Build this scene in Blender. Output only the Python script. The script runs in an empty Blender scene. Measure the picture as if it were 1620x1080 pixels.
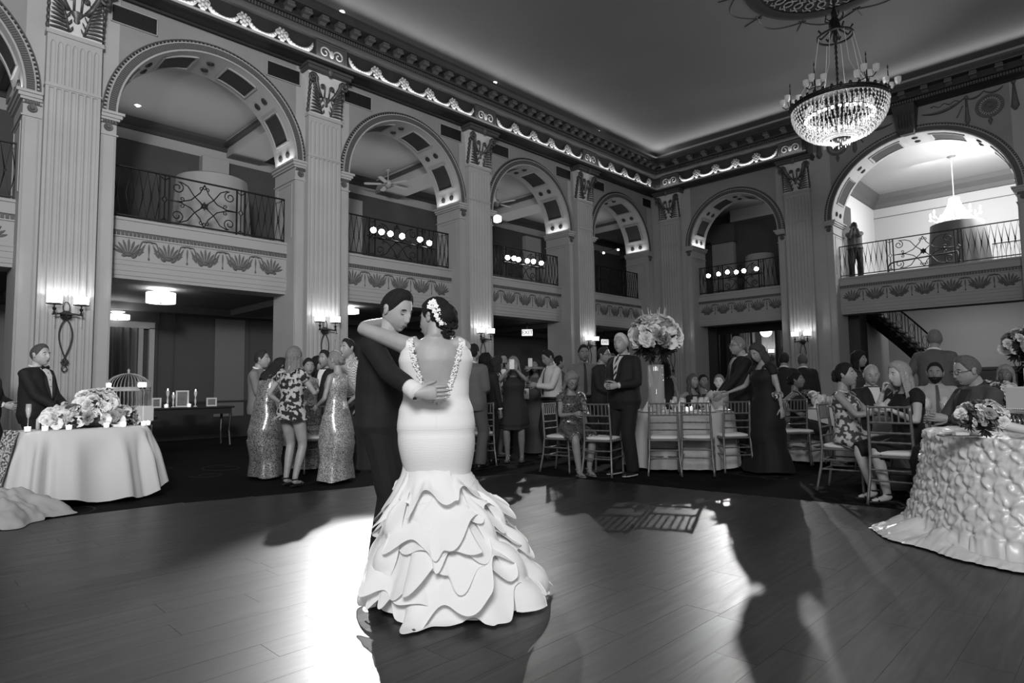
import bpy, bmesh, math, random
from mathutils import Vector, Matrix, Quaternion, noise
random.seed(7)
S = bpy.context.scene
COL = S.collection
PI = math.pi
R = math.radians
V = Vector

# ------------------------------------------------------------------ camera
CAM = dict(f=994.522, pitch=4.137, roll=-.778, yaw=44.729)
CO = V((12.131, -19.564, 1.14))
_y, _p, _r = R(CAM['yaw']), R(CAM['pitch']), R(CAM['roll'])
CF = V((-math.sin(_y)*math.cos(_p), math.cos(_y)*math.cos(_p), math.sin(_p)))
_r0 = V((math.cos(_y), math.sin(_y), 0)); _u0 = _r0.cross(CF)
CR = _r0*math.cos(_r)+_u0*math.sin(_r); CU = -_r0*math.sin(_r)+_u0*math.cos(_r)
cam = bpy.data.cameras.new('camera'); cam.sensor_width = 36; cam.lens = CAM['f']/1620*36
cam.clip_start = .05; cam.clip_end = 200
camo = bpy.data.objects.new('camera', cam); COL.objects.link(camo)
camo.matrix_world = Matrix(((CR.x, CU.x, -CF.x, CO.x), (CR.y, CU.y, -CF.y, CO.y), (CR.z, CU.z, -CF.z, CO.z), (0, 0, 0, 1)))
S.camera = camo
def ray(px, py): return CR*((px-810)/CAM['f'])+CU*((540-py)/CAM['f'])+CF
def onz(px, py, z=0): d = ray(px, py); return CO+d*((z-CO.z)/d.z)
def ony(px, py, y=0): d = ray(px, py); return CO+d*((y-CO.y)/d.y)
def onx(px, py, x=0): d = ray(px, py); return CO+d*((x-CO.x)/d.x)
def atd(px, py, dep): return CO+ray(px, py)*dep

# ------------------------------------------------------------------ world, exposure, large lights
S.view_settings.view_transform = 'Standard'; S.view_settings.look = 'None'
S.view_settings.exposure = 0.0; S.view_settings.gamma = 1; S.view_settings.use_curve_mapping = False
w = bpy.data.worlds.new('hall_ambient'); S.world = w; w.use_nodes = True
w.node_tree.nodes['Background'].inputs[0].default_value = (.5, .5, .5, 1)
w.node_tree.nodes['Background'].inputs[1].default_value = .9
def light(name, kind, loc, energy, to=None, size=.1, size_y=None, spot=None, blend=.5, rot=None):
    l = bpy.data.lights.new(name, kind); l.energy = energy
    if kind == 'AREA':
        l.size = size
        if size_y: l.shape = 'RECTANGLE'; l.size_y = size_y
    elif kind == 'SPOT':
        l.shadow_soft_size = size; l.spot_size = R(spot or 60); l.spot_blend = blend
    else: l.shadow_soft_size = size
    o = bpy.data.objects.new(name, l); COL.objects.link(o); o.location = loc
    if to is not None: o.rotation_euler = (V(to)-V(loc)).to_track_quat('-Z', 'Y').to_euler()
    if rot: o.rotation_euler = rot
    return o
light('bounced_flash', 'AREA', (14.5, -22.8, 5.8), 680, to=(5, -13, 2.6), size=2.6)
light('wall_wash_fill', 'SPOT', (14.2, -21.5, 4.8), 5200, to=(0, -16.0, 6.4), size=.6, spot=72, blend=1)  # added spot behind the camera that brightens the left wall, no real fixture
light('frieze_light_left', 'AREA', (.47, -11.2, 8.06), 24, size=.05, size_y=22, rot=(0, R(180-28), 0))
light('frieze_light_far', 'AREA', (2.9, -.47, 8.06), 7, size=5.3, size_y=.05, rot=(R(180-28), 0, 0))
light('cornice_light_left', 'AREA', (.55, -11.2, 9.08), 60, size=.1, size_y=22, rot=(0, R(180+62), 0))
light('cornice_light_far', 'AREA', (6.5, -.55, 9.08), 36, size=12, size_y=.1, rot=(R(180+62), 0, 0))

# ------------------------------------------------------------------ materials
def g(v):                       # sRGB 0..255 grey -> linear
    c = v/255.
    return c/12.92 if c <= .04045 else ((c+.055)/1.055)**2.4
MATS = {}
def mat(name, v=128, rough=.6, metal=0, spec=.5, emit=0, v2=None, scale=8, bump=0, bscale=40, kind=None, trans=0, alpha=1, coat=0):
    if name in MATS: return MATS[name]
    m = bpy.data.materials.new(name); m.use_nodes = True
    nt = m.node_tree; N = nt.nodes; L = nt.links; b = N['Principled BSDF']
    c = g(v); b.inputs['Base Color'].default_value = (c, c, c, 1)
    b.inputs['Roughness'].default_value = rough; b.inputs['Metallic'].default_value = metal
    b.inputs['Specular IOR Level'].default_value = spec
    b.inputs['Transmission Weight'].default_value = trans; b.inputs['Alpha'].default_value = alpha
    b.inputs['Coat Weight'].default_value = coat
    if emit:
        b.inputs['Emission Color'].default_value = (1, 1, 1, 1); b.inputs['Emission Strength'].default_value = emit
    def tc():
        return N.new('ShaderNodeTexCoord').outputs['Object']
    if v2 is not None:
        if kind in ('floral', 'floral_dark', 'sequin', 'lace', 'leopard'):
            t = N.new('ShaderNodeTexVoronoi'); t.inputs['Scale'].default_value = scale
            out = t.outputs['Distance'] if kind != 'sequin' else t.outputs['Color']
        elif kind == 'wave':
            t = N.new('ShaderNodeTexWave'); t.inputs['Scale'].default_value = scale; t.inputs['Distortion'].default_value = 6; t.inputs['Detail'].default_value = 3
            out = t.outputs['Fac']
        elif kind == 'check':
            t = N.new('ShaderNodeTexChecker'); t.inputs['Scale'].default_value = scale; out = t.outputs['Fac']
        elif kind == 'stripe':
            t = N.new('ShaderNodeTexWave'); t.inputs['Scale'].default_value = scale; t.bands_direction = 'DIAGONAL'; out = t.outputs['Fac']
        else:
            t = N.new('ShaderNodeTexNoise'); t.inputs['Scale'].default_value = scale; t.inputs['Detail'].default_value = 5 if kind != 'blotch' else 1.5
            out = t.outputs['Fac']
        L.new(tc(), t.inputs['Vector'])
        r = N.new('ShaderNodeValToRGB'); e = r.color_ramp.elements
        lo, hi = (.3, .7)
        if kind in ('floral', 'floral_dark', 'lace', 'leopard'): lo, hi = .25, .42
        if kind in ('stripe', 'check', 'blotch'): lo, hi = .47, .53
        e[0].position = lo; e[1].position = hi
        c2 = g(v2); e[0].color = (c, c, c, 1); e[1].color = (c2, c2, c2, 1)
        if kind == 'sequin':
            sp = N.new('ShaderNodeSeparateColor'); L.new(out, sp.inputs[0]); out = sp.outputs[0]
            nm = N.new('ShaderNodeNormalMap')
        L.new(out, r.inputs[0]); L.new(r.outputs[0], b.inputs['Base Color'])
        if kind == 'sequin':
            N.remove(nm); bp = N.new('ShaderNodeBump'); bp.inputs['Strength'].default_value = .9; bp.inputs['Distance'].default_value = .02
            L.new(out, bp.inputs['Height']); L.new(bp.outputs[0], b.inputs['Normal'])
    if bump and kind != 'sequin':
        t = N.new('ShaderNodeTexNoise'); t.inputs['Scale'].default_value = bscale; t.inputs['Detail'].default_value = 4
        L.new(tc(), t.inputs['Vector'])
        bp = N.new('ShaderNodeBump'); bp.inputs['Strength'].default_value = bump; bp.inputs['Distance'].default_value = .01
        L.new(t.outputs['Fac'], bp.inputs['Height']); L.new(bp.outputs[0], b.inputs['Normal'])
    MATS[name] = m
    return m
M_wall = mat('painted_plaster', 150, .75, v2=158, scale=1.5, bump=.05, bscale=60)
M_spand = mat('spandrel_plaster', 122, .8, v2=132, scale=1.2)
M_fascia = mat('fascia_plaster', 148, .75)
M_deco = mat('dark_painted_relief', 74, .7, v2=88, scale=14)
M_capdk = mat('bronze_leaf_paint', 60, .42, metal=.3, v2=84, scale=30)
M_bell = mat('pale_bell', 190, .6)
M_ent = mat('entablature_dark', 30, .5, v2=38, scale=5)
M_entm = mat('entablature_mid', 70, .5)
M_gild = mat('gilded_relief', 172, .4, metal=.1)
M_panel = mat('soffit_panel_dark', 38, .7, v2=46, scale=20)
M_iron = mat('wrought_iron', 20, .5, metal=.3)
M_grille = mat('grille_metal', 32, .6)
M_ceil = mat('hall_ceiling_paint', 118, .9, v2=122, scale=.8)
M_mezwall = mat('dark_wallpaper', 64, .8, v2=72, scale=2)
M_mezceil = mat('mezzanine_ceiling', 140, .85)
M_crown = mat('dark_crown', 50, .6)
M_lowceil = mat('aisle_ceiling', 105, .9)
M_lowwall = mat('aisle_wall', 60, .8)
M_pale = mat('pale_pier_paint', 150, .8)
M_shade = mat('frosted_lamp_shade', 235, .5, emit=4.5)
M_bulb = mat('bulb_glow', 240, .5, emit=14)
M_lens = mat('stage_lamp_lens', 250, .3, emit=40)
M_black = mat('black_metal', 14, .5)
M_white = mat('white_paint', 205, .5)
M_glass = mat('clear_glass', 230, .03, trans=1)
M_cryst = mat('cut_crystal', 210, .08, spec=1, alpha=.6, emit=.03)

# ------------------------------------------------------------------ mesh helpers
class MB:
    def __init__(s): s.v = []; s.f = []
    def add(s, vs, fs, M=None):
        o = len(s.v)
        s.v += [tuple(M @ V(p)) if M is not None else tuple(p) for p in vs]
        s.f += [tuple(i+o for i in f) for f in fs]
        return s
    def box(s, x0, y0, z0, x1, y1, z1, M=None, b=0):
        if b:
            b = min(b, abs(x1-x0)*.45, abs(y1-y0)*.45, abs(z1-z0)*.45)
            vs = []
            for z, i in ((z0, b), (z0+b, 0), (z1-b, 0), (z1, b)):
                for (x, y) in ((x0+i, y0), (x1-i, y0), (x1, y0+i), (x1, y1-i), (x1-i, y1), (x0+i, y1), (x0, y1-i), (x0, y0+i)):
                    vs.append((x+(b if x == x0 and i == 0 and 0 else 0), y, z))
            # simple chamfered prism: 8-gon rings
            vs = []
            for z, i in ((z0, b), (z0+b, 0), (z1-b, 0), (z1, b)):
                a0, a1, c0, c1 = x0+i, x1-i, y0+i, y1-i
                vs += [(a0+b, c0, z), (a1-b, c0, z), (a1, c0+b, z), (a1, c1-b, z), (a1-b, c1, z), (a0+b, c1, z), (a0, c1-b, z), (a0, c0+b, z)]
            fs = [tuple(range(7, -1, -1)), tuple(range(24, 32))]
            for k in range(3):
                for i in range(8): fs.append((k*8+i, k*8+(i+1) % 8, k*8+8+(i+1) % 8, k*8+8+i))
            return s.add(vs, fs, M)
        vs = [(x0, y0, z0), (x1, y0, z0), (x1, y1, z0), (x0, y1, z0), (x0, y0, z1), (x1, y0, z1), (x1, y1, z1), (x0, y1, z1)]
        return s.add(vs, [(0, 3, 2, 1), (4, 5, 6, 7), (0, 1, 5, 4), (1, 2, 6, 5), (2, 3, 7, 6), (3, 0, 4, 7)], M)
    def rings(s, rs, cap=True, closed=True, M=None):
        n = len(rs[0]); vs = [p for r in rs for p in r]; fs = []
        m = n if closed else n-1
        for k in range(len(rs)-1):
            for i in range(m):
                j = (i+1) % n; fs.append((k*n+i, k*n+j, (k+1)*n+j, (k+1)*n+i))
        if cap and closed: fs += [tuple(range(n-1, -1, -1)), tuple(range((len(rs)-1)*n, len(rs)*n))]
        return s.add(vs, fs, M)
    def tube(s, pts, r, n=6, cap=True, loop=False, flat=1, M=None):
        pts = [V(p) for p in pts]; k = len(pts)
        if not hasattr(r, '__len__'): r = [r]*k
        t0 = (pts[1]-pts[0]).normalized()
        up = V((0, 0, 1)) if abs(t0.z) < .9 else V((0, 1, 0))
        nx = t0.cross(up).normalized(); rs = []
        for i in range(k):
            if loop: t = (pts[(i+1) % k]-pts[i-1])
            else: t = pts[min(i+1, k-1)]-pts[max(i-1, 0)]
            if t.length < 1e-9: t = t0.copy()
            t.normalize(); nx = (nx-t*nx.dot(t))
            if nx.length < 1e-6: nx = t.orthogonal()
            nx.normalize(); ny = t.cross(nx)
            rs.append([pts[i]+nx*(r[i]*math.cos(2*PI*a/n))+ny*(r[i]*flat*math.sin(2*PI*a/n)) for a in range(n)])
        if loop: rs.append(rs[0])
        return s.rings(rs, cap=cap and not loop, M=M)
    def lathe(s, prof, n=16, M=None, a0=0, a1=2*PI, cap=True):
        full = abs(a1-a0-2*PI) < 1e-6
        m = n if full else n+1
        rs = [[(r*math.cos(a0+(a1-a0)*i/n), r*math.sin(a0+(a1-a0)*i/n), z) for i in range(m)] for r, z in prof]
        return s.rings(rs, cap=cap and full, closed=full, M=M)
    def ball(s, c, r, n=10, m=6, M=None):
        if not hasattr(r, '__len__'): r = (r, r, r)
        vs = [(c[0], c[1], c[2]-r[2])]
        for k in range(1, m):
            a = -PI/2+PI*k/m
            vs += [(c[0]+r[0]*math.cos(a)*math.cos(2*PI*i/n), c[1]+r[1]*math.cos(a)*math.sin(2*PI*i/n), c[2]+r[2]*math.sin(a)) for i in range(n)]
        vs.append((c[0], c[1], c[2]+r[2])); fs = []
        for i in range(n):
            j = (i+1) % n; fs.append((0, 1+j, 1+i)); fs.append((len(vs)-1, 1+(m-2)*n+i, 1+(m-2)*n+j))
            for k in range(m-2): fs.append((1+k*n+i, 1+k*n+j, 1+(k+1)*n+j, 1+(k+1)*n+i))
        return s.add(vs, fs, M)
    def grid(s, fn, nu, nv, M=None, loopu=False):
        vs = [fn(i/(nu), j/(nv)) for j in range(nv+1) for i in range(nu if loopu else nu+1)]
        w_ = nu if loopu else nu+1; fs = []
        for j in range(nv):
            for i in range(nu):
                k = (i+1) % w_ if loopu else i+1
                fs.append((j*w_+i, j*w_+k, (j+1)*w_+k, (j+1)*w_+i))
        return s.add(vs, fs, M)
    def mesh(s, name, m=None, smooth=None):
        me = bpy.data.meshes.new(name); me.from_pydata(s.v, [], s.f)
        if m is not None:
            for x in (m if isinstance(m, (list, tuple)) else [m]): me.materials.append(x)
        if smooth:
            me.polygons.foreach_set('use_smooth', [True]*len(me.polygons))
            if smooth is not True: me.set_sharp_from_angle(angle=R(smooth))
        return me
    def build(s, name, m=None, parent=None, smooth=None, loc=None, rotz=None, **props):
        o = bpy.data.objects.new(name, s.mesh(name, m, smooth)); COL.objects.link(o)
        if parent: o.parent = parent
        if loc is not None: o.location = loc
        if rotz is not None: o.rotation_euler.z = rotz
        for k, x in props.items(): o[k] = x
        return o
def obj(name, me, parent=None, loc=(0, 0, 0), rotz=0, rot=None, scale=None, **props):
    o = bpy.data.objects.new(name, me); COL.objects.link(o)
    if parent: o.parent = parent
    o.location = loc; o.rotation_euler = rot if rot else (0, 0, rotz)
    if scale: o.scale = scale
    for k, x in props.items(): o[k] = x
    return o
def thing(name, label, cat, loc=(0, 0, 0), rotz=0, group=None, parent=None):
    o = bpy.data.objects.new(name, None); COL.objects.link(o); o.location = loc; o.rotation_euler.z = rotz
    o.empty_display_size = .1; o['label'] = label; o['category'] = cat
    if group: o['group'] = group
    return o
def tag(o, label, cat, group=None):
    o['label'] = label; o['category'] = cat
    if group: o['group'] = group
    return o
def dup(root, loc, rotz, label=None, group=None):
    r = root.copy(); COL.objects.link(r); r.location = loc; r.rotation_euler.z = rotz
    if label: r['label'] = label
    if group: r['group'] = group
    for ch in list(root.children):
        c = ch.copy(); COL.objects.link(c); c.parent = r
        for gg in ch.children:
            d = gg.copy(); COL.objects.link(d); d.parent = c
    return r
def struct(name, mb, m, smooth=None, parent=None, **k):
    o = mb.build(name, m, parent, smooth, **k)
    if not parent: o['kind'] = 'structure'
    return o
def hidden(o): return o
def arc(cx, cz, r, a0, a1, n, y=0, rz=None):
    rz = rz or r
    return [(cx+r*math.cos(a0+(a1-a0)*i/n), y, cz+rz*math.sin(a0+(a1-a0)*i/n)) for i in range(n+1)]
def spiral(cx, cz, r0, r1, a0, turns, n=18, y=0):
    return [(cx+(r0+(r1-r0)*i/n)*math.cos(a0+2*PI*turns*i/n), y, cz+(r0+(r1-r0)*i/n)*math.sin(a0+2*PI*turns*i/n)) for i in range(n+1)]
ORD = ['leftmost', 'second', 'third', 'fourth', 'fifth', 'sixth', 'seventh', 'eighth']
# ================================================================== THE HALL
SPR = 5.89                        # springing height
ZA = 7.94                         # architrave underside
BAYS_L = [(-19.737, 1.6), (-15.25, 1.61), (-10.78, 1.61), (-6.40, 1.62), (-1.94, 1.585)]   # y centre, half opening
PIL_L = [-21.97, -17.508, -13.05, -8.592, -4.134]
BAYS_F = [(3.0, 1.47, 1.47), (8.19, 2.12, 1.95)]
PIL_F = [.782, 5.139, 11.25]
TH = .93
def local_left(y, z=0, w=0): return V((w, y, z)), -PI/2     # local +Y looks into the hall
def local_far(x, z=0, w=0): return V((x, -w, z)), PI

def wall_shell(spans, ztop, tf, u0, u1):
    """spans: list of (centre, a, b, ztop) ; piers between. tf(u,w,z)->world"""
    mb = MB(); n = 28; edges = [u0]
    for c, a, b, zt in spans: edges += [c-a, c+a]
    edges.append(u1)
    def bx(a, b, z0, z1, w0=-TH, w1=0):
        vs = [tf(u, w, z) for z in (z0, z1) for (u, w) in ((a, w0), (b, w0), (b, w1), (a, w1))]
        mb.add(vs, [(0, 3, 2, 1), (4, 5, 6, 7), (0, 1, 5, 4), (1, 2, 6, 5), (2, 3, 7, 6), (3, 0, 4, 7)])
    for i in range(0, len(edges), 2): bx(edges[i], edges[i+1], 0, ztop(0.5*(edges[i]+edges[i+1])))
    sp = MB()
    for c, a, b, zt in spans:
        for w in (0, -TH):
            vs = []; fs = []
            for i in range(n+1):
                t = PI*i/n; u = c-a*math.cos(t); z = SPR+b*math.sin(t)
                vs += [tf(u, w, z), tf(u, w, zt)]
            for i in range(n): fs.append((2*i, 2*i+2, 2*i+3, 2*i+1))
            sp.add(vs, fs)
        vs = []; fs = []
        for i in range(n+1):
            t = PI*i/n; u = c-a*math.cos(t); z = SPR+b*math.sin(t)
            vs += [tf(u, 0, z), tf(u, -TH, z)]
        for i in range(n): fs.append((2*i, 2*i+1, 2*i+3, 2*i+2))
        mb.add(vs, fs)
    return mb, sp
tfL = lambda u, w, z: (w, u, z)
tfF = lambda u, w, z: (u, -w, z)
mb, sp = wall_shell([(c, a, a, ZA+.1) for c, a in BAYS_L], lambda u: ZA+.1, tfL, -22.6, .0)
mb.box(-TH, -22.6, ZA+.05, 0, .93, 9.4)
wall_l = struct('wall_left', mb, M_wall)
sp.build('spandrel', M_spand, wall_l)
ztf = lambda u: 8.04 if u < 5.3 else 8.7
mb, sp = wall_shell([(BAYS_F[0][0], BAYS_F[0][1], BAYS_F[0][2], 8.04), (BAYS_F[1][0], BAYS_F[1][1], BAYS_F[1][2], 8.75)], ztf, tfF, 0.0, 14.5)
mb.box(0, 0, 8.0, 5.6, .93, 9.4); mb.box(5.6, 0, 8.7, 14.5, .93, 9.4)
wall_f = struct('wall_far', mb, M_wall)
sp.build('spandrel', M_spand, wall_f)

# --- pilaster (local: X along wall, Y out, Z up)
def pilaster_mesh():
    mb = MB(); W = .375; nf = 7; pitch = (2*W-.06)/nf
    zs = [(.35, 1), (6.0, 1), (6.0, 0), (6.08, 0), (6.08, 1), (6.70, 1), (6.74, .9), (6.77, .65), (6.79, .02), (6.90, 0)]
    rs = []
    for z, s in zs:
        r = [(-W, 0, z), (-W, .15, z)]
        for k in range(nf):
            c = -W+.03+pitch*(k+.5); h = pitch*.36
            for q in range(7):
                a = PI*q/6; r.append((c-h*max(s, .02)*math.cos(a), .15-h*.75*s*math.sin(a), z))
        r += [(W, .15, z), (W, 0, z)]
        rs.append(r)
    mb.rings(rs, cap=False, closed=True)
    mb.box(-W-.03, 0, 0, W+.03, .2, .22); mb.box(-W-.015, 0, .22, W+.015, .18, .35)
    mb.box(-W-.02, 0, 6.88, W+.02, .175, 6.95)
    mb.box(-W-.01, 0, 6.02, W+.01, .165, 6.055)
    return mb.mesh('pilaster_shaft', M_wall)
ME_pil = pilaster_mesh()
def fern(mb, s, z0, x0=.1, n=10, M=None):
    """half acanthus: a stem sweeping up and out with plumes along its outer side"""
    for k in range(n):
        t = k/(n-1); px = s*(x0+.13*t**1.3); pz = z0+.03+.52*t; ang = R(90-s*(78-38*t)) ; L_ = .30*(1-.42*t)
        c, d = math.cos(ang), math.sin(ang); pts = []
        for i in range(6):
            q = i/5; pts.append((px+c*L_*q, .185+.035*math.sin(q*2.6)+.035*t+.05*max(0, q-.6), pz+d*L_*q*.8-.06*q*q*(1-t)))
        mb.tube(pts, [.016, .026, .028, .026, .02, .006], 5, flat=.7, M=M)
        if k % 2 == 0: mb.tube([(px, .2, pz), (px-s*.03, .215, pz+.05), (px-s*.045, .2, pz+.1)], [.016, .02, .004], 4, M=M)
    mb.tube([(s*x0, .19, z0+.02), (s*(x0+.07), .21, z0+.3), (s*(x0+.17), .24, z0+.62)], [.02, .024, .03], 5, M=M)
def capital_objs(parent):
    z0 = 6.95
    mb = MB(); mb.rings([[(-a, 0, z), (-a, d, z), (a, d, z), (a, 0, z)] for z, a, d in ((z0, .36, .17), (z0+.45, .36, .18), (z0+.75, .38, .2), (z0+.86, .44, .24))], cap=True)
    me = [('bell', mb.mesh('bell', M_bell))]
    mb = MB(); mb.box(-.5, 0, z0+.86, .5, .36, z0+.93); mb.box(-.53, 0, z0+.93, .53, .4, z0+.99)
    mb.ball((0, .36, z0+.9), (.07, .06, .1), 10, 6)
    me.append(('abacus', mb.mesh('abacus', M_entm)))
    mb = MB()
    for s in (-1, 1):
        mb.tube([(s*.12, .2, z0+.38), (s*.2, .24, z0+.5), (s*.27, .28, z0+.66)]+[(s*(.36+.095*(1-i/16)*math.cos(PI*.9-i*.75)), .30, z0+.70+.10*(1-i/16)*math.sin(PI*.9-i*.75)) for i in range(15)], [.028, .03, .03]+[.028-.0012*i for i in range(15)], 6, flat=1.5)
        mb.tube([(s*.05, .2, z0+.4)]+[(s*(.11+.055*(1-i/12)*math.cos(PI*.9-i*.8)), .24, z0+.60+.06*(1-i/12)*math.sin(PI*.9-i*.8)) for i in range(11)], .018, 6)
        mb.ball((s*.36, .33, z0+.70), .03, 8, 5)
    me.append(('volute', mb.mesh('volute', M_capdk, True)))
    mb = MB(); mb.lathe([(.02, 0), (.05, .03), (.045, .08), (.1, .16), (.11, .18), (.0, .19)], 10, Matrix.Translation((0, .17, z0+.2))@Matrix.Diagonal((1, .6, 1, 1)))
    mb.tube([(-.17, .2, z0+.42), (-.08, .21, z0+.375), (0, .21, z0+.39), (.08, .21, z0+.375), (.17, .2, z0+.42)], .016, 5)
    me.append(('urn', mb.mesh('urn', M_capdk, 40)))
    for sx in (-1, 1):
        mb = MB(); fern(mb, sx, z0); me.append(('acanthus_leaf', mb.mesh('acanthus_leaf', M_capdk, True)))
        mb = MB(); leafm = [(sx*.37, .05+.05*0, z0+.1+.11*k) for k in range(5)]
        for k in range(6): mb.ball((sx*.375, .1+.02*k, z0+.08+.11*k), (.03, .06, .07), 6, 4)
        me.append(('side_leaf', mb.mesh('side_leaf', M_capdk, True)))
    return me
CAPM = capital_objs(None)
def pilaster(parent, loc, rz):
    p = obj('pilaster', ME_pil, parent, loc, rz)
    c = obj('capital', CAPM[0][1], parent, loc, rz)
    for nm, me in CAPM[1:]: obj(nm, me, c)
for y in PIL_L: pilaster(wall_l, *local_left(y))
for x in PIL_F: pilaster(wall_f, *local_far(x))

# --- pier strips, imposts, archivolts, soffits
def bay_meshes(a, b):
    out = []
    n = 36; rib = MB(); dots = MB(); md = MB()
    def P(r, t, y, ra=0): return (-(a+r)*math.cos(t), y, SPR+(b+r)*math.sin(t))
    # ribbed band
    rib.rings([[P(.03, t, 0), P(.03, t, .035), P(.14, t, .035), P(.14, t, 0)] for t in [PI*i/n for i in range(n+1)]], cap=False)
    N = int(PI*a/.034)
    for i in range(N):
        t = PI*(i+.5)/N; dt = .008/a
        vs = [P(.04, t-dt, .034), P(.04, t+dt, .034), P(.13, t+dt, .034), P(.13, t-dt, .034), P(.04, t-dt, .052), P(.04, t+dt, .052), P(.13, t+dt, .052), P(.13, t-dt, .052)]
        rib.add(vs, [(4, 5, 6, 7), (0, 1, 5, 4), (1, 2, 6, 5), (2, 3, 7, 6), (3, 0, 4, 7)])
    out.append(('archivolt_rib_band', rib.mesh('archivolt_rib_band', mat('rib_band_paint', 84, .7)), 'stuff'))
    N = int(PI*(a+.18)/.07)
    for i in range(N):
        t = PI*(i+.5)/N; c = P(.185, t, .02); dots.box(c[0]-.014, 0, c[2]-.014, c[0]+.014, .035, c[2]+.014)
    out.append(('archivolt_dentil', dots.mesh('archivolt_dentil', M_ent), 'stuff'))
    for r0, r1, d in ((0, .03, .05), (.14, .16, .055)):
        md.rings([[P(r0, t, -.01), P(r0, t, d), P(r1, t, d), P(r1, t, 0)] for t in [PI*i/n for i in range(n+1)]], cap=False)
    out.append(('archivolt_moulding', md.mesh('archivolt_moulding', M_pale), None))
    md = MB()
    md.rings([[P(.205, t, -.01), P(.205, t, .02), P(.225, t, .02), P(.225, t, 0)] for t in [PI*i/n for i in range(n+1)]], cap=False)
    out.append(('archivolt_border', md.mesh('archivolt_border', M_entm), None))
    return out
BAYM = {}
def soffit(parent, loc, rz, a, b):
    # dark recessed panels + rosette pairs on the intrados
    key = ('s', a, b)
    if key not in BAYM:
        ms = []
        def Q(t, y, r): return (-(a-r)*math.cos(t), y, SPR+(b-r)*math.sin(t))
        for ang in (27, 69, 111, 153):
            t0, t1 = R(ang-10), R(ang+10); mb = MB()
            pr = [[Q(t, -.2, .004), Q(t, -.2, .012), Q(t, -TH+.2, .012), Q(t, -TH+.2, .004)] for t in [t0+(t1-t0)*i/6 for i in range(7)]]
            mb.rings(pr); fr = MB()
            for (y0, y1) in ((-.16, -.19), (-TH+.16, -TH+.19)):
                fr.rings([[Q(t, y0, 0), Q(t, y0, .03), Q(t, y1, .03), Q(t, y1, 0)] for t in [t0-.02+(t1-t0+.04)*i/6 for i in range(7)]])
            for tt in (t0-.02, t1+.02):
                fr.rings([[Q(tt-.008, y, 0), Q(tt-.008, y, .03), Q(tt+.008, y, .03), Q(tt+.008, y, 0)] for y in (-.16, -TH+.16)])
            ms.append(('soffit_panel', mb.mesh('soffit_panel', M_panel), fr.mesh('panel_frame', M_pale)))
        for ang in (7, 48, 90, 132, 173):
            for y in (-.3, -.63):
                t = R(ang); c = V(Q(t, y, .006)); nrm = V((math.cos(t)/a, 0, -math.sin(t)/b)).normalized()
                q = nrm.to_track_quat('Z', 'Y').to_matrix().to_4x4(); Mx = Matrix.Translation(c)@q
                mb = MB(); mb.lathe([(.075, 0), (.07, .02), (.03, .015), (.03, .035), (0, .04)], 8, Mx)
                for k in range(8): mb.ball((.05*math.cos(k*PI/4), .05*math.sin(k*PI/4), .015), (.022, .022, .014), 6, 4, Mx)
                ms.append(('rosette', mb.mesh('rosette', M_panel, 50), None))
        BAYM[key] = ms
    for nm, me, fr in BAYM[key]:
        o = obj(nm, me, parent, loc, rz)
        if fr: obj('panel_frame', fr, o)
def arch_bay(parent, loc, rz, a, b, plain=False):
    key = (a, b)
    if key not in BAYM: BAYM[key] = bay_meshes(a, b)
    for nm, me, k in BAYM[key]:
        o = obj(nm, me, parent, loc, rz)
        if k: o['kind'] = k
    key = ('i', a)
    if key not in BAYM:
        ms = []
        for s in (-1, 1):
            x = s*a; mb = MB()
            def blk(d0, z0, z1, e=.24):    # wraps the pier edge: from opening edge outward e, through the jamb
                xa, xb = x-s*d0, x+s*e
                mb.box(min(xa, xb), -TH-.02, z0, max(xa, xb), d0, z1)
            blk(.10, SPR-.045, SPR); blk(.07, SPR-.10, SPR-.045); blk(.04, SPR-.14, SPR-.10)
            blk(.025, SPR-.40, SPR-.375)
            ms.append(('impost_moulding', mb.mesh('impost_moulding', M_wall)))
            mb = MB(); c = (x+s*.12, .0, SPR-.26)
            Mx = Matrix.Translation(c)@Matrix.Rotation(-PI/2, 4, 'X')
            mb.lathe([(.07, 0), (.065, .03), (.03, .02), (.025, .045), (0, .05)], 10, Mx)
            ms.append(('rosette', mb.mesh('rosette', M_deco, 50)))
            mb = MB()
            for k in range(5): mb.box(x+s*(.03+.04*k)-.012, 0, SPR-.19, x+s*(.03+.04*k)+.012, .045, SPR-.145)
            mb.box(min(x, x+s*.24), 0, SPR-.20, max(x, x+s*.24), .03, SPR-.19)
            ms.append(('impost_dentil', mb.mesh('impost_dentil', M_deco)))
            mb = MB()   # sunk panel border on jamb and strips on pier face
            for xx in (x+s*.02, x+s*.2): mb.box(xx-.008, 0, .3, xx+.008, .018, SPR-.42)
            j = x-s*.0
            for yy in (-.14, -TH+.14): mb.box(j-.012, yy-.012, 4.3, j+.012, yy+.012, SPR-.45)
            mb.box(j-.012, -TH+.14, SPR-.47, j+.012, -.14, SPR-.45)
            ms.append(('pier_bead', mb.mesh('pier_bead', M_pale)))
        BAYM[key] = ms
    for nm, me in BAYM[key]: obj(nm, me, parent, loc, rz)
    soffit(parent, loc, rz, a, b)
for c, a in BAYS_L: arch_bay(wall_l, *local_left(c), a, a)
for c, a, b in BAYS_F: arch_bay(wall_f, *local_far(c), a, b)

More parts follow.
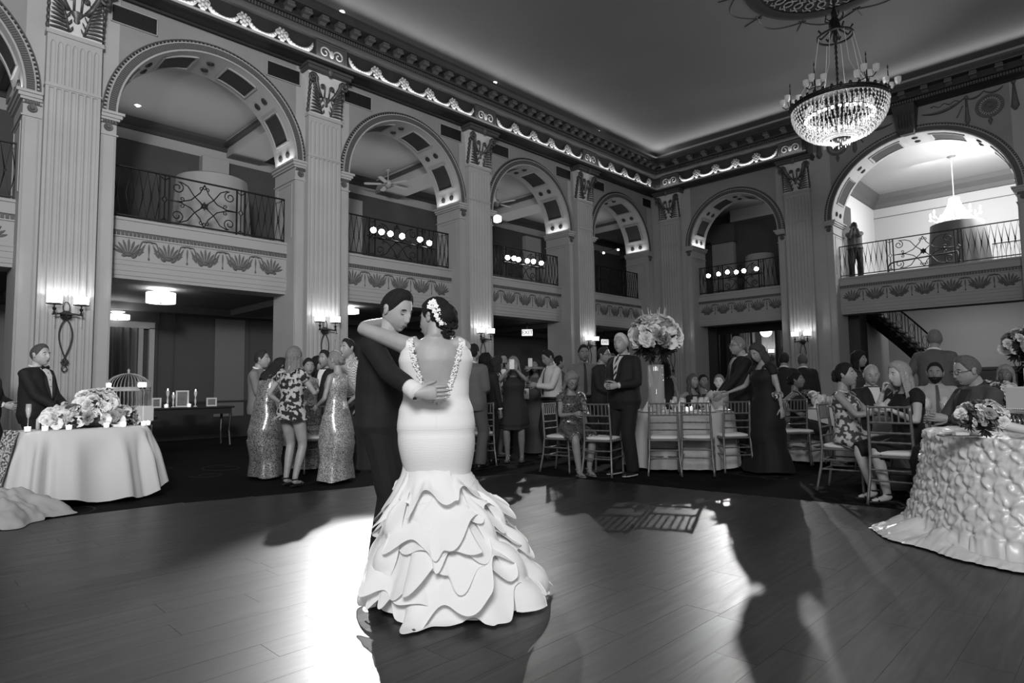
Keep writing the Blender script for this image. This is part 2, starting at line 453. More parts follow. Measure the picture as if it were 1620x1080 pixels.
# --- balcony fascia between piers
def petal(mb, c, ang, ln, wd, y=.0, d=.018):
    ca, sa = math.cos(ang), math.sin(ang); pts = []
    for k in range(7):
        t = k/6; w_ = wd*1.15*math.sin(PI*min(1, .1+.82*t**1.7)); pts.append((t*ln, w_))
    top = [(c[0]+x*ca-w_*sa, y+d*.3, c[1]+x*sa+w_*ca) for x, w_ in pts]
    bot = [(c[0]+x*ca+w_*sa, y+d*.3, c[1]+x*sa-w_*ca) for x, w_ in pts]
    mid = [(c[0]+x*ca, y+d, c[1]+x*sa) for x, w_ in pts]
    mb.rings([top, mid, bot], cap=False, closed=False)
def palmette_mesh():
    mb = MB()
    for k in range(9):
        a = R(90+(k-4)*17); petal(mb, (.012*(k-4)*-1, .05), a, .28-.018*abs(k-4), .019)
    mb.ball((0, .012, .05), (.075, .015, .04), 8, 4)
    for s in (-1, 1): mb.ball((s*.07, .012, .025), (.04, .015, .025), 8, 4)
    return mb.mesh('palmette', M_deco, True)
def scroll_mesh():
    mb = MB(); H = .31
    for s in (-1, 1):
        pts = []
        for i in range(17):
            t = i/16; x = .27*(1-t)**1.0+.03; z = H*(.5-.5*math.cos(PI*min(1, t*1.35)))
            pts.append((s*(.055+.21*(1-t**.75)+.0), .012, .012+z))
        mb.tube(pts, [.024]*4+[.015]*9+[.022]*4, 5, flat=.7)
        for k in range(4): petal(mb, (s*(.06+.012*k), .28-.05*k), R(-90+s*(28+6*k)), .11, .014)
    petal(mb, (0, .05), R(90), .24, .014); petal(mb, (0, .06), R(-90), .07, .016)
    mb.tube([(-.055, .012, H), (-.03, .015, H+.02), (.03, .015, H+.02), (.055, .012, H)], .016, 5)
    return mb.mesh('acanthus_scroll', M_deco, True)
ME_palm = palmette_mesh(); ME_scr = scroll_mesh()
FW = -.36
def fascia(parent, loc, rz, a):
    key = ('f', a)
    if key not in BAYM:
        mb = MB(); o = -FW
        mb.box(-a, -TH, 3.45, a, -o-.0, 4.0)
        for z0, z1, y in ((3.13, 3.19, -.02), (3.19, 3.27, 0), (3.27, 3.37, .015), (3.37, 3.45, .03), (3.45, 3.475, .045), (3.86, 3.885, .03), (3.975, 4.02, .03), (4.02, 4.16, .02), (4.16, 4.20, .05)):
            mb.box(-a, -TH, z0, a, -o+y, z1)
        BAYM[key] = mb.mesh('balcony_fascia', M_fascia)
        mb = MB(); n = int(2*a/.062)
        for i in range(n):
            x = -a+2*a*(i+.5)/n; mb.box(x-.02, -o, 3.895, x+.02, -o+.03, 3.955)
        mb.box(-a, -o, 3.955, a, -o+.02, 3.97)
        BAYM[('fd', a)] = mb.mesh('fascia_bead', M_deco)
        mb = MB()
        for xx in (-a, a-.3): mb.box(xx, -TH-.0, 3.62, xx+.3, -o-.05, 3.9)
        mb.box(-a, -TH-.3, 4.16, a, -o, 4.22)
        BAYM[('fs', a)] = mb.mesh('balcony_slab_edge', M_fascia)
    f = obj('balcony_fascia', BAYM[key], parent, loc, rz)
    obj('fascia_bead', BAYM[('fd', a)], f, kind='stuff'); obj('balcony_slab_edge', BAYM[('fs', a)], f)
    n = round(2*a/.644); st = 2*a/n
    for i in range(n): obj('palmette', ME_palm, f, (-a+st*(i+.5), FW, 3.51))
    for i in range(1, n): obj('acanthus_scroll', ME_scr, f, (-a+st*i, FW, 3.50))
for c, a in BAYS_L: fascia(wall_l, *local_left(c), a)
for c, a, b in BAYS_F: fascia(wall_f, *local_far(c), a)

# --- air grilles beside the capitals
GN = ['far-left', 'first', 'second', 'third', 'fourth']
mb = MB(); mb.box(-.34, 0, -.155, .34, .012, .155); mg = mb.mesh('back_plate', M_black)
mb = MB()
for z in (-.16, .145): mb.box(-.36, 0, z, .36, .03, z+.015)
for x in (-.36, .345): mb.box(x, 0, -.16, x+.015, .03, .16)
mf = mb.mesh('grille_frame', M_pale)
mb = MB(); mb.box(-.34, .012, -.004, .34, .024, .004); ms = mb.mesh('slat', M_grille)
gi = 0
for i, y in enumerate(PIL_L):
    for s in (-1, 1):
        if y < -18 and s < 0: continue
        t = thing('wall_grille', 'dark rectangular air grille %s the capital of the %s' % ('left of' if s < 0 else 'right of', ['pilaster beyond the left frame edge', 'large pilaster at far left', 'pilaster behind the dancing couple', 'pilaster right of the bride\'s head', 'last pilaster before the corner'][i]), 'vent', *local_left(y+s*.87, 7.655, .003), group='air grilles')
        obj('back_plate', mg, t); obj('grille_frame', mf, t)
        for k in range(11): obj('slat', ms, t, (0, 0, -.135+k*.027))
t = thing('wall_grille', 'dark rectangular air grille in the corner right of the last left arch', 'vent', *local_left(-.38, 7.655, .003), group='air grilles')
obj('back_plate', mg, t, scale=(.8, 1, 1)); obj('grille_frame', mf, t, scale=(.8, 1, 1))
for k in range(11): obj('slat', ms, t, (0, 0, -.135+k*.027), scale=(.8, 1, 1))

# --- entablature
def prof_strip(mb, prof, tf, u0, u1):
    vs = []; n = len(prof)
    for u in (u0, u1): vs += [tf(u+(-w if u is u1 and tf is tfL else (w if u is u0 and tf is tfF and u0 == 0 else 0)), w, z) for w, z in prof]
    mb.add(vs, [(i, i+1, n+i+1, n+i) for i in range(n-1)])
def ent(parent, tf, u0, u1, lower=True):
    if lower:
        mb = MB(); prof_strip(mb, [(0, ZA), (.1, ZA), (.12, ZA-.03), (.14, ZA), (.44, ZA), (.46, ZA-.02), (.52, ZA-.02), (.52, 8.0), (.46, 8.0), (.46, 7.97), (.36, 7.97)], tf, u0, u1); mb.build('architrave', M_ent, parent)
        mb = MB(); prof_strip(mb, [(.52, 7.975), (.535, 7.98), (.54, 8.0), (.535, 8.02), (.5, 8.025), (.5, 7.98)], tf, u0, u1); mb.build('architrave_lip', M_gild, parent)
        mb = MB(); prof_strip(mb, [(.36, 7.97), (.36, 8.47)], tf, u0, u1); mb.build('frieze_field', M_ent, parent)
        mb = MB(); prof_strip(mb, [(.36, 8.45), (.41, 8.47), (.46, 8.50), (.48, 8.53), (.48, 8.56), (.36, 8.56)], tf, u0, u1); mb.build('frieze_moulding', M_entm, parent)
    z = 8.56 if lower else 8.6
    mb = MB()
    if not lower: prof_strip(mb, [(0, 8.55), (.2, 8.56), (.3, 8.6), (.3, 8.62)], tf, u0, u1)
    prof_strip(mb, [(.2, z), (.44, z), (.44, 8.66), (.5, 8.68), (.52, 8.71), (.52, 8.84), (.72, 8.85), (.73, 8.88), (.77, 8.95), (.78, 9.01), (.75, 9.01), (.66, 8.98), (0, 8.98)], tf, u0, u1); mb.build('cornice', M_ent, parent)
ent(wall_l, tfL, -22.6, 0.0); ent(wall_f, tfF, 0.0, 5.6); ent(wall_f, tfF, 5.6, 14.5, False)
mb = MB(); mb.box(5.55, -.5, 7.94, 5.62, 0, 8.56); mb.build('frieze_return', M_ent, wall_f)
# dentils
mb = MB(); y = -22
while y < -.35: mb.box(.44, y, 8.575, .49, y+.035, 8.65); y += .06
mb.build('dentil_course', M_entm, wall_l, kind='stuff')
mb = MB(); x = .36
while x < 14: mb.box(x, -.49, 8.575, x+.035, -.44, 8.65); x += .06
mb.build('dentil_course', M_entm, wall_f, kind='stuff')
# modillions
mb = MB()
pf = [(.50, 8.84), (.50, 8.70), (.55, 8.69), (.60, 8.74), (.66, 8.735), (.70, 8.77), (.70, 8.84)]
mb.rings([[(-.075, *q) for q in pf], [(.075, *q) for q in pf]])
mb.tube([(-.085, .685, 8.765), (.085, .685, 8.765)], .03, 8); me_mod = mb.mesh('modillion', M_entm)
mb = MB(); mb.box(-.09, .40, 8.842, .09, .64, 8.852); me_modt = mb.mesh('modillion', M_entm)
y = -21.9
while y < -.6: obj('modillion', me_mod, wall_l, (0, y, 0), -PI/2); y += .3715
x = .85
while x < 13: obj('modillion', me_mod, wall_f, (x, 0, 0), PI); x += .52
# frieze garlands
mb = MB(); pts = [(.3*math.cos(PI+PI*i/14), .03, .30+.24*math.sin(PI+PI*i/14)) for i in range(15)]
mb.tube(pts, [.012+.045*math.sin(PI*i/14)**.8 for i in range(15)], 7, flat=.8)
for i in range(2, 13): mb.ball((pts[i][0], .065, pts[i][2]+.01), (.028, .02, .022), 6, 4)
me_gar = mb.mesh('garland', M_gild, True)
mb = MB()
for dx, dz, r in ((0, .11, .05), (-.05, .16, .035), (.05, .16, .035), (0, .2, .045), (-.06, .24, .04), (.06, .24, .04), (0, .28, .045), (-.03, .33, .03), (.04, .34, .03), (0, .06, .03)):
    mb.ball((dx, .05, dz), (r, r*.9, r), 7, 5)
for s in (-1, 1): mb.tube([(s*.03, .05, .27), (s*.09, .06, .31), (s*.13, .05, .27), (s*.09, .05, .22)], .014, 5)
petal(mb, (0, .1), R(-60), .1, .03, .03, .03); petal(mb, (0, .1), R(-120), .1, .03, .03, .03)
me_bun = mb.mesh('fruit_drop', M_gild, True)
mb = MB(); mb.box(-.33, 0, .02, .33, .03, .44)
for z in (.02, .41): mb.box(-.35, 0, z, .35, .06, z+.03)
for x in (-.35, .32): mb.box(x, 0, .02, x+.03, .06, .44)
me_fp = mb.mesh('frieze_panel', M_entm)
mb = MB()
for s in (-1, 1): mb.tube(spiral(s*.16, .22, .03, .13, PI/2, s*1.3, 20, .045), .017, 5)
mb.ball((0, .045, .22), (.06, .03, .09), 8, 5)
me_fps = mb.mesh('panel_scroll', M_gild, True)
def frieze_unit(parent, u, lf, big=True):
    loc, rz = lf(u, 8.0, .36); o = obj('frieze_panel', me_fp, parent, loc, rz); obj('panel_scroll', me_fps, o)
for i, y in enumerate(PIL_L):
    frieze_unit(wall_l, y, local_left)
    n = 5; L = 4.458-.7; y1 = y+.35
    nn = 5 if i < 4 else 5
    for k in range(nn):
        yy = y1+L*(k+.5)/n
        if yy > -.5: break
        obj('garland', me_gar, wall_l, *[dict(loc=local_left(yy, 8.03, .36)[0], rotz=-PI/2)[q] for q in ('loc', 'rotz')])
        if k < n-1:
            yb = y1+L*(k+1)/n
            if yb < -.5: obj('fruit_drop', me_bun, wall_l, local_left(yb, 8.0, .36)[0], -PI/2)
frieze_unit(wall_f, .98, local_far); frieze_unit(wall_f, 5.1, local_far)
for k in range(5):
    x = 1.33+(5.1-.35-1.33)*(k+.5)/5
    if k < 5: obj('garland', me_gar, wall_f, local_far(x, 8.03, .36)[0], PI)
    if k < 4: obj('fruit_drop', me_bun, wall_f, local_far(1.33+(3.42)*(k+1)/5, 8.0, .36)[0], PI)

# painted swags and medallion discs above the big arch
def spandrel_ornament(x0, s):
    mb = MB(); y = .02
    def sw(xa, za, xb, zb, sag, r0, r1):
        pts = [(xa+(xb-xa)*t, y, za+(zb-za)*t-sag*4*t*(1-t)) for t in [i/12 for i in range(13)]]
        mb.tube(pts, [r0+(r1-r0)*math.sin(PI*i/12) for i in range(13)], 6, flat=.35)
    sw(0, 7.95+.35, .95, 8.45, .13, .02, .10); sw(.95, 8.45, 1.35, 8.5, .1, .02, .06); sw(1.35, 8.5, 1.75, 8.5, .1, .02, .06)
    for xx, z1, r in ((.98, 8.45, .06), (1.95, 8.52, .09)):
        mb.tube([(xx, y, z1), (xx, y, z1-.35), (xx, y, z1-.62), (xx, y, z1-.72)], [.02, r*.6, r, .02], 7, flat=.4)
        mb.ball((xx, y, z1), .05, 8, 5)
    mb.tube([(.2+.05*i, y, 8.42+.035*math.sin(i*1.3)) for i in range(14)], .012, 5)
    mb.tube([(.9-.02*i, y, 8.25-.04*i+.0*math.sin(i)) for i in range(8)], .014, 5)
    o = mb.build('painted_swag', M_deco, wall_f, True)
    o.location = (x0, 0, 0); o.rotation_euler.z = PI; o.scale = (-s, 1, 1)
    mb = MB(); Mx = Matrix.Translation((1.45, .0, 8.08))@Matrix.Rotation(-PI/2, 4, 'X')
    mb.lathe([(.3, 0), (.3, .025), (.24, .03), (.235, .012), (.15, .012), (.15, .03), (.1, .035), (.09, .02), (.05, .02), (.045, .045), (0, .05)], 24, Mx)
    mb.tube([(1.45, .02, 7.8), (1.45, .02, 7.7), (1.45, .02, 7.58)], [.01, .05, .01], 6)
    o = mb.build('painted_medallion', M_deco, wall_f, 30); o.location = (x0, 0, 0); o.rotation_euler.z = PI; o.scale = (-s, 1, 1)
    for k in range(26):
        a = 2*PI*k/26; m2 = MB(); petal(m2, (1.45+.16*math.cos(a), 8.08+.16*math.sin(a)), a, .07, .011, .012, .012)
        p = m2.build('medallion_petal', M_wall, o, True)
spandrel_ornament(8.45, 1)
spandrel_ornament(7.75, -1)
mb = MB(); mb.rings([[(-a, 0, z), (-a, d, z), (a, d, z), (a, 0, z)] for z, a, d in ((7.83, .16, .2), (7.9, .2, .3), (8.3, .24, .36), (8.56, .27, .5))])
for i in range(5): mb.box(-.15+i*.07, .2, 7.95, -.13+i*.07, .4, 8.5)
mb.build('keystone', M_ent, wall_f, loc=(8.1, 0, 0), rotz=PI)

# --- ceiling
mb = MB(); mb.box(-.93, -30, 9.40, 22, .93, 9.6)
ceil = struct('ceiling', mb, M_ceil)
MC = V((8.22, -6.4, 9.40))
mb = MB(); mb.lathe([(1.62, 0), (1.62, -.05), (1.50, -.07), (1.36, -.04), (1.36, 0)], 48); mb.build('ceiling_medallion_ring', M_ent, ceil, 40, loc=MC)
mb = MB(); mb.lathe([(1.36, -.0), (1.36, -.02), (.62, -.02), (.62, 0)], 48); mb.build('medallion_field', M_ent, ceil, 40, loc=MC)
mb = MB(); mb.lathe([(.62, 0), (.62, -.05), (.54, -.07), (.3, -.05), (0, -.09)], 40); mb.build('medallion_boss', M_ent, ceil, 40, loc=MC)
mb = MB()
for k in range(28):
    a = 2*PI*k/28; Mx = Matrix.Rotation(a, 4, 'Z')
    mb.tube([(.66, 0, -.03), (.86, 0, -.04)], [.03, .04], 5, M=Mx)
    mb.tube([(1.10+.11*math.cos(t*.75), .07*math.sin(t*.75)*1.1, -.035) for t in range(9)], .02, 4, M=Mx)
    mb.tube([(1.3, -.09, -.035), (1.24, -.02, -.04), (1.3, .06, -.035), (1.22, .1, -.04)], .016, 4, M=Mx)
    mb.tube([(.92, -.08, -.035), (.98, .02, -.04), (.9, .08, -.035)], .018, 4, M=Mx)
mb.build('medallion_filigree', mat('medallion_cream', 150, .6), ceil, True, loc=MC, kind='stuff')
mb = MB()
for k in range(10):
    a = 2*PI*k/10; Mx = Matrix.Rotation(a, 4, 'Z'); h = R(18)
    p = [(1.72*math.cos(-h+2*h*i/10)+.32*math.sin(PI*i/10), (1.72)*math.sin(-h+2*h*i/10)*1.15, -.008) for i in range(11)]
    mb.tube(p, .014, 4, M=Mx)
    mb.tube([(1.62*math.cos(h), 1.62*math.sin(h), -.008), (2.15*math.cos(h), 2.15*math.sin(h), -.008)], .012, 4, M=Mx)
mb.build('painted_ceiling_swag', M_ent, ceil, loc=MC)
# recessed downlights on the ceiling edge
mb = MB(); mb.lathe([(.045, 0), (.07, 0), (.07, -.012), (.045, -.01)], 16); mr = mb.mesh('trim_ring', M_white)
mb = MB(); mb.ball((0, 0, -.012), (.045, .045, .03), 12, 6); ml = mb.mesh('lamp_lens', M_bulb)
dl = [('left edge, nearest the camera', (541, 18)), ('left edge, above the third arch', (783, 130)), ('left edge, above the last arch', (946, 207)), ('room corner', (1041, 249)), ('far edge, left of the chandelier', (1243, 187))]
for nm, (px, py) in dl:
    p = onz(px, py, 9.40); t = thing('ceiling_downlight', 'small glowing round downlight in hall ceiling, '+nm, 'light', p, group='ceiling downlights')
    obj('trim_ring', mr, t); obj('lamp_lens', ml, t)

# ================================================================== FLOORS
M_carpet = mat('patterned_carpet', 11, .95, spec=.1, v2=21, scale=1.6)
mb = MB(); mb.box(-4.6, -30, -.1, 22, 8.5, -.02)
floor = struct('floor', mb, M_carpet)
# carpet scroll pattern (woven, thin raised pile)
mb = MB(); rr = random.Random(3)
for k in range(150):
    x = rr.uniform(.5, 13.5); y = rr.uniform(-19.5, -2.5)
    if x > 5 and y < -13: continue
    r = rr.uniform(.15, .45); a = rr.uniform(0, 6)
    mb.tube([(x+(r*(1-.6*i/16))*math.cos(a+i*.4), y+(r*(1-.6*i/16))*.8*math.sin(a+i*.4), -.021) for i in range(17)], .016, 4, flat=.3)
mb.build('carpet_scroll', mat('carpet_scroll_wool', 46, .95, spec=.1), floor, kind='stuff')
# plank dance floor
def wood():
    m = bpy.data.materials.new('dark_wood_plank'); m.use_nodes = True; N = m.node_tree.nodes; L = m.node_tree.links; b = N['Principled BSDF']
    tc = N.new('ShaderNodeTexCoord'); mp = N.new('ShaderNodeMapping'); mp.inputs['Scale'].default_value = (9, .9, 1)
    oi = N.new('ShaderNodeObjectInfo'); ad = N.new('ShaderNodeVectorMath'); ad.operation = 'ADD'
    L.new(tc.outputs['Object'], mp.inputs[0]); L.new(mp.outputs[0], ad.inputs[0]); L.new(oi.outputs['Random'], ad.inputs[1])
    n = N.new('ShaderNodeTexNoise'); n.inputs['Scale'].default_value = 2.2; n.inputs['Detail'].default_value = 8; n.inputs['Distortion'].default_value = 1.2
    L.new(ad.outputs[0], n.inputs[0]); r = N.new('ShaderNodeValToRGB'); e = r.color_ramp.elements
    e[0].position = .3; e[1].position = .72; e[0].color = (g(8),)*3+(1,); e[1].color = (g(40),)*3+(1,)
    L.new(n.outputs[0], r.inputs[0])
    mx = N.new('ShaderNodeMix'); mx.data_type = 'RGBA'; mx.blend_type = 'MULTIPLY'; mx.inputs[0].default_value = 1
    mr_ = N.new('ShaderNodeMapRange'); mr_.inputs[3].default_value = .85; mr_.inputs[4].default_value = 1.12
    L.new(oi.outputs['Random'], mr_.inputs[0]); L.new(r.outputs[0], mx.inputs[6]); L.new(mr_.outputs[0], mx.inputs[7])
    L.new(mx.outputs[2], b.inputs['Base Color'])
    b.inputs['Roughness'].default_value = .34
    rr_ = N.new('ShaderNodeMapRange'); rr_.inputs[3].default_value = .46; rr_.inputs[4].default_value = .33; L.new(n.outputs[0], rr_.inputs[0]); L.new(rr_.outputs[0], b.inputs['Roughness'])
    bp = N.new('ShaderNodeBump'); bp.inputs['Strength'].default_value = .12; bp.inputs['Distance'].default_value = .004
    L.new(n.outputs[0], bp.inputs['Height']); L.new(bp.outputs[0], b.inputs['Normal'])
    return m
M_wood = wood()
df = MB()
poly = [(4.6, -24), (4.95, -18.7), (5.05, -17.4), (6.2, -13.5), (10.74, -13.05), (22, -12.0), (22, -24)]
df.add([(x, y, -.018) for x, y in poly]+[(x, y, -.006) for x, y in poly], [tuple(range(7)), tuple(range(7, 14))]+[(i, (i+1) % 7, 7+(i+1) % 7, 7+i) for i in range(7)])
dfo = df.build('dance_floor_base', mat('floor_base', 42, .5), floor)
def xl(y):   # left edge of dance floor at y
    for (xa, ya), (xb, yb) in zip(poly[:3], poly[1:4]):
        if ya <= y <= yb: return xa+(xb-xa)*(y-ya)/(yb-ya)
    return 99
def yf(x): return -13.5+.45*(x-6.2)/4.54 if x > 6.2 else (-17.4+(x-5.05)*3.9/1.15 if x > 5.05 else -18.7+(x-4.95)*13)
rr = random.Random(5); pw = .19; x = 4.7; plank = {}
while x < 15.2:
    y = -22-rr.random()*1.2; ye = min(yf(x), yf(x+pw)) if x < 6.3 else yf(x)
    while y < ye-.05:
        ln = rr.choice([1.2, 1.2, 1.8]); y2 = min(y+ln, ye)
        full = abs(y2-y-ln) < 1e-6
        # only planks the photograph can show
        dx, dy = (x-CO.x), (y2-CO.y); dep = dx*CF.x+dy*CF.y; lat = dx*CR.x+dy*CR.y
        if dep > .4 and abs(lat) < dep*.9+1.2:
            L_ = round(y2-y, 3); key = L_
            if key not in plank:
                m2 = MB(); m2.box(-pw/2+.0004, -L_/2+.0006, -.006, pw/2-.0004, L_/2-.0006, 0, b=.0003); plank[key] = m2.mesh('plank', M_wood)
            o = obj('plank', plank[key], floor, (x+pw/2, (y+y2)/2, .001+rr.random()*.0004))
        y = y2
    x += pw
# ================================================================== ROOMS BEHIND THE ARCADES
BX = -4.2; BY = 4.2
# --- left gallery
mb = MB(); mb.box(BX-.15, -26, -.02, BX, BY, 9.4)
aw = struct('wall_gallery', mb, M_lowwall)
mb = MB(); mb.box(BX, -26, 4.3, BX+.01, BY, 7.0); mb.build('dark_wallpaper', M_mezwall, aw)
mb = MB(); mb.box(BX, -26, 7.0, BX+.03, BY, 7.25); mb.build('wall_band', M_pale, aw)
mb = MB(); mb.rings([[(BX, y, 7.25), (BX+.08, y, 7.25), (BX+.12, y, 7.32), (BX+.22, y, 7.42), (BX+.22, y, 7.5), (BX, y, 7.5)] for y in (-26, BY)]); mb.build('dark_crown_moulding', M_crown, aw)
mb = MB(); mb.box(BX-.1, -26, 7.5, -TH, BY, 7.7)
mc = struct('ceiling_gallery', mb, M_mezceil)
for y in PIL_L+[.6]:
    mb = MB(); mb.box(BX+.01, y-.42, 7.12, -TH, y+.42, 7.5); mb.box(BX+.01, y-.5, 7.4, -TH, y+.5, 7.5); mb.build('ceiling_beam', M_mezceil, mc)
    for s in (-1, 1):
        mb = MB(); mb.box(BX+.2, y+s*.5-.05, 7.34, -TH-.3, y+s*.5+.05, 7.42); mb.build('beam_moulding', M_crown, mc)
mb = MB(); mb.box(BX, -26, 3.16, -TH, BY, 4.2)
ms_ = struct('floor_gallery', mb, M_lowceil)
for y in PIL_L+[.6]:
    mb = MB(); mb.box(BX+.01, y-.35, 3.02, -TH, y+.35, 3.16); mb.build('ceiling_beam', M_lowceil, ms_)
mb = MB(); mb.box(BX+.01, -26, 3.0, BX+.3, BY, 3.16); mb.build('wall_beam', M_lowceil, ms_)
def wpanel(y0, y1, z0, z1, m, nm='wall_panel', d=.05):
    mb = MB(); mb.box(BX, y0, z0, BX+d, y1, z1, b=.008); return mb.build(nm, m, aw)
wpanel(-14.12, -13.47, 4.3, 6.98, M_pale, 'pale_wall_pier', .25); wpanel(-10.4, -9.55, 4.3, 6.75, M_pale, 'pale_wall_pier', .2)
wpanel(-2.45, -1.6, 4.3, 6.86, M_pale, 'pale_wall_pier', .2)
M_lp = mat('pale_aisle_panel', 92, .8)
for y0, y1 in ((-13.66, -12.92), (-18.3, -17.6), (-9.3, -8.6)): wpanel(y0, y1, .5, 2.95, M_lp)
for y0 in (-14.95, -14.6, -12.8, -11.4, -10.0): wpanel(y0, y0+.02, .9, 3.0, M_lowwall, 'panel_bead', .03)
mb = MB(); mb.box(BX, -26, -.02, BX+.03, BY, .85); mb.box(BX, -26, .85, BX+.06, BY, .9); mb.build('wainscot', mat('dark_wainscot', 30, .7), aw)
mb = MB(); mb.box(BX+.02, -15.38, 0, BX+.12, -15.28, 2.62); mb.box(BX+.02, -15.16, 0, BX+.14, -15.05, 2.62); mb.box(BX+.02, -16.8, 2.6, BX+.14, -15.05, 2.75); mb.build('door_frame', M_pale, aw)
# curtain
mb = MB(); mb.grid(lambda u, v: (BX+.2+.045*math.sin(u*60)+.02*math.sin(u*23+v*2), -16.9+1.5*u, .05+2.55*v), 160, 6)
tag(mb.build('curtain', mat('curtain_cloth', 96, .85), None, True), 'grey pleated curtain on the rear aisle wall behind the birdcage', 'curtain')
# --- far side, small bay: upper room and lower glazed doors
mb = MB(); mb.box(BX, BY, -.02, 5.54, BY+.15, 9.4)
bw = struct('wall_gallery_far', mb, M_mezwall)
mb = MB(); mb.box(.25, BY-.2, 4.3, 1.15, BY, 6.75); mb.build('pale_wall_pier', M_pale, bw)
mb = MB(); mb.box(BX, BY-.3, 6.85, .25, BY-.0, 7.5); mb.box(.25, BY-.3, 6.75, 1.25, BY, 7.5); mb.build('wall_band', mat('band_grey', 74, .8), bw)
mb = MB(); mb.box(-.9, .93, 4.0, 5.6, BY, 4.2); struct('floor_gallery_far', mb, M_lowceil)
mb = MB(); mb.box(-.93, .93, 7.9, 5.6, BY, 8.1); mb.box(1.2, BY-.5, 7.45, 5.6, BY, 7.9)
struct('ceiling_gallery_far', mb, M_mezceil)
mb = MB(); mb.box(-TH, .93, 4.2, -TH+.06, BY, 7.9)
# divider between gallery and bright room
mb = MB(); mb.box(5.5, .93, -.02, 5.62, 8, 9.4); struct('wall_divider', mb, M_white)
# glazed black doors under first far bay with an added parlour behind, in place of mirror panels
M_pane = mat('door_glass', 200, .02, trans=1)
mb = MB()
X0, X1, yd = 1.55, 4.45, 1.6
for x in (X0, 2.0, 2.75, 3.6, X1-.06): mb.box(x, yd-.03, -.02, x+.06, yd+.03, 2.95)
mb.box(X0, yd-.04, 2.9, X1, yd+.04, 3.15); mb.box(X0, yd-.03, .0, X1, yd+.03, .25); mb.box(X0, yd-.03, 1.25, X1, yd+.03, 1.31)
door = struct('door_1', mb, M_black)
for a, b in ((X0, 2.03), (2.03, 2.78), (2.78, 3.63), (3.63, X1)):
    mb = MB(); mb.box(a+.03, yd-.004, .25, b, yd+.004, 2.9); mb.build('pane', M_pane, door)
mb = MB(); mb.box(-.9, .93, 3.15, 5.5, 1.6, 4.0); mb.box(4.5, .93, -.02, 4.56, yd, 3.2); mb.box(1.45, .93, -.02, 1.5, yd, 3.2)
struct('trim_1', mb, M_lowwall)
mb = MB(); mb.box(1.0, 4.05, 0, 4.9, 4.2, 3.9)
pw_ = struct('wall_parlour', mb, M_lowwall)
for x in (1.35, 2.2): 
    mb = MB(); mb.box(x, 3.8, 0, x+.5, 4.06, 3.9); 
    for k in range(4): mb.box(x+.06+.1*k, 3.78, .3, x+.1+.1*k, 3.8, 3.8)
    mb.build('pale_pilaster', M_pale, pw_)
mb = MB(); mb.box(3.2, 3.9, 2.6, 4.9, 4.06, 3.1); mb.build('pale_lintel', M_pale, pw_)
# --- bright room through the big arch and the stair hall under it
M_bright = mat('bright_room_paint', 165, .8)
mb = MB(); mb.box(5.62, 6.0, 4.0, 14.5, 6.15, 9.2)
br = struct('wall_salon', mb, M_bright)
mb = MB(); mb.rings([[(x, 6.0, 7.45), (x, 5.95, 7.47), (x, 5.9, 7.6), (x, 5.75, 7.75), (x, 5.7, 7.9), (x, 6.0, 7.9)] for x in (5.62, 14.5)]); mb.box(5.62, 5.97, 7.1, 14.5, 6, 7.12)
mb.rings([[(5.62, y, 7.45), (5.67, y, 7.47), (5.72, y, 7.6), (5.87, y, 7.75), (5.92, y, 7.9), (5.62, y, 7.9)] for y in (.93, 6)])
mb.build('crown_moulding', mat('salon_crown', 88, .7), br)
mb = MB(); mb.box(5.65, onx(1329, 350, 5.65).y, 4.2, 5.72, onx(1343, 350, 5.65).y, 6.9); mb.build('dark_door_panel', M_mezwall, br)
mb = MB(); mb.box(5.62, .93, 7.9, 14.5, 6.0, 8.1); struct('ceiling_salon', mb, M_bright)
mb = MB(); mb.box(5.62, .93, 4.0, 14.5, 6.0, 4.2); struct('floor_salon', mb, M_lowceil)
mb = MB(); mb.box(14.4, .93, 0, 14.5, 8, 9); struct('wall_salon_side', mb, M_bright)
mb = MB(); mb.box(5.62, 7.0, -.02, 14.5, 7.15, 4.2)
sh = struct('wall_stair_hall', mb, mat('stair_hall_paint', 140, .85))
mb = MB(); mb.box(6.9, 6.9, -.02, 14.5, 7.0, 1.55); mb.box(6.9, 6.86, 1.5, 14.5, 7.0, 1.6); mb.build('dark_wainscot', mat('dark_wainscot', 30, .7), sh)
mb = MB(); mb.box(5.62, .93, 3.55, 14.5, 1.8, 4.0); mb.box(5.62, 5.3, 3.6, 14.5, 5.6, 4.0); struct('ceiling_stair_hall', mb, mat('dark_beam', 60, .8))
mb = MB(); mb.box(5.64, 1.2, -.02, 6.3, 1.3, 3.6); mb.box(5.64, 1.6, -.02, 5.9, 3.4, 3.8); struct('trim_2', mb, M_lowwall)

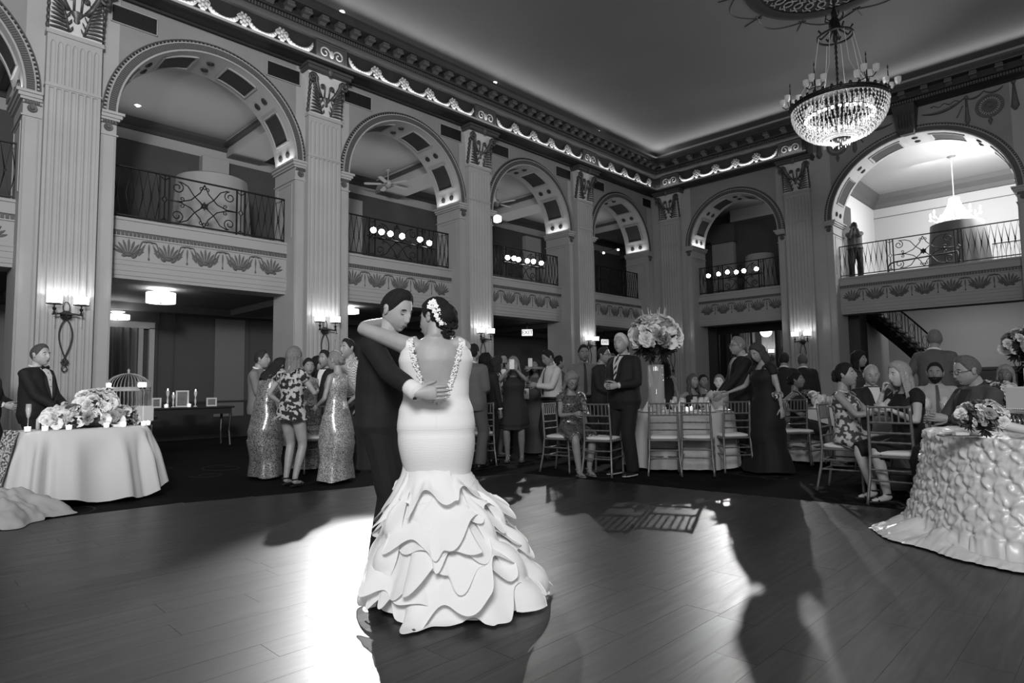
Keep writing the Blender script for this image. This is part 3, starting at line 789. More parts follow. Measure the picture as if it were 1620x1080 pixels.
# curved staircases
def staircase(x0, y0, dirx, label, n=13):
    t = thing('staircase', label, 'staircase')
    und = MB(); pts = []
    for i in range(n+1):
        q = i/n; x = x0-dirx*(2.6*q); y = y0+1.5*math.sin(q*1.3)+.2; z = 1.35+(3.9-1.35)*q**.9
        pts.append(V((x, y, z)))
    und.rings([[p+V((0, 0, -.0)), p+V((0, -.12, 0)), p+V((0, -.12, -.42)), p+V((0, 1.3, -.42)), p+V((0, 1.3, 0))] for p in pts])
    und.build('stringer', M_black, t)
    for i in range(n):
        mb = MB(); p = pts[i]; mb.box(p.x-.12, p.y-.1, p.z-.02, p.x+.12, p.y+1.25, p.z+.03); mb.build('tread', mat('stair_tread', 50, .7), t)
    hr = [p+V((0, -.06, .9)) for p in pts]
    mb = MB(); mb.tube(hr, .024, 6); mb.build('handrail', M_iron, t, True)
    mb = MB(); mb.tube([p+V((0, -.06, .1)) for p in pts], .014, 5); mb.build('lower_rail', M_iron, t, True)
    m1 = MB(); m1.tube([(0, 0, 0), (0, 0, .9)], .012, 5); mbal = m1.mesh('baluster', M_iron)
    m1 = MB()
    for s in (-1, 1):
        m1.tube([(s*(.02+.045*abs(math.sin(k*PI/6))), 0, .15+k*.05) for k in range(13)], .008, 4)
    mscr = m1.mesh('baluster_scroll', M_iron)
    for i in range(2*n):
        a = hr[i//2]; b = hr[min(i//2+1, n)]; p = a.lerp(b, (i % 2)/2)
        obj('baluster' if i % 4 else 'baluster_scroll', mbal if i % 4 else mscr, t, p-V((0, 0, .9)))
    return t
staircase(7.9, 3.0, 1, 'dark curving staircase with iron balusters climbing left under the big far arch')
staircase(9.75, 3.0, -1, 'dark curving staircase with iron balusters climbing to the right frame edge')

# ================================================================== RAILINGS
def railing(L, n_side, name_label, loc, rz, H=.92):
    t = thing('balcony_railing', name_label, 'railing', loc, rz, 'iron balcony railings')
    mb = MB(); mb.box(-L/2-.03, -.02, H-.012, L/2+.03, .02, H+.012); mb.build('handrail', M_iron, t)
    mb = MB(); mb.box(-L/2-.03, -.016, .03, L/2+.03, .016, .055); mb.build('bottom_rail', M_iron, t)
    mb = MB(); mb.box(-.014, -.014, 0, .014, .014, H); me = mb.mesh('post', M_iron)
    cw = .62 if L < 3.5 else .72
    for x in (-L/2, -cw-.0, -cw-.16, cw, cw+.16, L/2): obj('post', me, t, (x, 0, 0))
    for sd in (-1, 1):
        mb = MB(); x = sd*(cw+.08)
        mb.tube([(x, 0, .05), (x, 0, .40)], .0115, 4); mb.tube([(x, 0, .52), (x, 0, H)], .0115, 4)
        mb.tube([(x, 0, .40), (x+.045, 0, .46), (x, 0, .52), (x-.045, 0, .46)], .0115, 4, loop=True)
        for zz in (.1, .82): mb.tube([(x-.06, 0, zz-.05*(1 if zz < .5 else -1)), (x, 0, zz), (x+.06, 0, zz-.05*(1 if zz < .5 else -1))], .010, 4)
        mb.build('narrow_panel', M_iron, t)
    # lozenge balusters
    ln = (L/2-cw-.16); st = ln/n_side
    mb = MB(); h2 = H*.5; w2 = st*.5
    mb.tube([(0, 0, .05), (w2, 0, h2*.98), (0, 0, H-.01), (-w2, 0, h2*.98)], .0115, 4, loop=True)
    mb.ball((w2, 0, h2), (.022, .018, .03), 6, 4)
    me = mb.mesh('lozenge_baluster', M_iron)
    for s in (-1, 1):
        for i in range(n_side): obj('lozenge_baluster', me, t, (s*(cw+.16+st*(i+.5)), 0, 0))
    # centre scroll panel
    mb = MB(); c = (0, H*.5); r = .0115
    for s in (-1, 1):
        for q in (-1, 1):
            p = [(s*cw*(1-.0), 0, c[1]+q*.0)]
            # long S from star to outer spiral
            a = [(0, 0, c[1]), (s*.18, 0, c[1]+q*.16), (s*.30, 0, c[1]+q*.33), (s*.42, 0, c[1]+q*.385)]
            sp_ = spiral(0, 0, .115, .03, PI/2, 1.35, 16)
            a += [(s*(cw-.14+xx*1.0), 0, c[1]+q*(.27+zz)) for xx, _, zz in sp_]
            mb.tube(a, r, 5)
            mb.tube([(s*(cw-.01), 0, c[1]), (s*.42, 0, c[1]+q*.01), (s*.24, 0, c[1]+q*.08), (s*.08, 0, c[1]+q*.25), (0, 0, c[1]+q*.42)], r, 5)
            mb.tube([(0, 0, c[1]+q*.33)]+[(s*(.055+xx), 0, c[1]+q*(.33+zz)) for xx, _, zz in spiral(0, 0, .045, .012, PI, -1.1, 10)], r*.8, 4)
            mb.tube([(s*(cw-.22), 0, c[1]+q*.0)]+[(s*(cw-.22+.0+zz), 0, c[1]+q*(.065+xx)) for xx, _, zz in spiral(0, 0, .045, .012, PI, 1.1, 10)], r*.8, 4)
    mb.build('scroll_panel', M_iron, t, True)
    mb = MB()
    for k in range(12):
        a = k*PI/6; petal(mb, (.0, H*.5), a, .085 if k % 2 else .065, .014, 0, .012)
    mb.ball((0, 0, H*.5), (.035, .02, .035), 8, 5); mb.build('star_rosette', M_iron, t, True)
    return t
RZ = 4.24
RL = ['beyond the far-left pilaster', 'above the sweetheart table at far left', 'with stage lamps above the dancing couple', 'with stage lamps, between bride and corner', 'nearest the room corner on the left wall']
for i, (c, a) in enumerate(BAYS_L): railing(2*a, 6, 'wrought iron balcony railing '+RL[i], *local_left(c, RZ, -.47))
railing(2*1.47, 5, 'wrought iron balcony railing on the far wall left arch with stage lamps', *local_far(3.0, RZ, -.47))
railing(2*2.12, 9, 'long wrought iron balcony railing in front of the photographer', *local_far(8.19, RZ, -.47))
# second railing inside the salon (stair opening)
mb = MB(); mb.box(0, -.02, .86, 3.2, .02, .89); mb.box(0, -.02, .05, 3.2, .02, .08)
for k in range(33): mb.box(k*.1-.006, -.006, .0, k*.1+.006, .006, .88)
tag(mb.build('stair_guard', M_iron, None, loc=(9.4, 3.0, 4.2)), 'low black iron guard rail standing inside the bright upper room', 'railing')
mb = MB(); mb.tube([(0, 0, 0), (0, 0, .3), (.05, 0, .38), (.15, 0, .42), (1.7, 0, .5)], .022, 6); mb.tube([(1.7, 0, .5), (1.7, 0, 0)], .02, 6)
tag(mb.build('stair_handrail', M_iron, None, True, loc=(7.15, 1.2, 4.2)), 'black curved stair handrail end just behind the balcony photographer', 'railing')

# ================================================================== SCONCES
def sconce_parts():
    ms = []; I = mat('sconce_iron', 42, .5, metal=.4)
    mb = MB(); Mx = Matrix.Translation((0, .03, 0))@Matrix.Rotation(-PI/2, 4, 'X')
    mb.lathe([(.08, 0), (.075, .02), (.05, .035), (.02, .05), (0, .055)], 14, Mx); ms.append(('back_plate', mb.mesh('back_plate', I, 40)))
    mb = MB()
    mb.tube([(-.185, .16, .0), (-.1, .14, .015), (0, .06, .02), (.1, .14, .015), (.185, .16, 0)], [.012, .016, .03, .016, .012], 6)
    for s in (-1, 1): mb.ball((s*.19, .16, 0), .016, 8, 5)
    for k in range(6):
        a = R(30+24*k); mb.tube([(0, .07, .01), (.09*math.cos(a), .09, .09*math.sin(a)*.8)], [.012, .003], 4)
    for k in range(6):
        a = R(-30-24*k); mb.tube([(0, .07, -.01), (.11*math.cos(a), .09, .07*math.sin(a))], [.012, .003], 4)
    ms.append(('arm', mb.mesh('arm', I, True)))
    mb = MB(); mb.tube([(.045*math.sin(2*PI*i/20), .05, .12+.09*math.cos(2*PI*i/20)) for i in range(20)], .009, 5, loop=True); ms.append(('top_loop', mb.mesh('top_loop', I, True)))
    mb = MB()
    for s in (-1, 1):
        mb.tube([(s*.085*math.sin(PI*(i/16)**.8)*(1 if i < 15 else .8), .05, -.05-.62*i/16) for i in range(17)]+[(-s*.02, .05, -.70)], .011, 5)
        mb.tube([(-s*.02, .05, -.0), (s*.03, .05, -.05)], .01, 5)
    ms.append(('long_loop', mb.mesh('long_loop', I, True)))
    mb = MB()
    for k in range(8): petal(mb, (0, -.74), k*PI/4, .06, .012, .05, .014)
    mb.tube([(.035*math.sin(2*PI*i/14), .05, -.84+.045*math.cos(2*PI*i/14)) for i in range(14)], .009, 5, loop=True); ms.append(('star_drop', mb.mesh('star_drop', I, True)))
    mb = MB(); mb.lathe([(.0, .0), (.012, .0), (.02, .03), (.008, .05), (.03, .09), (.01, .11), (.012, .15), (.108, .155), (.108, .17), (0, .17)], 12); ms.append(('candle_cup', mb.mesh('candle_cup', I, 40)))
    mb = MB(); mb.lathe([(.098, .175), (.104, .29), (.1, .29), (.092, .175)], 18, cap=False); ms.append(('glass_shade', mb.mesh('glass_shade', M_shade, True)))
    mb = MB()
    for k in range(5): mb.ball((0, 0, -.02-.035*k), (.008, .008, .014), 6, 4)
    ms.append(('crystal_drop', mb.mesh('crystal_drop', M_cryst)))
    return dict(ms)
SC = sconce_parts()
def sconce(loc, rz, label, e=8):
    t = thing('wall_sconce', label, 'sconce', loc, rz, 'wrought iron wall sconces')
    for k in ('back_plate', 'arm', 'top_loop', 'long_loop', 'star_drop'): obj(k, SC[k], t)
    for s in (-1, 1):
        c = obj('candle_cup', SC['candle_cup'], t, (s*.175, .16, 0)); obj('glass_shade', SC['glass_shade'], c); obj('crystal_drop', SC['crystal_drop'], c)
        p = Matrix.Translation(loc)@Matrix.Rotation(rz, 4, 'Z')@V((s*.175, .16, .27))
        light('sconce_glow', 'POINT', p, e*.5, size=.03)
    return t
SL = ['on the far-left fluted pilaster above the tuxedoed man', 'on the pilaster left of the groom\'s head', 'on the pilaster right of the bride\'s head', 'on the last left pilaster before the corner']
for i, y in enumerate(PIL_L[1:]): sconce(*local_left(y, 2.36, .16), 'iron twin-shade wall sconce '+SL[i])
sconce(*local_far(.782, 2.36, .16), 'iron twin-shade wall sconce partly behind the tall floral centrepiece')
sconce(*local_far(5.139, 2.36, .16), 'iron twin-shade wall sconce on the pilaster left of the big arch')
loc, rz = V((2.45, 3.77, 2.1)), PI  # sconce in the added parlour, in place of a mirrored one
sconce(loc, rz, 'iron twin-shade wall sconce seen through the black glazed doors', 20)

# ================================================================== STAGE LAMPS ON BALCONY RAILS
def lamp_head_meshes():
    mb = MB(); mb.lathe([(.055, -.1), (.075, -.06), (.08, .1), (.085, .1), (.085, .12), (.07, .12), (.07, .09), (0, .09)], 16); h = mb.mesh('lamp_body', M_black, 40)
    mb = MB(); mb.lathe([(.066, .1), (.055, .115), (.0, .118)], 16); l = mb.mesh('lamp_lens', M_lens, True)
    mb = MB(); mb.tube([(-.095, 0, 0), (-.095, 0, .0), (-.095, -.02, -.12), (0, -.02, -.15), (.095, -.02, -.12), (.095, 0, 0)], .01, 4); y = mb.mesh('yoke', M_black)
    return h, l, y
LH = lamp_head_meshes()
def stage_bar(pts, place, hot, n0, tgt=(9.5, -16.5, .8)):
    pts = [V(p) for p in pts]; a, b = pts[0], pts[-1]; d = (b-a).normalized()
    mb = MB(); mb.tube([a-d*.15-V((0, 0, .16)), b+d*.15-V((0, 0, .16))], .02, 8); o = mb.build('lamp_bar', M_black, None); tag(o, 'black metal bar carrying stage lamps on the '+place, 'lamp bar')
    for i, p in enumerate(pts):
        t = thing('stage_lamp', '%s of the six glowing stage lamps on the %s' % (ORD[i], place), 'stage lamp', p, group='stage lamps on the balcony railings')
        k = i in hot
        aim = (V(tgt)-p) if k else (V(tgt)+V((random.uniform(-4, 4), random.uniform(-3, 3), random.uniform(-1, 1)))-p)
        q = aim.to_track_quat('Z', 'Y').to_euler()
        obj('lamp_body', LH[0], t, rot=q); obj('lamp_lens', LH[1], t, rot=q); obj('yoke', LH[2], t)
    return
sb2 = [onx(x, y, -.3) for x, y in [(590, 363), (603, 366), (617, 369), (637, 373), (664, 378), (680, 383)]]
sb3 = [onx(x, y, -.3) for x, y in [(804, 406), (813, 408), (820, 410), (835, 412), (844, 413), (856, 415)]]
sbf = [ony(x, y, .3) for x, y in [(1121, 436), (1137, 433), (1151, 430), (1165, 430), (1177, 428), (1197, 425)]]
stage_bar(sb2, 'railing above the dancing couple', (0, 1, 2, 4), 0)
stage_bar(sb3, 'railing between bride and corner', (1, 2, 4), 6)
stage_bar(sbf, 'far wall railing', (0, 1, 2, 3, 4, 5), 12)
def beam(p, tgt, e, spot=34, size=.05):
    d = (V(tgt)-p).normalized(); light('stage_beam', 'SPOT', p+d*.16, e, to=tgt, size=size, spot=spot, blend=.6)
beam(sb2[0], onz(535, 1150), 5200, 16)
beam(sb2[4], (7.5, -14.8, 0), 260, 40)
beam(sb3[4], (8.5, -14.5, 0), 260, 40)
beam(sbf[2], (9.9, -15.6, 0), 1500, 30)
beam(sbf[5], (9.6, -12.0, 0), 260, 46)

# ================================================================== OTHER LAMPS
M_drum = mat('drum_glow', 235, .6, emit=2.2)
def flush_lamp(p, r, h, label, e=35):
    t = thing('ceiling_drum_lamp', label, 'ceiling lamp', p, group='drum lamps under the balconies')
    mb = MB(); mb.lathe([(r*.6, 0), (r*.6, -.02), (r*.2, -.05), (0, -.05)], 20); mb.build('canopy', M_white, t, 40)
    mb = MB(); mb.lathe([(r, -.08), (r, -.08-h), (r*.97, -.08-h), (r*.97, -.08)], 24, cap=False); mb.lathe([(r*.97, -.075-h), (0, -.08-h)], 24, cap=False); mb.build('drum_shade', M_drum, t, 40)
    mb = MB(); mb.lathe([(.02, -.05), (.02, -.09-h), (0, -.10-h)], 8); mb.build('stem', M_black, t)
    light('drum_glow_light', 'POINT', p-V((0, 0, .05)), e, size=r*.7)
flush_lamp(onz(255, 457, 3.16), .26, .2, 'glowing white drum ceiling lamp under the balcony, left of the grey-suited guests', 26)
flush_lamp(onx(186, 492, -3.8)*1.0, .24, .1, 'low glowing drum ceiling lamp deep in the aisle behind the birdcage', 14)
p = ony(1492, 488, 1.3); flush_lamp(V((p.x, 1.3, 3.55)), .3, .22, 'glowing white drum ceiling lamp under the big far arch', 30)
flush_lamp(onz(552, 484, 3.16), .24, .1, 'glowing drum ceiling lamp seen left of the groom behind the pilaster', 14)
light('aisle_fill', 'AREA', (-2.5, -8, 2.98), 30, to=(-2.5, -8, 0), size=3, size_y=14)
light('gallery_fill', 'AREA', (-2.6, -9, 7.05), 62, to=(-2.6, -9, 9), size=2.2, size_y=18)
light('stairhall_fill', 'AREA', (8.5, 4.0, 3.5), 75, to=(8.8, 6.9, 2.2), size=2)
light('salon_fill', 'AREA', (8.8, 2.6, 7.6), 300, to=(8.8, 4.4, 5.0), size=2.5)
light('salon_arch_fill', 'POINT', (9.6, 1.7, 6.2), 560, size=.4)
light('parlour_fill', 'POINT', (2.8, 2.8, 3.0), 14, size=.2)
light('far_gallery_fill', 'POINT', (3.0, 2.4, 7.2), 12, size=.3)
# arch uplights on the impost ledges
def uplight(c, a, lf, sides, e):
    for sd in sides:
        loc, rz = lf(c, SPR+.035, -TH*.5); loc = Matrix.Translation(loc)@Matrix.Rotation(rz, 4, 'Z')@V((sd*(a-.07), 0, 0))
        if lf is local_left: light('impost_uplight', 'AREA', loc, e, size=.8, size_y=.05, rot=(PI+.35*(-sd), 0, 0))
        else: light('impost_uplight', 'AREA', loc, e, size=.05, size_y=.8, rot=(PI, .35*(-sd), 0))
for c, a in BAYS_L: uplight(c, a, local_left, (-1, 1), 4)
uplight(3.0, 1.47, local_far, (-1, 1), 4)
# gallery downlights
mb = MB(); mb.lathe([(.05, 0), (.075, 0), (.075, -.012), (.05, -.01)], 16); mr2 = mb.mesh('trim_ring', M_white)
for px, py, nm in ((218, 166, 'seen through the far-left arch'), (670, 292, 'through the second arch beside the fan'), (811, 330, 'seen through the third arch')):
    p = onz(px, py, 7.5); t = thing('gallery_downlight', 'small glowing downlight in the gallery ceiling '+nm, 'light', p, group='gallery downlights')
    obj('trim_ring', mr2, t); obj('lamp_lens', ml, t)
# track with two spots near the corner
t = thing('track_light', 'track with two small glowing spots in the gallery nearest the corner', 'light')
a = V((-3.6, -1.9, 6.75)); b = V((-3.6, .6, 6.75)); 
pa, pb = onx(955, 400, -3.2), onx(978, 395, -3.2)
mb = MB(); d = (pb-pa); mb.tube([pa-d*.6+V((0, 0, .06)), pb+d*.4+V((0, 0, .06))], .015, 6); mb.tube([pa+V((0, 0, .06)), V((pa.x, pa.y, 7.5))], .01, 5); mb.tube([pb+V((0, 0, .06)), V((pb.x, pb.y, 7.5))], .01, 5); mb.build('track', M_entm, t)
for p in (pa, pb):
    mb = MB(); mb.ball(p, .045, 10, 6); mb.build('spot_bulb', M_bulb, t, True)
# exit signs
def exit_sign(p, label, yaw=0, sc=1):
    t = thing('exit_sign', label, 'sign', p, yaw)
    mb = MB(); mb.box(-.17, -.03, -.1, .17, .03, .1, b=.01); mb.build('housing', mat('exit_face', 225, .5, emit=.75), t)
    mb = MB(); mb.box(-.02, -.02, .1, .02, .02, max(.12, 3.16-p.z)); mb.build('hanger', M_black, t)
    f = bpy.data.curves.new('exit_text', 'FONT'); f.body = 'EXIT'; f.size = .17; f.align_x = 'CENTER'; f.align_y = 'CENTER'; f.extrude = .003
    o = bpy.data.objects.new('exit_letters', f); COL.objects.link(o)
    dg = bpy.context.evaluated_depsgraph_get(); me = bpy.data.meshes.new_from_object(o.evaluated_get(dg)); bpy.data.objects.remove(o)
    me.materials.clear(); me.materials.append(mat('exit_letter', 60, .5, emit=.05)); me.name = 'lettering'
    obj('lettering', me, t, (0, .034, 0), rot=(PI/2, 0, PI))
exit_sign(onx(834, 526, -1.35), 'lit EXIT sign hanging right of the bride under the balcony', R(-135))
exit_sign(onx(957, 541, -1.6), 'lit EXIT sign glimpsed beside the last left sconce', R(-100))
# emergency flood
p = onx(787, 346, -.8); t = thing('emergency_lamp', 'small white glowing wall lamp on the pier right of the bride\'s pilaster', 'light', p)
mb = MB(); mb.box(-.1, -.08, -.1, .1, .08, .08, b=.02); mb.build('housing', mat('emergency_glow', 235, .5, emit=3), t)
mb = MB(); mb.box(-.05, -.12, .08, .05, .05, .12); mb.build('bracket', M_white, t)
# ceiling fans
def fan(p, label, rod=.35):
    t = thing('ceiling_fan', label, 'ceiling fan', p); W = mat('fan_white', 150, .6)
    mb = MB(); mb.lathe([(.015, .12), (.015, rod), (.07, rod), (.07, rod+.04)], 10); mb.build('rod', W, t)
    mb = MB(); mb.lathe([(0, -.12), (.06, -.1), (.1, -.04), (.11, .05), (.08, .12), (0, .13)], 14); mb.build('motor', W, t, True)
    mb = MB(); mb.box(.1, -.02, -.01, .2, .02, .005); mb.rings([[(x, -w_, 0), (x, w_, .015), (x, w_, .023), (x, -w_, .008)] for x, w_ in ((.18, .045), (.3, .07), (.6, .075), (.68, .05))]); me = mb.mesh('blade', W)
    for k in range(5): obj('blade', me, t, rotz=k*2*PI/5+.3)
p = onz(614, 292, 7.05); fan(p, 'white five-blade ceiling fan seen through the second arch', .4)
p = onz(785, 322, 7.05); fan(p, 'white ceiling fan half hidden in the third arch', .4)
# draped cocktail tables on the galleries
def draped(loc, r, h, label, m, nf=14):
    t = thing('draped_table', label, 'table', loc)
    mb = MB(); mb.grid(lambda u, v: ((r*(1-.12*v)+.03*(1-v)*math.sin(u*2*PI*nf))*math.cos(u*2*PI)*(1 if v < 1 else 1), (r*(1-.12*v)+.03*(1-v)*math.sin(u*2*PI*nf))*math.sin(u*2*PI), h*v*.97), 120, 8, loopu=True)
    mb.lathe([(r*.88, h*.97), (r*.8, h*.99), (0, h)], 40, cap=False); mb.build('draped_cloth', m, t, True)
    mb = MB(); mb.lathe([(r*.8, h-.05), (r*.8, h-.02), (0, h-.02)], 24); mb.lathe([(.3, 0), (.04, .05), (.04, h-.05)], 12); mb.build('table_frame', M_black, t)
p = ony(1518, 410, 2.0); draped((p.x, 2.0, 4.2), .74, 1.45, 'dark draped round table standing in the bright upper room', mat('dark_drape', 84, .9))
draped((2.9, 2.3, 4.2), .55, 1.5, 'pale draped round table behind the far wall stage lamps', mat('pale_drape', 150, .9))
draped((-2.6, -14.35, 4.2), .85, 1.75, 'pale draped round table on the far-left gallery behind the railing', mat('pale_drape', 150, .9))
draped((-2.6, -2.9, 4.2), .4, 1.35, 'pale draped round table on the gallery in the third arch', mat('pale_drape', 150, .9))

# ================================================================== CHANDELIERS
def chandelier(c, ztop):
    t = thing('chandelier', 'large crystal basket chandelier hanging from the ceiling medallion', 'chandelier', c)
    I = mat('chandelier_bronze', 44, .4, metal=.6); rr = random.Random(2); RR = .86
    H = ztop-c.z
    mb = MB(); z = .1
    mb.tube([(0, 0, .2), (0, 0, H)], .018, 6)
    k = 0
    while z < H: 
        mb.ball((0, 0, z), (.03, .03, .05), 6, 4); z += .11
    mb.build('suspension_chain', I, t)
    mb = MB(); mb.tube([(RR*math.cos(a*PI/24), RR*math.sin(a*PI/24), 0) for a in range(48)], .035, 6, loop=True); mb.tube([((RR+.01)*math.cos(a*PI/24), (RR+.01)*math.sin(a*PI/24), .05) for a in range(48)], .018, 5, loop=True)
    for a in range(36): 
        q = a*PI/18; mb.ball(((RR+.02)*math.cos(q), (RR+.02)*math.sin(q), .07), (.03, .03, .045), 5, 4)
    mb.build('rim_ring', I, t, True)
    mb = MB(); hz = 1.45
    for a in range(8):
        q = a*PI/4; M_ = Matrix.Rotation(q, 4, 'Z')
        mb.tube([(.0, 0, hz+.45), (.06, 0, hz+.3), (.1, 0, hz+.12), (.26, 0, hz+.02), (.33, 0, hz+.1)], .02, 5, M=M_)
        mb.tube([(.1, 0, hz+.3), (.17, 0, hz+.35), (.16, 0, hz+.42)], .012, 4, M=M_)
    mb.tube([(.32*math.cos(a*PI/12), .32*math.sin(a*PI/12), hz-.02) for a in range(24)], .022, 5, loop=True)
    mb.lathe([(.0, hz-.2), (.05, hz-.1), (.03, hz+.1), (.06, hz+.4), (.02, hz+.6)], 8)
    mb.build('crown', I, t, True)
    mb = MB()
    for a in range(8):
        q = a*PI/4; mb.tube([(.32*math.cos(q), .32*math.sin(q), hz), (.45*math.cos(q), .45*math.sin(q), .7), (RR*math.cos(q), RR*math.sin(q), .05)], .005, 3)
    mb.build('stay_chain', M_cryst, t)
    # candle brackets
    b1 = MB(); b1.tube([(0, 0, 0), (0, 0, .5)], [.02, .008], 6); b1.lathe([(0, .5), (.015, .55), (.0, .62)], 6)
    for s in range(4): 
        q = s*PI/2; b1.tube([(0, 0, .12), (.1*math.cos(q), .1*math.sin(q), .1), (.16*math.cos(q), .16*math.sin(q), .16)], .01, 4)
    mb1 = b1.mesh('bracket', I)
    b2 = MB()
    for s in range(4):
        q = s*PI/2; b2.lathe([(.03, .17), (.055, .22), (.06, .3), (.055, .3), (.05, .22)], 8, Matrix.Translation((.16*math.cos(q), .16*math.sin(q), 0)), cap=False)
    mb2 = b2.mesh('bracket_glass', M_cryst)
    for a in range(6):
        q = a*PI/3+.35; o = obj('bracket', mb1, t, (RR*math.cos(q), RR*math.sin(q), .04)); obj('bracket_glass', mb2, o)
    # bead strands: basket
    mb = MB(); strand = MB()
    for i in range(14):
        q = i/14; a = q*PI/2; r = RR-(RR*.86)*(1-math.cos(a*.98)); z = -.05-.62*math.sin(a)
        strand.ball((r, 0, z), (.018, .018, .026), 5, 3); sp0 = globals().setdefault('SPTS', []); sp0.append((r, 0, z))
    strand.tube(SPTS, .004, 3); ms1 = strand.mesh('bead_strand', mat('crystal_bead', 200, .12, spec=1, emit=.08))
    for k in range(64): obj('bead_strand', ms1, t, rotz=k*2*PI/64)
    s2 = MB()
    for i in range(11): s2.ball((.0, 0, -i*.035), (.015, .015, .018), 5, 3)
    s2.tube([(0, 0, 0), (0, 0, -.35)], .004, 3); ms2 = s2.mesh('inner_strand', mat('crystal_bead', 200, .12))
    for k in range(40): 
        q = k*2*PI/40; obj('inner_strand', ms2, t, (.6*math.cos(q), .6*math.sin(q), -.02))
    mb = MB(); mb.tube([(.62*math.cos(a*PI/24), .62*math.sin(a*PI/24), -.2) for a in range(48)], .012, 4, loop=True); mb.build('lamp_ring', I, t)
    b = MB(); b.ball((0, 0, 0), (.028, .028, .04), 8, 5); mbu = b.mesh('bulb', M_bulb, True)
    for k in range(30):
        q = k*2*PI/30; obj('bulb', mbu, t, (.6*math.cos(q), .6*math.sin(q), -.22))
    for k in range(5):
        q = k*2*PI/5; obj('bulb', mbu, t, (.22*math.cos(q), .22*math.sin(q), -.5))
    mb = MB(); mb.lathe([(0, -.82), (.03, -.78), (.02, -.74), (.13, -.7), (.15, -.64), (.1, -.6)], 12)
    mb.build('bottom_finial', I, t, True)
    mb = MB()
    for k in range(24):
        q = k*PI/12; mb.ball((.16*math.cos(q), .16*math.sin(q), -.72-.03*(k % 3)), (.012, .012, .03), 4, 3)
    mb.build('pendant_drop', M_cryst, t)
    light('chandelier_light', 'POINT', c+V((0, 0, -.15)), 36, size=.5)
    light('chandelier_low', 'POINT', c+V((0, 0, -.95)), 60, size=.4)
pc = atd(1327, 168, 12.4); chandelier(V((pc.x, pc.y, pc.z)), 9.35)
# small crystal chandelier in the salon
c2 = ony(1510, 330, 3.0); t = thing('crystal_chandelier', 'small glowing crystal chandelier hanging in the bright upper room', 'chandelier', V((c2.x, 3.0, 6.05)))
mb = MB(); mb.tube([(0, 0, .55), (0, 0, 1.85)], .015, 5); mb.lathe([(.12, 1.85), (.05, 1.78), (0, 1.76)], 10); mb.build('hanging_rod', mat('grey_rod', 110, .5), t)
mb = MB()
for k in range(24):
    q = k*PI/12
    for i in range(12): r = .12+.33*(i/11)**1.6; mb.ball((r*math.cos(q), r*math.sin(q), .55-.06*i), (.02, .02, .028), 5, 3)
mb.build('bead_skirt', mat('glowing_crystal', 235, .2, emit=1.6), t)
mb = MB()
for k in range(8):
    q = k*PI/4; mb.tube([(.1*math.cos(q), .1*math.sin(q), 0), (.5*math.cos(q), .5*math.sin(q), -.08), (.62*math.cos(q), .62*math.sin(q), .05)], .012, 4)
    mb.ball((.62*math.cos(q), .62*math.sin(q), .14), (.03, .03, .09), 6, 4)
    mb.ball((.62*math.cos(q), .62*math.sin(q), .0), (.05, .05, .04), 6, 4)
mb.build('candle_arm', mat('glowing_crystal', 235, .2, emit=1.6), t)
# ================================================================== PEOPLE
DG = None
def remesh(mb, vox, smooth=4):
    me = bpy.data.meshes.new('tmp'); me.from_pydata(mb.v, [], mb.f)
    o = bpy.data.objects.new('tmp', me); COL.objects.link(o)
    m = o.modifiers.new('r', 'REMESH'); m.mode = 'VOXEL'; m.voxel_size = vox; m.adaptivity = 0
    if smooth:
        m = o.modifiers.new('s', 'SMOOTH'); m.factor = .5; m.iterations = smooth
    dg = bpy.context.evaluated_depsgraph_get(); dg.update(); e = o.evaluated_get(dg); me2 = e.to_mesh()
    n = MB(); n.v = [tuple(v.co) for v in me2.vertices]; n.f = [tuple(p.vertices) for p in me2.polygons]
    e.to_mesh_clear(); bpy.data.objects.remove(o); bpy.data.meshes.remove(me)
    return n
def wrinkle(mb, amp, sc=9, seed=0):
    out = []
    for v in mb.v:
        d = noise.noise(V((v[0]*sc, v[1]*sc, v[2]*sc*.45+seed)))*amp+noise.noise(V((v[0]*sc*2.3+5, v[1]*sc*2.3, v[2]*sc*1.3+seed)))*amp*.5
        r = math.hypot(v[0], v[1])+1e-6; out.append((v[0]*(1+d/max(r, .08)), v[1]*(1+d/max(r, .08)), v[2]))
    mb.v = out; return mb
def sstep(a, b, x):
    t = max(0, min(1, (x-a)/(b-a))); return t*t*(3-2*t)
def gs(x, s): return math.exp(-(x/s)**2)
def head_pt(lon, z, male=True):
    """lon 0 = face front (+Y), z in -1..1 ; metres"""
    c = math.sqrt(max(0, 1-z*z)); sx, sy = math.sin(lon), math.cos(lon)
    x, y = c*sx*.077, c*sy*.098; zz = z*.118
    if z < 0:
        k = (-z); x *= 1-.22*k**1.8+(.05*gs(z+.55, .2) if male else 0); 
        if y < 0: y *= 1-.45*k
        else: y *= 1+.10*k*(1-k)*2; y += .03*k**2*sstep(0, 1, sy)
    if sy > 0 and abs(z) < .98:
        f = sstep(.1, .9, sy); y = y*(1-.07*f)
        y += f*(.022*gs(x, .011)*gs(zz+.030, .013)+.012*gs(x, .010)*sstep(-.03, .0, zz)*(1-sstep(.0, .03, zz))*1.2+.006*gs(x, .012)*gs(zz, .02))
        y += f*(.004*gs(zz-.026, .008)*gs(abs(x)-.026, .02)-.009*gs(abs(x)-.031, .014)*gs(zz-.008, .011))
        y += f*(.006*gs(zz+.058, .006)*gs(x, .02)+.006*gs(zz+.070, .006)*gs(x, .018)-.005*gs(zz+.0635, .003)*gs(x, .022))
        y += f*(.007*gs(zz+.098, .012)*gs(x, .02)+.004*gs(abs(x)-.042, .015)*gs(zz+.028, .016)-.003*gs(zz+.083, .008)*gs(x, .02))
    return V((x, y, zz))
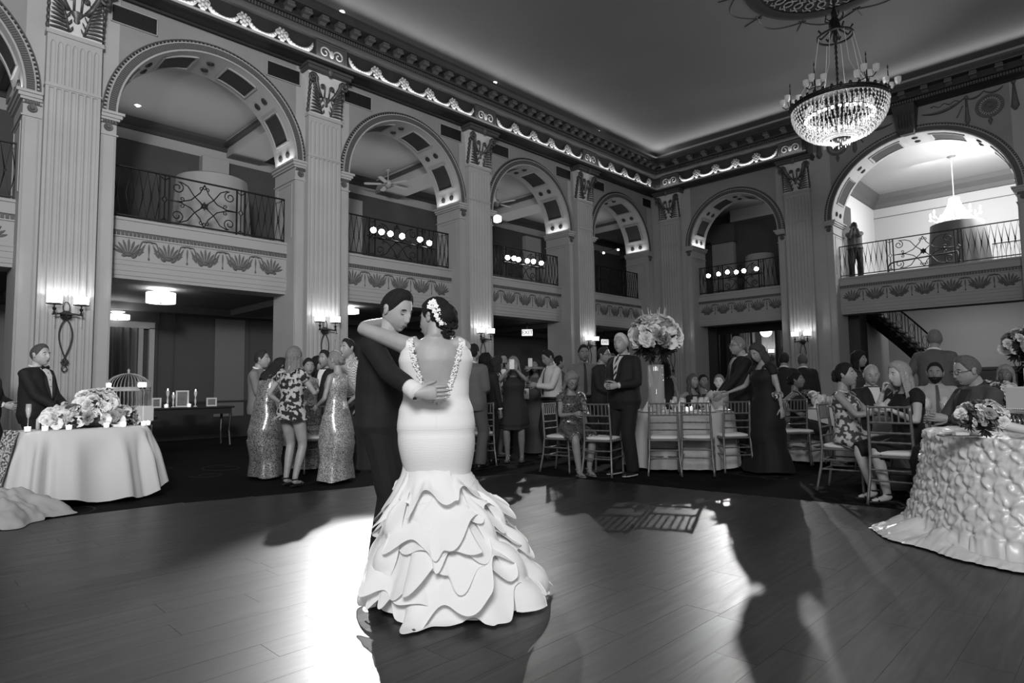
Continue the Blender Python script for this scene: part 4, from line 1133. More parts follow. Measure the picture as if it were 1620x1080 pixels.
def head_grid(nu, nv, male):
    mb = MB(); rows = []
    for j in range(1, nv):
        a = -PI/2+PI*j/nv; rows.append([head_pt((t := -PI+2*PI*i/nu)-.45*math.sin(t), math.sin(a), male) for i in range(nu)])
    mb.rings(rows, cap=True); 
    for s in (-1, 1):
        mb.ball((s*.079, -.004, -.004), (.010, .018, .031), 8, 6); mb.ball((s*.083, -.010, .008), (.009, .014, .018), 7, 5)
    return mb
HEADS = {}
HAIRLINE = {  # (front z, side z, back z, thickness)
 'short': (.080, -.008, -.060, .009), 'buzz': (.066, -.010, -.055, .006), 'receding': (.098, -.005, -.060, .010), 'fringe': (.118, .0, -.055, .007),
 'long': (.072, -.02, -.08, .018), 'bob': (.060, -.02, -.08, .02), 'updo': (.072, -.01, -.07, .014), 'curly': (.062, -.02, -.08, .03), 'pony': (.074, -.01, -.07, .012)}
def hair_mesh(style, nu=36, nv=10, seed=0, length=.3):
    fz, sz, bz, th = HAIRLINE[style]; mb = MB(); rows = []
    for j in range(nv+1):
        q = j/nv; row = []
        for i in range(nu):
            lon = -PI+2*PI*i/nu; c = math.cos(lon)
            z0 = fz+(sz-fz)*sstep(.95, .1, c) if c > 0.1 else sz+(bz-sz)*sstep(.1, -.8, c)
            if style == 'fringe' and c > -.2: z0 = max(z0, .03+.085*sstep(-.2, .5, c))
            a0 = math.asin(max(-.98, min(.98, z0/.118))); a = a0+(PI/2-a0)*q
            p = head_pt(lon, math.sin(a)*.9999)
            d = p.normalized(); t = th*(sstep(0, .18, q)*.9+.1)
            if style == 'short' and c > .2: t += .008*sstep(.1, .45, q)*(1-sstep(.6, 1, q))
            if style in ('curly',): t += .018*noise.noise(p*42+V((seed, 0, 0)))
            elif style not in ('buzz', 'fringe'): t += (.0012 if style == 'short' else .004)*math.sin(lon*17+p.z*30+seed)*sstep(0, .2, q)
            row.append(p+d*t)
        rows.append(row)
    mb.rings(rows, cap=False)
    top = rows[-1]; mb.add(top, [tuple(range(nu))])
    if style in ('long', 'bob', 'curly'):
        L = {'bob': .16, 'long': length, 'curly': .17}[style]; n2 = 34
        a0 = R(62 if style != 'curly' else 70)
        def fn(u, v, off=0):
            lon = a0+(2*PI-2*a0)*u; s, c = math.sin(lon), math.cos(lon)
            z = .04-(L+.05)*v; rx = .094+.022*v*(1 if L > .2 else 1.6)-.01*(1-v)**2; ry = .106-.012*v+(.0 if L < .2 else .03*sstep(.5, 1, v))
            wv = .006*math.sin(lon*13+z*22+seed)+(.014*noise.noise(V((s*4, c*4, z*22+seed))) if style == 'curly' else .004*math.sin(z*40+lon*3))
            e = 1-.25*sstep(.75, 1, v)-off
            return V((s*(rx+wv)*e, c*(ry+wv)*e+(-.0), z))
        mb.grid(lambda u, v: fn(u, v), n2, 10)
        mb.grid(lambda u, v: fn(u, v, .14+.0*v), n2, 10)
        for e_ in (0, 1):
            mb.grid(lambda u, v: fn(e_, v, .14*u), 1, 10)
        mb.grid(lambda u, v: fn(u, 1, .14*v), n2, 1)
    if style == 'updo':
        for k in range(9):
            a = k*2.4; r = .03+.006*(k % 3); mb.ball((.035*math.sin(a)*(k > 0), -.095-.012*(k % 2), .0+.03*math.cos(a)*(k > 0)), (r, r*.8, r), 9, 6)
    if style == 'pony':
        mb.ball((0, -.12, .03), .032, 8, 6); mb.tube([(0, -.13, .03), (0, -.165, -.02), (0, -.16, -.12), (.01, -.14, -.22)], [.025, .036, .032, .008], 8)
    return mb
def hand_geo(mb, M, curl=.35, side=1, spread=.06, detail=1, thumb=.5, s=1.0):
    """M: wrist frame, +Y along fingers, +Z back of the hand; side=+1 thumb on +X"""
    n = 6 if detail else 5
    M = M@Matrix.Scale(s, 4)
    mb.rings([[(w_*math.cos(a), y, t*math.sin(a)-dz) for a in [2*PI*i/10 for i in range(10)]] for y, w_, t, dz in ((-.02, .024, .02, 0), (.0, .026, .019, 0), (.025, .034, .017, .001), (.055, .040, .015, .002), (.085, .040, .0125, .003), (.096, .034, .009, .004))], M=M)
    for k, (x, L, r) in enumerate(((.030, .074, .0088), (.0105, .083, .0092), (-.0105, .077, .0088), (-.030, .060, .0078))):
        x *= side; ang = 0; p = V((x, .080, -.003)); pts = [p.copy(), ]; sp = x*spread*12
        for q, f in enumerate((.46, .30, .24)):
            ang += curl*(.6, 1.0, .8)[q]*(1+.12*k)
            d = V((math.sin(sp)*1, math.cos(ang), -math.sin(ang))).normalized()
            for _ in range(2 if detail else 1):
                p = p+d*(L*f/(2 if detail else 1)); pts.append(p.copy())
        m = len(pts); mb.tube(pts, [r*(1.08-.32*(i/(m-1))**1.5)*(1.06 if i in (2, 4) else 1) for i in range(m-1)]+[r*.45], n, M=M)
    p0 = V((side*.022, .012, -.006)); d = V((side*math.sin(.9*thumb+.25), math.cos(.9*thumb+.25), -.35)).normalized()
    p1 = p0+d*.042; d2 = V((d.x*.6, d.y+.35, d.z-.25)).normalized(); p2 = p1+d2*.032; p3 = p2+d2*.026
    mb.tube([p0-d*.012, p0+d*.02, p1, p1.lerp(p2, .5), p2, p2.lerp(p3, .6), p3], [.014, .0165, .0125, .0115, .0115, .010, .005], n, M=M)

class Fig:
    def __init__(s, H=1.75, male=True, bulk=1.0, hip=None, lean=0, side=0, twist=0, head=(0, 0, 0), seat=False, neckf=8, neckl=.120):
        s.neckl = neckl; s.k = H/1.75; s.male = male; s.bulk = bulk; k = s.k
        s.hip = V(hip) if hip else V((0, 0, (.50 if seat else .95)*1)) if seat else V((0, 0, .95*k))
        s.B = k
        def rot(M, dz, l, sd, tw): return M@Matrix.Translation((0, 0, dz*k))@Matrix.Rotation(R(-l), 4, 'X')@Matrix.Rotation(R(sd), 4, 'Y')@Matrix.Rotation(R(tw), 4, 'Z')
        P = Matrix.Translation(s.hip)
        if seat: P = P@Matrix.Rotation(R(4), 4, 'X')
        s.fr = [(-.2, P@Matrix.Translation((0, 0, -.2*k))), (0, P)]
        W = rot(P, .11, lean*.4, side*.4, twist*.4); C = rot(W, .19, lean*.35, side*.4, twist*.4); N = rot(C, .22, lean*.25, side*.2, twist*.2)
        s.fr += [(.11, W), (.30, C), (.52, N)]
        yaw, pit, rol = head
        s.neck = N@Matrix.Rotation(R(-neckf), 4, 'X')
        s.hc = s.neck@Matrix.Translation((0, .018*k, s.neckl*k))@Matrix.Rotation(R(yaw), 4, 'Z')@Matrix.Rotation(R(-pit+neckf), 4, 'X')@Matrix.Rotation(R(rol), 4, 'Y')@Matrix.Scale(k**.5*(1.07 if male else 1.02), 4)
    def tp(s, z, x=0, y=0):
        fr = s.fr
        for i in range(len(fr)-1):
            if z <= fr[i+1][0] or i == len(fr)-2:
                z0, A = fr[i]; z1, B = fr[i+1]; t = (z-z0)/(z1-z0); k = s.k
                pa = A@V((x, y, (z-z0)*k)); pb = B@V((x, y, (z-z1)*k)); tt = max(0, min(1, t)); return pa.lerp(pb, tt)
    T = None; neckl = .120
    def rings_tab(s):
        if s.T: return s.T
        b = s.bulk; k = s.k
        if s.male: T = [(-.16, .150, .105, 0), (-.06, .168*b, .118*b, 0), (.03, .160*b, .115*b, .006*b), (.11, .152*b, .112*b*b, .012*(b-1)*6), (.2, .158*b, .118*b, .004), (.30, .172, .122, 0), (.38, .178, .118, -.004), (.42, .166, .104, -.010), (.455, .130, .086, -.014), (.485, .088, .068, -.014), (.515, .060, .058, -.008)]
        else: T = [(-.16, .155, .110, -.01), (-.06, .178*b, .122*b, -.012), (.03, .158*b, .110*b, -.004), (.11, .130*b, .094*b, 0), (.2, .136*b, .100*b, .004), (.285, .152*b, .124*b, .014), (.33, .152*b, .122*b, .012), (.39, .150, .096, -.004), (.42, .140, .084, -.012), (.45, .108, .070, -.014), (.48, .070, .056, -.012), (.515, .050, .050, -.006)]
        return T
    def prof(s, z):
        T = s.rings_tab()
        if z <= T[0][0]: return T[0][1:]
        for i in range(len(T)-1):
            if z <= T[i+1][0]:
                t = (z-T[i][0])/(T[i+1][0]-T[i][0]); t = t*t*(3-2*t)*.5+t*.5
                return tuple(T[i][q]+(T[i+1][q]-T[i][q])*t for q in (1, 2, 3))
        return T[-1][1:]
    def ring(s, z, off=0, n=20, offy=None, ex=2.3):
        a, b, y0 = s.prof(z); a = (a+off)*s.k; b = (b+(off if offy is None else offy))*s.k; out = []
        for i in range(n):
            t = 2*PI*i/n; c, d = math.cos(t), math.sin(t)
            out.append(s.tp(z, a*math.copysign(abs(c)**(2/ex), c), b*math.copysign(abs(d)**(2/ex), d)+y0*s.k))
        return out
    def front(s, z, x, off=0, ex=2.3, sgn=1):
        a, b, y0 = s.prof(z); a = (a+off)*s.k; b = (b+off)*s.k; u = min(.98, abs(x)/a)
        return s.tp(z, x, sgn*b*(1-u**ex)**(1/ex)+y0*s.k)
    def shoulder(s, sd, drop=0): return s.tp((.418 if s.male else .412)-drop, sd*(.182 if s.male else .155)*s.k, -.012)
    def ik(s, A, T, l1, l2, pole):
        A, T, pole = V(A), V(T), V(pole); d = T-A; L = d.length; m = (l1+l2)*.999
        if L > m: T = A+d*(m/L); d = T-A; L = m
        if L < abs(l1-l2)+.02: L = abs(l1-l2)+.02
        a = (l1*l1-l2*l2+L*L)/(2*L); h = math.sqrt(max(0, l1*l1-a*a)); dn = d.normalized()
        p = (pole-dn*pole.dot(dn)); p = p.normalized() if p.length > 1e-5 else dn.orthogonal().normalized()
        return A+dn*a+p*h, T
    def limb(s, pts, rad, n=10, sub=3):
        """smoothed tube points through joints"""
        P = [V(p) for p in pts]; out = []; rr = []
        for i in range(len(P)-1):
            p0 = P[i-1] if i else P[i]*2-P[i+1]; p3 = P[i+2] if i+2 < len(P) else P[i+1]*2-P[i]
            for q in range(sub):
                t = q/sub; tt = t
                a = P[i].lerp(P[i+1], t); 
                cr = .5*((2*P[i])+(P[i+1]-p0)*t+(2*p0-5*P[i]+4*P[i+1]-p3)*t*t+(3*P[i]-p0-3*P[i+1]+p3)*t**3)
                out.append(a.lerp(cr, .35)); rr.append(rad[i]+(rad[i+1]-rad[i])*t)
        out.append(P[-1]); rr.append(rad[-1]); return out, rr

def person(name_label, loc, rz, H=1.75, male=True, bulk=1.0, seat=False, lean=0, side=0, twist=0, head=(0, 0, 0),
           armL=None, armR=None, feet=None, hair=('short', 40), skin=150, wear='suit', wv=None, vox=.02, hold=None,
           hc_L=.35, hc_R=.35, group=None, glasses=False, beard=None, detail=0, tie=None, cat='person', hip=None, legs_bare=False, hemz=None, knees=None, shoes=24, hairlen=.3, eyes=None, extra=None, shoulderpole=None, armk=1.0, armw=1.0, prof=None, jhem=-.17, sleeve=None, hrotL=None, hrotR=None, neckf=8, neckl=.120):
    t = thing('person', name_label, cat, loc, rz, group)
    if hip is None and seat: hip = (0, 0, .60)
    f = Fig(H, male, bulk, hip, lean, side, twist, head, seat, neckf, neckl); k = f.k; f.T = prof; wv = wv or {}
    M_skin = mat('skin_%d' % skin, skin, .5, v2=min(255, skin+12), scale=14, bump=.03, bscale=200)
    # joints ------------------------------------------------
    hx = .09*k; hipj = [f.tp(-.04, s*hx, 0) for s in (-1, 1)]
    if feet is None: feet = ((-.11, .0), (.11, .02)) if not seat else ((-.12, .42), (.12, .44))
    ank = [V((a[0], a[1], .085+(a[2] if len(a) > 2 else 0))) for a in feet]
    kn = []
    for i in (0, 1):
        pole = V(((-.15, .15)[i], 1, .25 if seat else .02))
        if knees: pole = V(knees[i])
        K, ank[i] = f.ik(hipj[i], ank[i], .43*k, .42*k, pole); kn.append(K)
    sh = [f.shoulder(-1), f.shoulder(1)]
    tl = armL if armL is not None else (-.27*k, .03, .80*k); tr = armR if armR is not None else (.27*k, .03, .80*k)
    poles = shoulderpole or ((-.6, -.8, -.3), (.6, -.8, -.3)); el = []; wr = []
    for i, T in enumerate((tl, tr)):
        E, W = f.ik(sh[i], V(T), .285*k*armk, .255*k*armk, V(poles[i])); el.append(E); wr.append(W)
    mh = (1 if male else .84)*armw
    # core body ---------------------------------------------
    mb = MB(); T = f.rings_tab(); dressed = -.012
    if seat: T = [q for q in T if q[0] > -.1]
    mb.rings([f.ring(z, dressed if wear != 'gown_open' else 0) for z, *_ in T])
    mb.tube([f.tp(.47, 0, -.016), f.tp(.54, 0, -.008), f.neck@V((0, .0, .4*neckl*k)), f.neck@V((0, .012*k, .95*neckl*k))], [x*k*(1 if male else .86) for x in (.066, .062, .058, .056)], 12)
    for i in (0, 1):
        s = (-1, 1)[i]; thin = .94 if wear in ('suit', 'shirt') else 1
        pts, rr = f.limb([f.tp(.425, s*.10*k, -.01), sh[i], sh[i].lerp(el[i], .4), el[i], el[i].lerp(wr[i], .35), wr[i]], [q*k*mh*thin*(bulk**.5) for q in (.052, .056, .050, .040, .040, .026)])
        mb.tube(pts, rr, 10)
        th = 1.0 if male else (1.04 if wear != 'gown' else .86)
        pts, rr = f.limb([f.tp(.0, s*.075*k, 0), hipj[i]+V((0, 0, -.02)), hipj[i].lerp(kn[i], .5), kn[i], kn[i].lerp(ank[i], .35), ank[i]], [q*k*th*(bulk**.5) for q in (.09, .088, .076, .054, .054, .036)])
        mb.tube(pts, rr, 10)
        a = ank[i]; fd = V((a.x-hipj[i].x, 0, 0))*.15+V((0, 1, 0)); fd.normalize()
        mb.tube([a+V((0, -.03, -.02)), a+V((0, 0, -.045)), a+fd*.08+V((0, 0, -.055)), a+fd*.16+V((0, 0, -.066))], [.036, .038, .036, .02], 8, flat=.75)
    body = remesh(mb, vox, 4 if vox > .015 else 6)
    nu, nv = ((64, 48) if detail else (36, 26))
    key = (nu, male)
    if key not in HEADS: HEADS[key] = head_grid(nu, nv, male)
    body.add(HEADS[key].v, HEADS[key].f, f.hc)
    HM = []
    for i in (0, 1):
        d = (wr[i]-el[i]).normalized(); ht = (hrotL, hrotR)[i]
        if ht:
            yv = V(ht[0]).normalized(); zv = V(ht[1])
        else: yv = d; zv = V(((-1, 1)[i], 0, 0)) if abs(d.x) < .8 else V((0, 1, .3))
        xv = yv.cross(zv).normalized(); zv = xv.cross(yv)
        M_ = Matrix(((xv.x, yv.x, zv.x, wr[i].x), (xv.y, yv.y, zv.y, wr[i].y), (xv.z, yv.z, zv.z, wr[i].z), (0, 0, 0, 1)))
        thumb_dir = V((0, 1, 0)) if not ht or len(ht) < 3 else V(ht[2])
        sd = 1 if xv.dot(thumb_dir) > 0 else -1
        hand_geo(body, M_, (hc_L, hc_R)[i], sd, detail=detail, s=k*(1 if male else .9)); HM.append(M_)
    body.build('body', M_skin, t, True)
    hcM = f.hc
    # face --------------------------------------------------
    vis = eyes if eyes is not None else True
    if vis:
        Me = mat('eye_white', 190, .3); Mi = mat('iris_dark', 22, .3); Mb = mat('brow_%d' % hair[1], max(18, int(hair[1]*.8)), .8); Ml = mat('lip_%d' % skin, int(skin*.68), .5)
        closed = vis == 'closed'
        for s in (-1, 1):
            if closed:
                m2 = MB(); m2.tube([(s*(.031+.014*q), .0835-.004*q*q*1.5-.0*abs(q), .004-.003*(1-q*q)) for q in (-1, -.5, 0, .5, 1)], [.0012, .002, .0024, .002, .0012], 5, M=hcM); m2.build('eyelash', Mi, t)
            else:
                m2 = MB(); m2.ball((s*.031, .0745, .006), (.014, .0095, .0075), 10, 6, hcM); e = m2.build('eye', Me, t, True)
                m2 = MB(); m2.ball((s*.031, .0800, .006), (.0062, .006, .0062), 8, 6, hcM); m2.build('iris', Mi, e, True)
            m2 = MB(); m2.tube([(s*(.031+.017*q), .0865-.006*(q+.3)**2*(1 if q > -.3 else .2), .026+.003*(1-q*q)-.001*q) for q in (-1, -.5, 0, .5, 1)], [.002, .0032, .0034, .003, .0015], 5, M=hcM); m2.build('eyebrow', Mb, t)
        m2 = MB(); m2.ball((0, .0935, -.0625), (.021, .006, .0065), 10, 6, hcM); m2.build('lips', Ml, t, True)
    if glasses:
        m2 = MB()
        for s in (-1, 1):
            m2.tube([(s*.033+.023*math.cos(a*PI/7), .104, .004+.016*math.sin(a*PI/7)) for a in range(14)], .0022, 5, loop=True, M=hcM)
            m2.tube([(s*.056, .102, .008), (s*.078, .06, .006), (s*.082, -.01, .004)], .002, 4, M=hcM)
        m2.tube([(-.010, .104, .008), (.010, .104, .008)], .0022, 4, M=hcM); m2.build('glasses', M_black, t)
    if beard:
        m2 = MB(); rows = []
        for j in range(6):
            z = -.98+.62*j/5; rows.append([head_pt(lo, z, male)*1.0+head_pt(lo, z, male).normalized()*(.006 if abs(lo) < 1.4 else -.003) for lo in [-1.6+3.2*i/18 for i in range(19)]])
        m2.rings(rows, cap=False, closed=False); m2.v = [tuple(hcM@V(v)) for v in m2.v]; m2.build('beard', mat('hair_%d' % beard, beard, .8), t, True)
    # hair --------------------------------------------------
    Mh = mat('hair_%d' % hair[1], hair[1], .8, spec=.25, v2=min(255, int(hair[1]*1.15)+5), scale=55, bump=.3, bscale=120)
    if hair[0] != 'bald':
        hm = hair_mesh(hair[0], nu=64 if detail else 36, nv=12 if detail else 9, seed=sum(map(ord, name_label)) % 50, length=hairlen); hm.v = [tuple(hcM@V(v)) for v in hm.v]; hm.build('hair', Mh, t, True)
    # clothes -----------------------------------------------
    def sleeves(mbx, r, upto=1.0, cuff=0):
        for i in (0, 1):
            s = (-1, 1)[i]
            if upto >= 1: J = [f.tp(.42, s*.10*k, -.01), sh[i]+V((0, 0, .0)), sh[i].lerp(el[i], .4), el[i], el[i].lerp(wr[i], .5), el[i].lerp(wr[i], .93)]; q_ = [r*1.1, r*1.12, r*1.02, r*.92, r*.84, r*.74]
            else: J = [f.tp(.44, s*.10*k, -.01), sh[i], sh[i].lerp(el[i], upto*.5), sh[i].lerp(el[i], upto)]; q_ = [r*1.1, r*1.1, r*1.08, r*1.1]
            pts, rr = f.limb(J, [x*k*(bulk**.4) for x in q_]); mbx.tube(pts, rr, 12)
    def torso(z0, z1, off, n=24, rows=12, flare=0, ex=2.3):
        return [f.ring(z0+(z1-z0)*i/rows, off+flare*(1-i/rows)**2, n, ex=ex) for i in range(rows+1)]
    cl = vox*.85
    def trousers(m, off=.014, nm='trousers'):
        mbx = MB(); mbx.rings([f.ring(z, off-.002) for z in ((-.16, -.1, -.03, .02) if not seat else (-.08, -.03, .02))])
        for i in (0, 1):
            s = (-1, 1)[i]; J = [f.tp(.0, s*.07*k, 0), hipj[i]+V((0, 0, -.02)), hipj[i].lerp(kn[i], .5), kn[i], kn[i].lerp(ank[i], .5), ank[i]+V((0, -.005, -.03))]
            pts, rr = f.limb(J, [(q+off)*k*(bulk**.5) for q in (.088, .092, .082, .066, .062, .060)]); mbx.tube(pts, rr, 12)
        wrinkle(remesh(mbx, cl, 3), .008, 10).build(nm, m, t, True)
    def shoe(m, heel=0, nm='shoe', sole=None):
        for i in (0, 1):
            a = ank[i]; z0 = a.z-.085; m2 = MB(); rs = []
            dx = (a.x-hipj[i].x)*.3
            for y, w_, h, lift in ((-.075, .026, .05, 0), (-.05, .036, .075, 0), (0, .040, .075, 0), (.06, .045, .055, 0), (.12, .048, .042, 0), (.17, .038, .034, .002), (.195, .018, .02, .006)):
                rs.append([(a.x+dx*y*3+w_*math.cos(q)*k, a.y+y*k, z0+.008+lift+max(0, h*(.5+.5*math.sin(q)))*(1 if math.sin(q) > -.5 else .25)) for q in [2*PI*j/10 for j in range(10)]])
            m2.rings(rs); o = m2.build(nm, m, t, True)
            m2 = MB(); m2.rings([[(a.x+dx*y*3-w_, a.y+y*k, z0), (a.x+dx*y*3+w_, a.y+y*k, z0), (a.x+dx*y*3+w_, a.y+y*k, z0+.014), (a.x+dx*y*3-w_, a.y+y*k, z0+.014)] for y, w_ in ((-.08, .02), (-.05, .038), (.06, .047), (.13, .047), (.19, .02))])
            m2.build('sole', sole or M_black, o)
    if wear in ('suit', 'tux', 'shirt'):
        mt_ = mat('cloth_%d' % wv.get('trousers', 20), wv.get('trousers', 20), .85); trousers(mt_); shoe(mat('shoe_%d' % shoes, shoes, .4), sole=mat('pale_sole', 185, .6) if wv.get('sole') else None)
    Mshirt = mat('shirt_%d' % wv.get('shirt', 215), wv.get('shirt', 215), .8) if not wv.get('plaid') else mat('plaid_shirt', 205, .8, v2=110, scale=62, kind='check')
    if wear in ('suit', 'tux'):
        jv = wv.get('jacket', 20); mj = mat('jacket_%d' % jv, jv, .82, v2=min(255, jv+6), scale=25, bump=.1, bscale=90)
        mbx = MB(); z0 = jhem if not seat else -.085
        off = .022; mbx.rings(torso(z0, .44, off, flare=.016, rows=12)+[f.ring(.475, .020), f.ring(.505, .012)])
        sleeves(mbx, .058)
        wrinkle(remesh(mbx, cl, 3), .007, 9, seed=len(name_label)).build('jacket', mj, t, True)
        # shirt front, collar, lapels, tie
        o2 = .030+.006; zb = .16 if wear == 'suit' else .12
        def strip(xa, xb, zt_, zb_, n, lift, m, nm, par=t):
            m2 = MB(); rows = []
            for i in range(n+1):
                z = zt_+(zb_-zt_)*i/n; x0, x1 = xa(z), xb(z); rows.append([f.front(z, (x0+(x1-x0)*q/4)*k, o2+lift) for q in range(5)])
            m2.rings(rows, cap=False, closed=False); return m2.build(nm, m, par, True)
        v_ = lambda z: .062*max(0, (z-zb))/(.49-zb)+.004
        strip(lambda z: -v_(z), v_,   .48, zb, 8, -.003, Mshirt, 'shirt_front')
        lw = .045
        for s in (-1, 1):
            strip(lambda z: s*v_(z), lambda z: s*(v_(z)+lw*math.sin(PI*min(1, .12+.88*(z-zb)/(.47-zb)))**.7), .47, zb-.03, 8, .004, mat('lapel_%d' % jv, max(10, jv-4), .45 if wear == 'tux' else .8), 'lapel')
        for s in (-1, 1): 
            m2 = MB(); m2.ball(f.front(zb-.06, 0, o2+.004), .009, 8, 5)
        m2.build('button', M_black, t)
        m2 = MB(); m2.tube([f.tp(.497-.022*math.cos(a), .066*k*math.sin(a), (.070*math.cos(a)-.012)*k) for a in [2*PI*i/16 for i in range(16)]], .014*k, 6, loop=True); m2.build('shirt_collar', Mshirt, t, True)
        if wear == 'tux':
            m2 = MB(); c = f.front(.487, 0, .03)
            for s in (-1, 1): m2.rings([[c+V((s*x, .012, h)), c+V((s*x, .024, 0)), c+V((s*x, .012, -h)), c+V((s*x, .004, 0))] for x, h in ((.0, .01), (.02, .016), (.05, .028), (.06, .02))])
            m2.build('bow_tie', M_black, t)
            for q in range(3):
                m2 = MB(); m2.ball(f.front(.42-.08*q, 0, o2+.0), .006, 6, 4); m2.build('stud', M_black, t)
        elif tie is not None:
            mt2 = mat('tie_%d' % tie, tie, .6) if tie >= 0 else mat('striped_tie', 24, .6, v2=190, scale=9, kind='stripe')
            strip(lambda z: -.014-.012*(.48-z)/.3, lambda z: .014+.012*(.48-z)/.3, .485, zb-.0, 6, .002, mt2, 'necktie')
            m2 = MB(); m2.ball(f.front(.487, 0, o2), (.018, .012, .016), 8, 5); m2.build('tie_knot', mt2, t, True)
        for i in (0, 1):
            m2 = MB(); d = (wr[i]-el[i]).normalized(); m2.tube([wr[i]-d*.025, wr[i]+d*.002], [.036*k, .034*k], 12); m2.build('shirt_cuff', Mshirt, t, True)
    if wear == 'shirt':
        mbx = MB(); mbx.rings(torso(-.015, .455, .02, rows=12)+[f.ring(.485, .014), f.ring(.512, .006)]); sleeves(mbx, .055, sleeve or 1.0)
        wrinkle(remesh(mbx, cl, 3), .009, 11, seed=len(name_label)).build('shirt', Mshirt, t, True)
        m2 = MB(); m2.tube([f.tp(.497-.022*math.cos(a), .066*k*math.sin(a), (.070*math.cos(a)-.012)*k) for a in [2*PI*i/16 for i in range(16)]], .014*k, 6, loop=True); m2.build('shirt_collar', Mshirt, t, True)
        m2 = MB(); m2.rings([f.ring(-.03, .030), f.ring(-.03, .034), f.ring(.008, .034), f.ring(.008, .030)]); m2.build('belt', M_black, t, True)
        if tie is not None:
            m2 = MB(); m2.rings([[f.front(z, x*k, .028) for x in (-w_, 0, w_)] for z, w_ in ((.485, .014), (.4, .018), (.2, .026), (.06, .03), (.02, .004))], cap=False, closed=False); m2.build('necktie', mat('tie_%d' % tie, tie, .6), t, True)
    if wear in ('dress', 'gown'):
        kind = wv.get('kind', 'plain'); v0 = wv.get('v', 30)
        md = {'plain': lambda: mat('dress_%d' % v0, v0, .8, bump=.1, bscale=80), 'satin': lambda: mat('satin_%d' % v0, v0, .4),
              'sequin': lambda: mat('sequin_%d' % v0, max(8, v0-60), .3, metal=.45, v2=min(255, v0+55), scale=150, kind='sequin'),
              'floral': lambda: mat('floral_print_%d_%d' % (v0, wv.get('v2', 60)), wv.get('v2', 60), .8, v2=v0, scale=19, kind='blotch')}[kind]()
        top = wv.get('top', .40); hz = hemz if hemz is not None else (.5 if wear == 'dress' else .02)
        n = 30; rows = []; nr = 8
        if not seat:
            mbx = MB()
            zt = f.tp(-.08).z; fr_ = wv.get('flare', .05); nf = wv.get('folds', 7); amp = wv.get('amp', .015)
            lower = []; N_ = 14
            cx, cy = (ank[0].x+ank[1].x)/2, (ank[0].y+ank[1].y)/2; c0 = f.tp(-.08)
            for j in range(N_+1):
                q = j/N_; z = zt+(hz-zt)*q; a, b, y0 = f.prof(-.08)
                A = (a+.012)*k+fr_*q**1.6; B = (b+.012)*k+fr_*q**1.6*.9
                if wear == 'gown': pinch = .035*math.sin(PI*min(1, q*1.25))*wv.get('fit', 1)
                else: pinch = .015*math.sin(PI*q)
                A -= pinch; B -= pinch*.6; ox, oy = (cx-c0.x)*q*.8, (cy-c0.y)*q*.8
                for ii in (0, 1):
                    K_, A_, Hj = kn[ii], ank[ii], hipj[ii]
                    P_ = Hj.lerp(K_, (Hj.z-z)/max(.01, Hj.z-K_.z)) if z > K_.z else K_.lerp(A_, min(1, (K_.z-z)/max(.01, K_.z-A_.z)))
                    rl = .098 if z > K_.z+.1 else .075
                    A = max(A, abs(P_.x-c0.x-ox)+(rl+.015)*k*bulk+amp*q); B = max(B, abs(P_.y-c0.y-oy)+(rl+.03)*k*bulk+amp*q)
                se = lambda x: math.copysign(abs(x)**.8, x)
                lower.append([V((c0.x+ox+(A+amp*q*math.sin(nf*u+1))*se(math.cos(u)), c0.y+oy+(B+amp*q*math.sin(nf*u+1))*se(math.sin(u)), z+.012*math.sin(3*u)*q)) for u in [2*PI*i/n for i in range(n)]])
            up = [f.ring(-.08+(top+.08)*j/12, .013, n) for j in range(1, 13)]
            mbx.rings(lower[::-1]+up, cap=False); mbx.build('dress', md, t, True)
        else:
            mbx = MB(); mbx.rings([f.ring(z, .014) for z in (-.09, -.05, 0, .08, .16, .24, .32, top)])
            for i in (0, 1):
                J = [f.tp(.02, (-1, 1)[i]*.06*k, 0), hipj[i], hipj[i].lerp(kn[i], .5), kn[i]+V((0, .02, -.01))]; 
                if wear == 'gown': J += [kn[i].lerp(ank[i], .5), ank[i]]
                pts, rr = f.limb(J, [.105*k, .108*k, .102*k, .085*k]+([.075, .08] if wear == 'gown' else [])); mbx.tube(pts, rr, 12)
            wrinkle(remesh(mbx, cl, 4), .006, 9).build('dress', md, t, True)
        if wv.get('straps', True):
            for s in (-1, 1):
                m2 = MB(); pts = [f.front(z, s*.085*k, .012) for z in (top-.01, .42, .44)]+[f.tp(.468, s*.085*k, -.012)]+[f.front(z, s*.085*k, .012, sgn=-1) for z in (.44, .42, top-.01)]
                m2.tube(pts, .014 if not wv.get('wide') else .026, 6, flat=.5); m2.build('strap', md, t, True)
        if wv.get('cap'):
            for i in (0, 1):
                m2 = MB(); pts, rr = f.limb([f.tp(.45, (-1, 1)[i]*.11*k, -.01), sh[i], sh[i].lerp(el[i], .32)], [.062*k, .066*k, .064*k]); m2.tube(pts, rr, 12); m2.build('cap_sleeve', md, t, True)
        if hz > .06 or seat:
            ms_ = mat('sandal_%d' % shoes, shoes, .4)
            for i in (0, 1):
                a = ank[i]; m2 = MB(); z0 = a.z-.085; 
                m2.rings([[(a.x-w_, a.y+y, z0+q), (a.x+w_, a.y+y, z0+q), (a.x+w_, a.y+y, z0+q+.01), (a.x-w_, a.y+y, z0+q+.01)] for y, w_, q in ((-.06, .022, .0), (.02, .032, .0), (.1, .038, 0), (.18, .02, 0))])
                m2.tube([(a.x-.04, a.y+.1, z0+.01), (a.x, a.y+.1, z0+.05), (a.x+.04, a.y+.1, z0+.01)], .008, 5)
                m2.tube([(a.x+.037*math.cos(q), a.y-.01+.04*math.sin(q), a.z-.005) for q in [2*PI*j/12 for j in range(12)]], .007, 5, loop=True)
                m2.build('sandal', ms_, t)
    t['fig'] = 0; del t['fig']
    return t, f, HM, wr, el
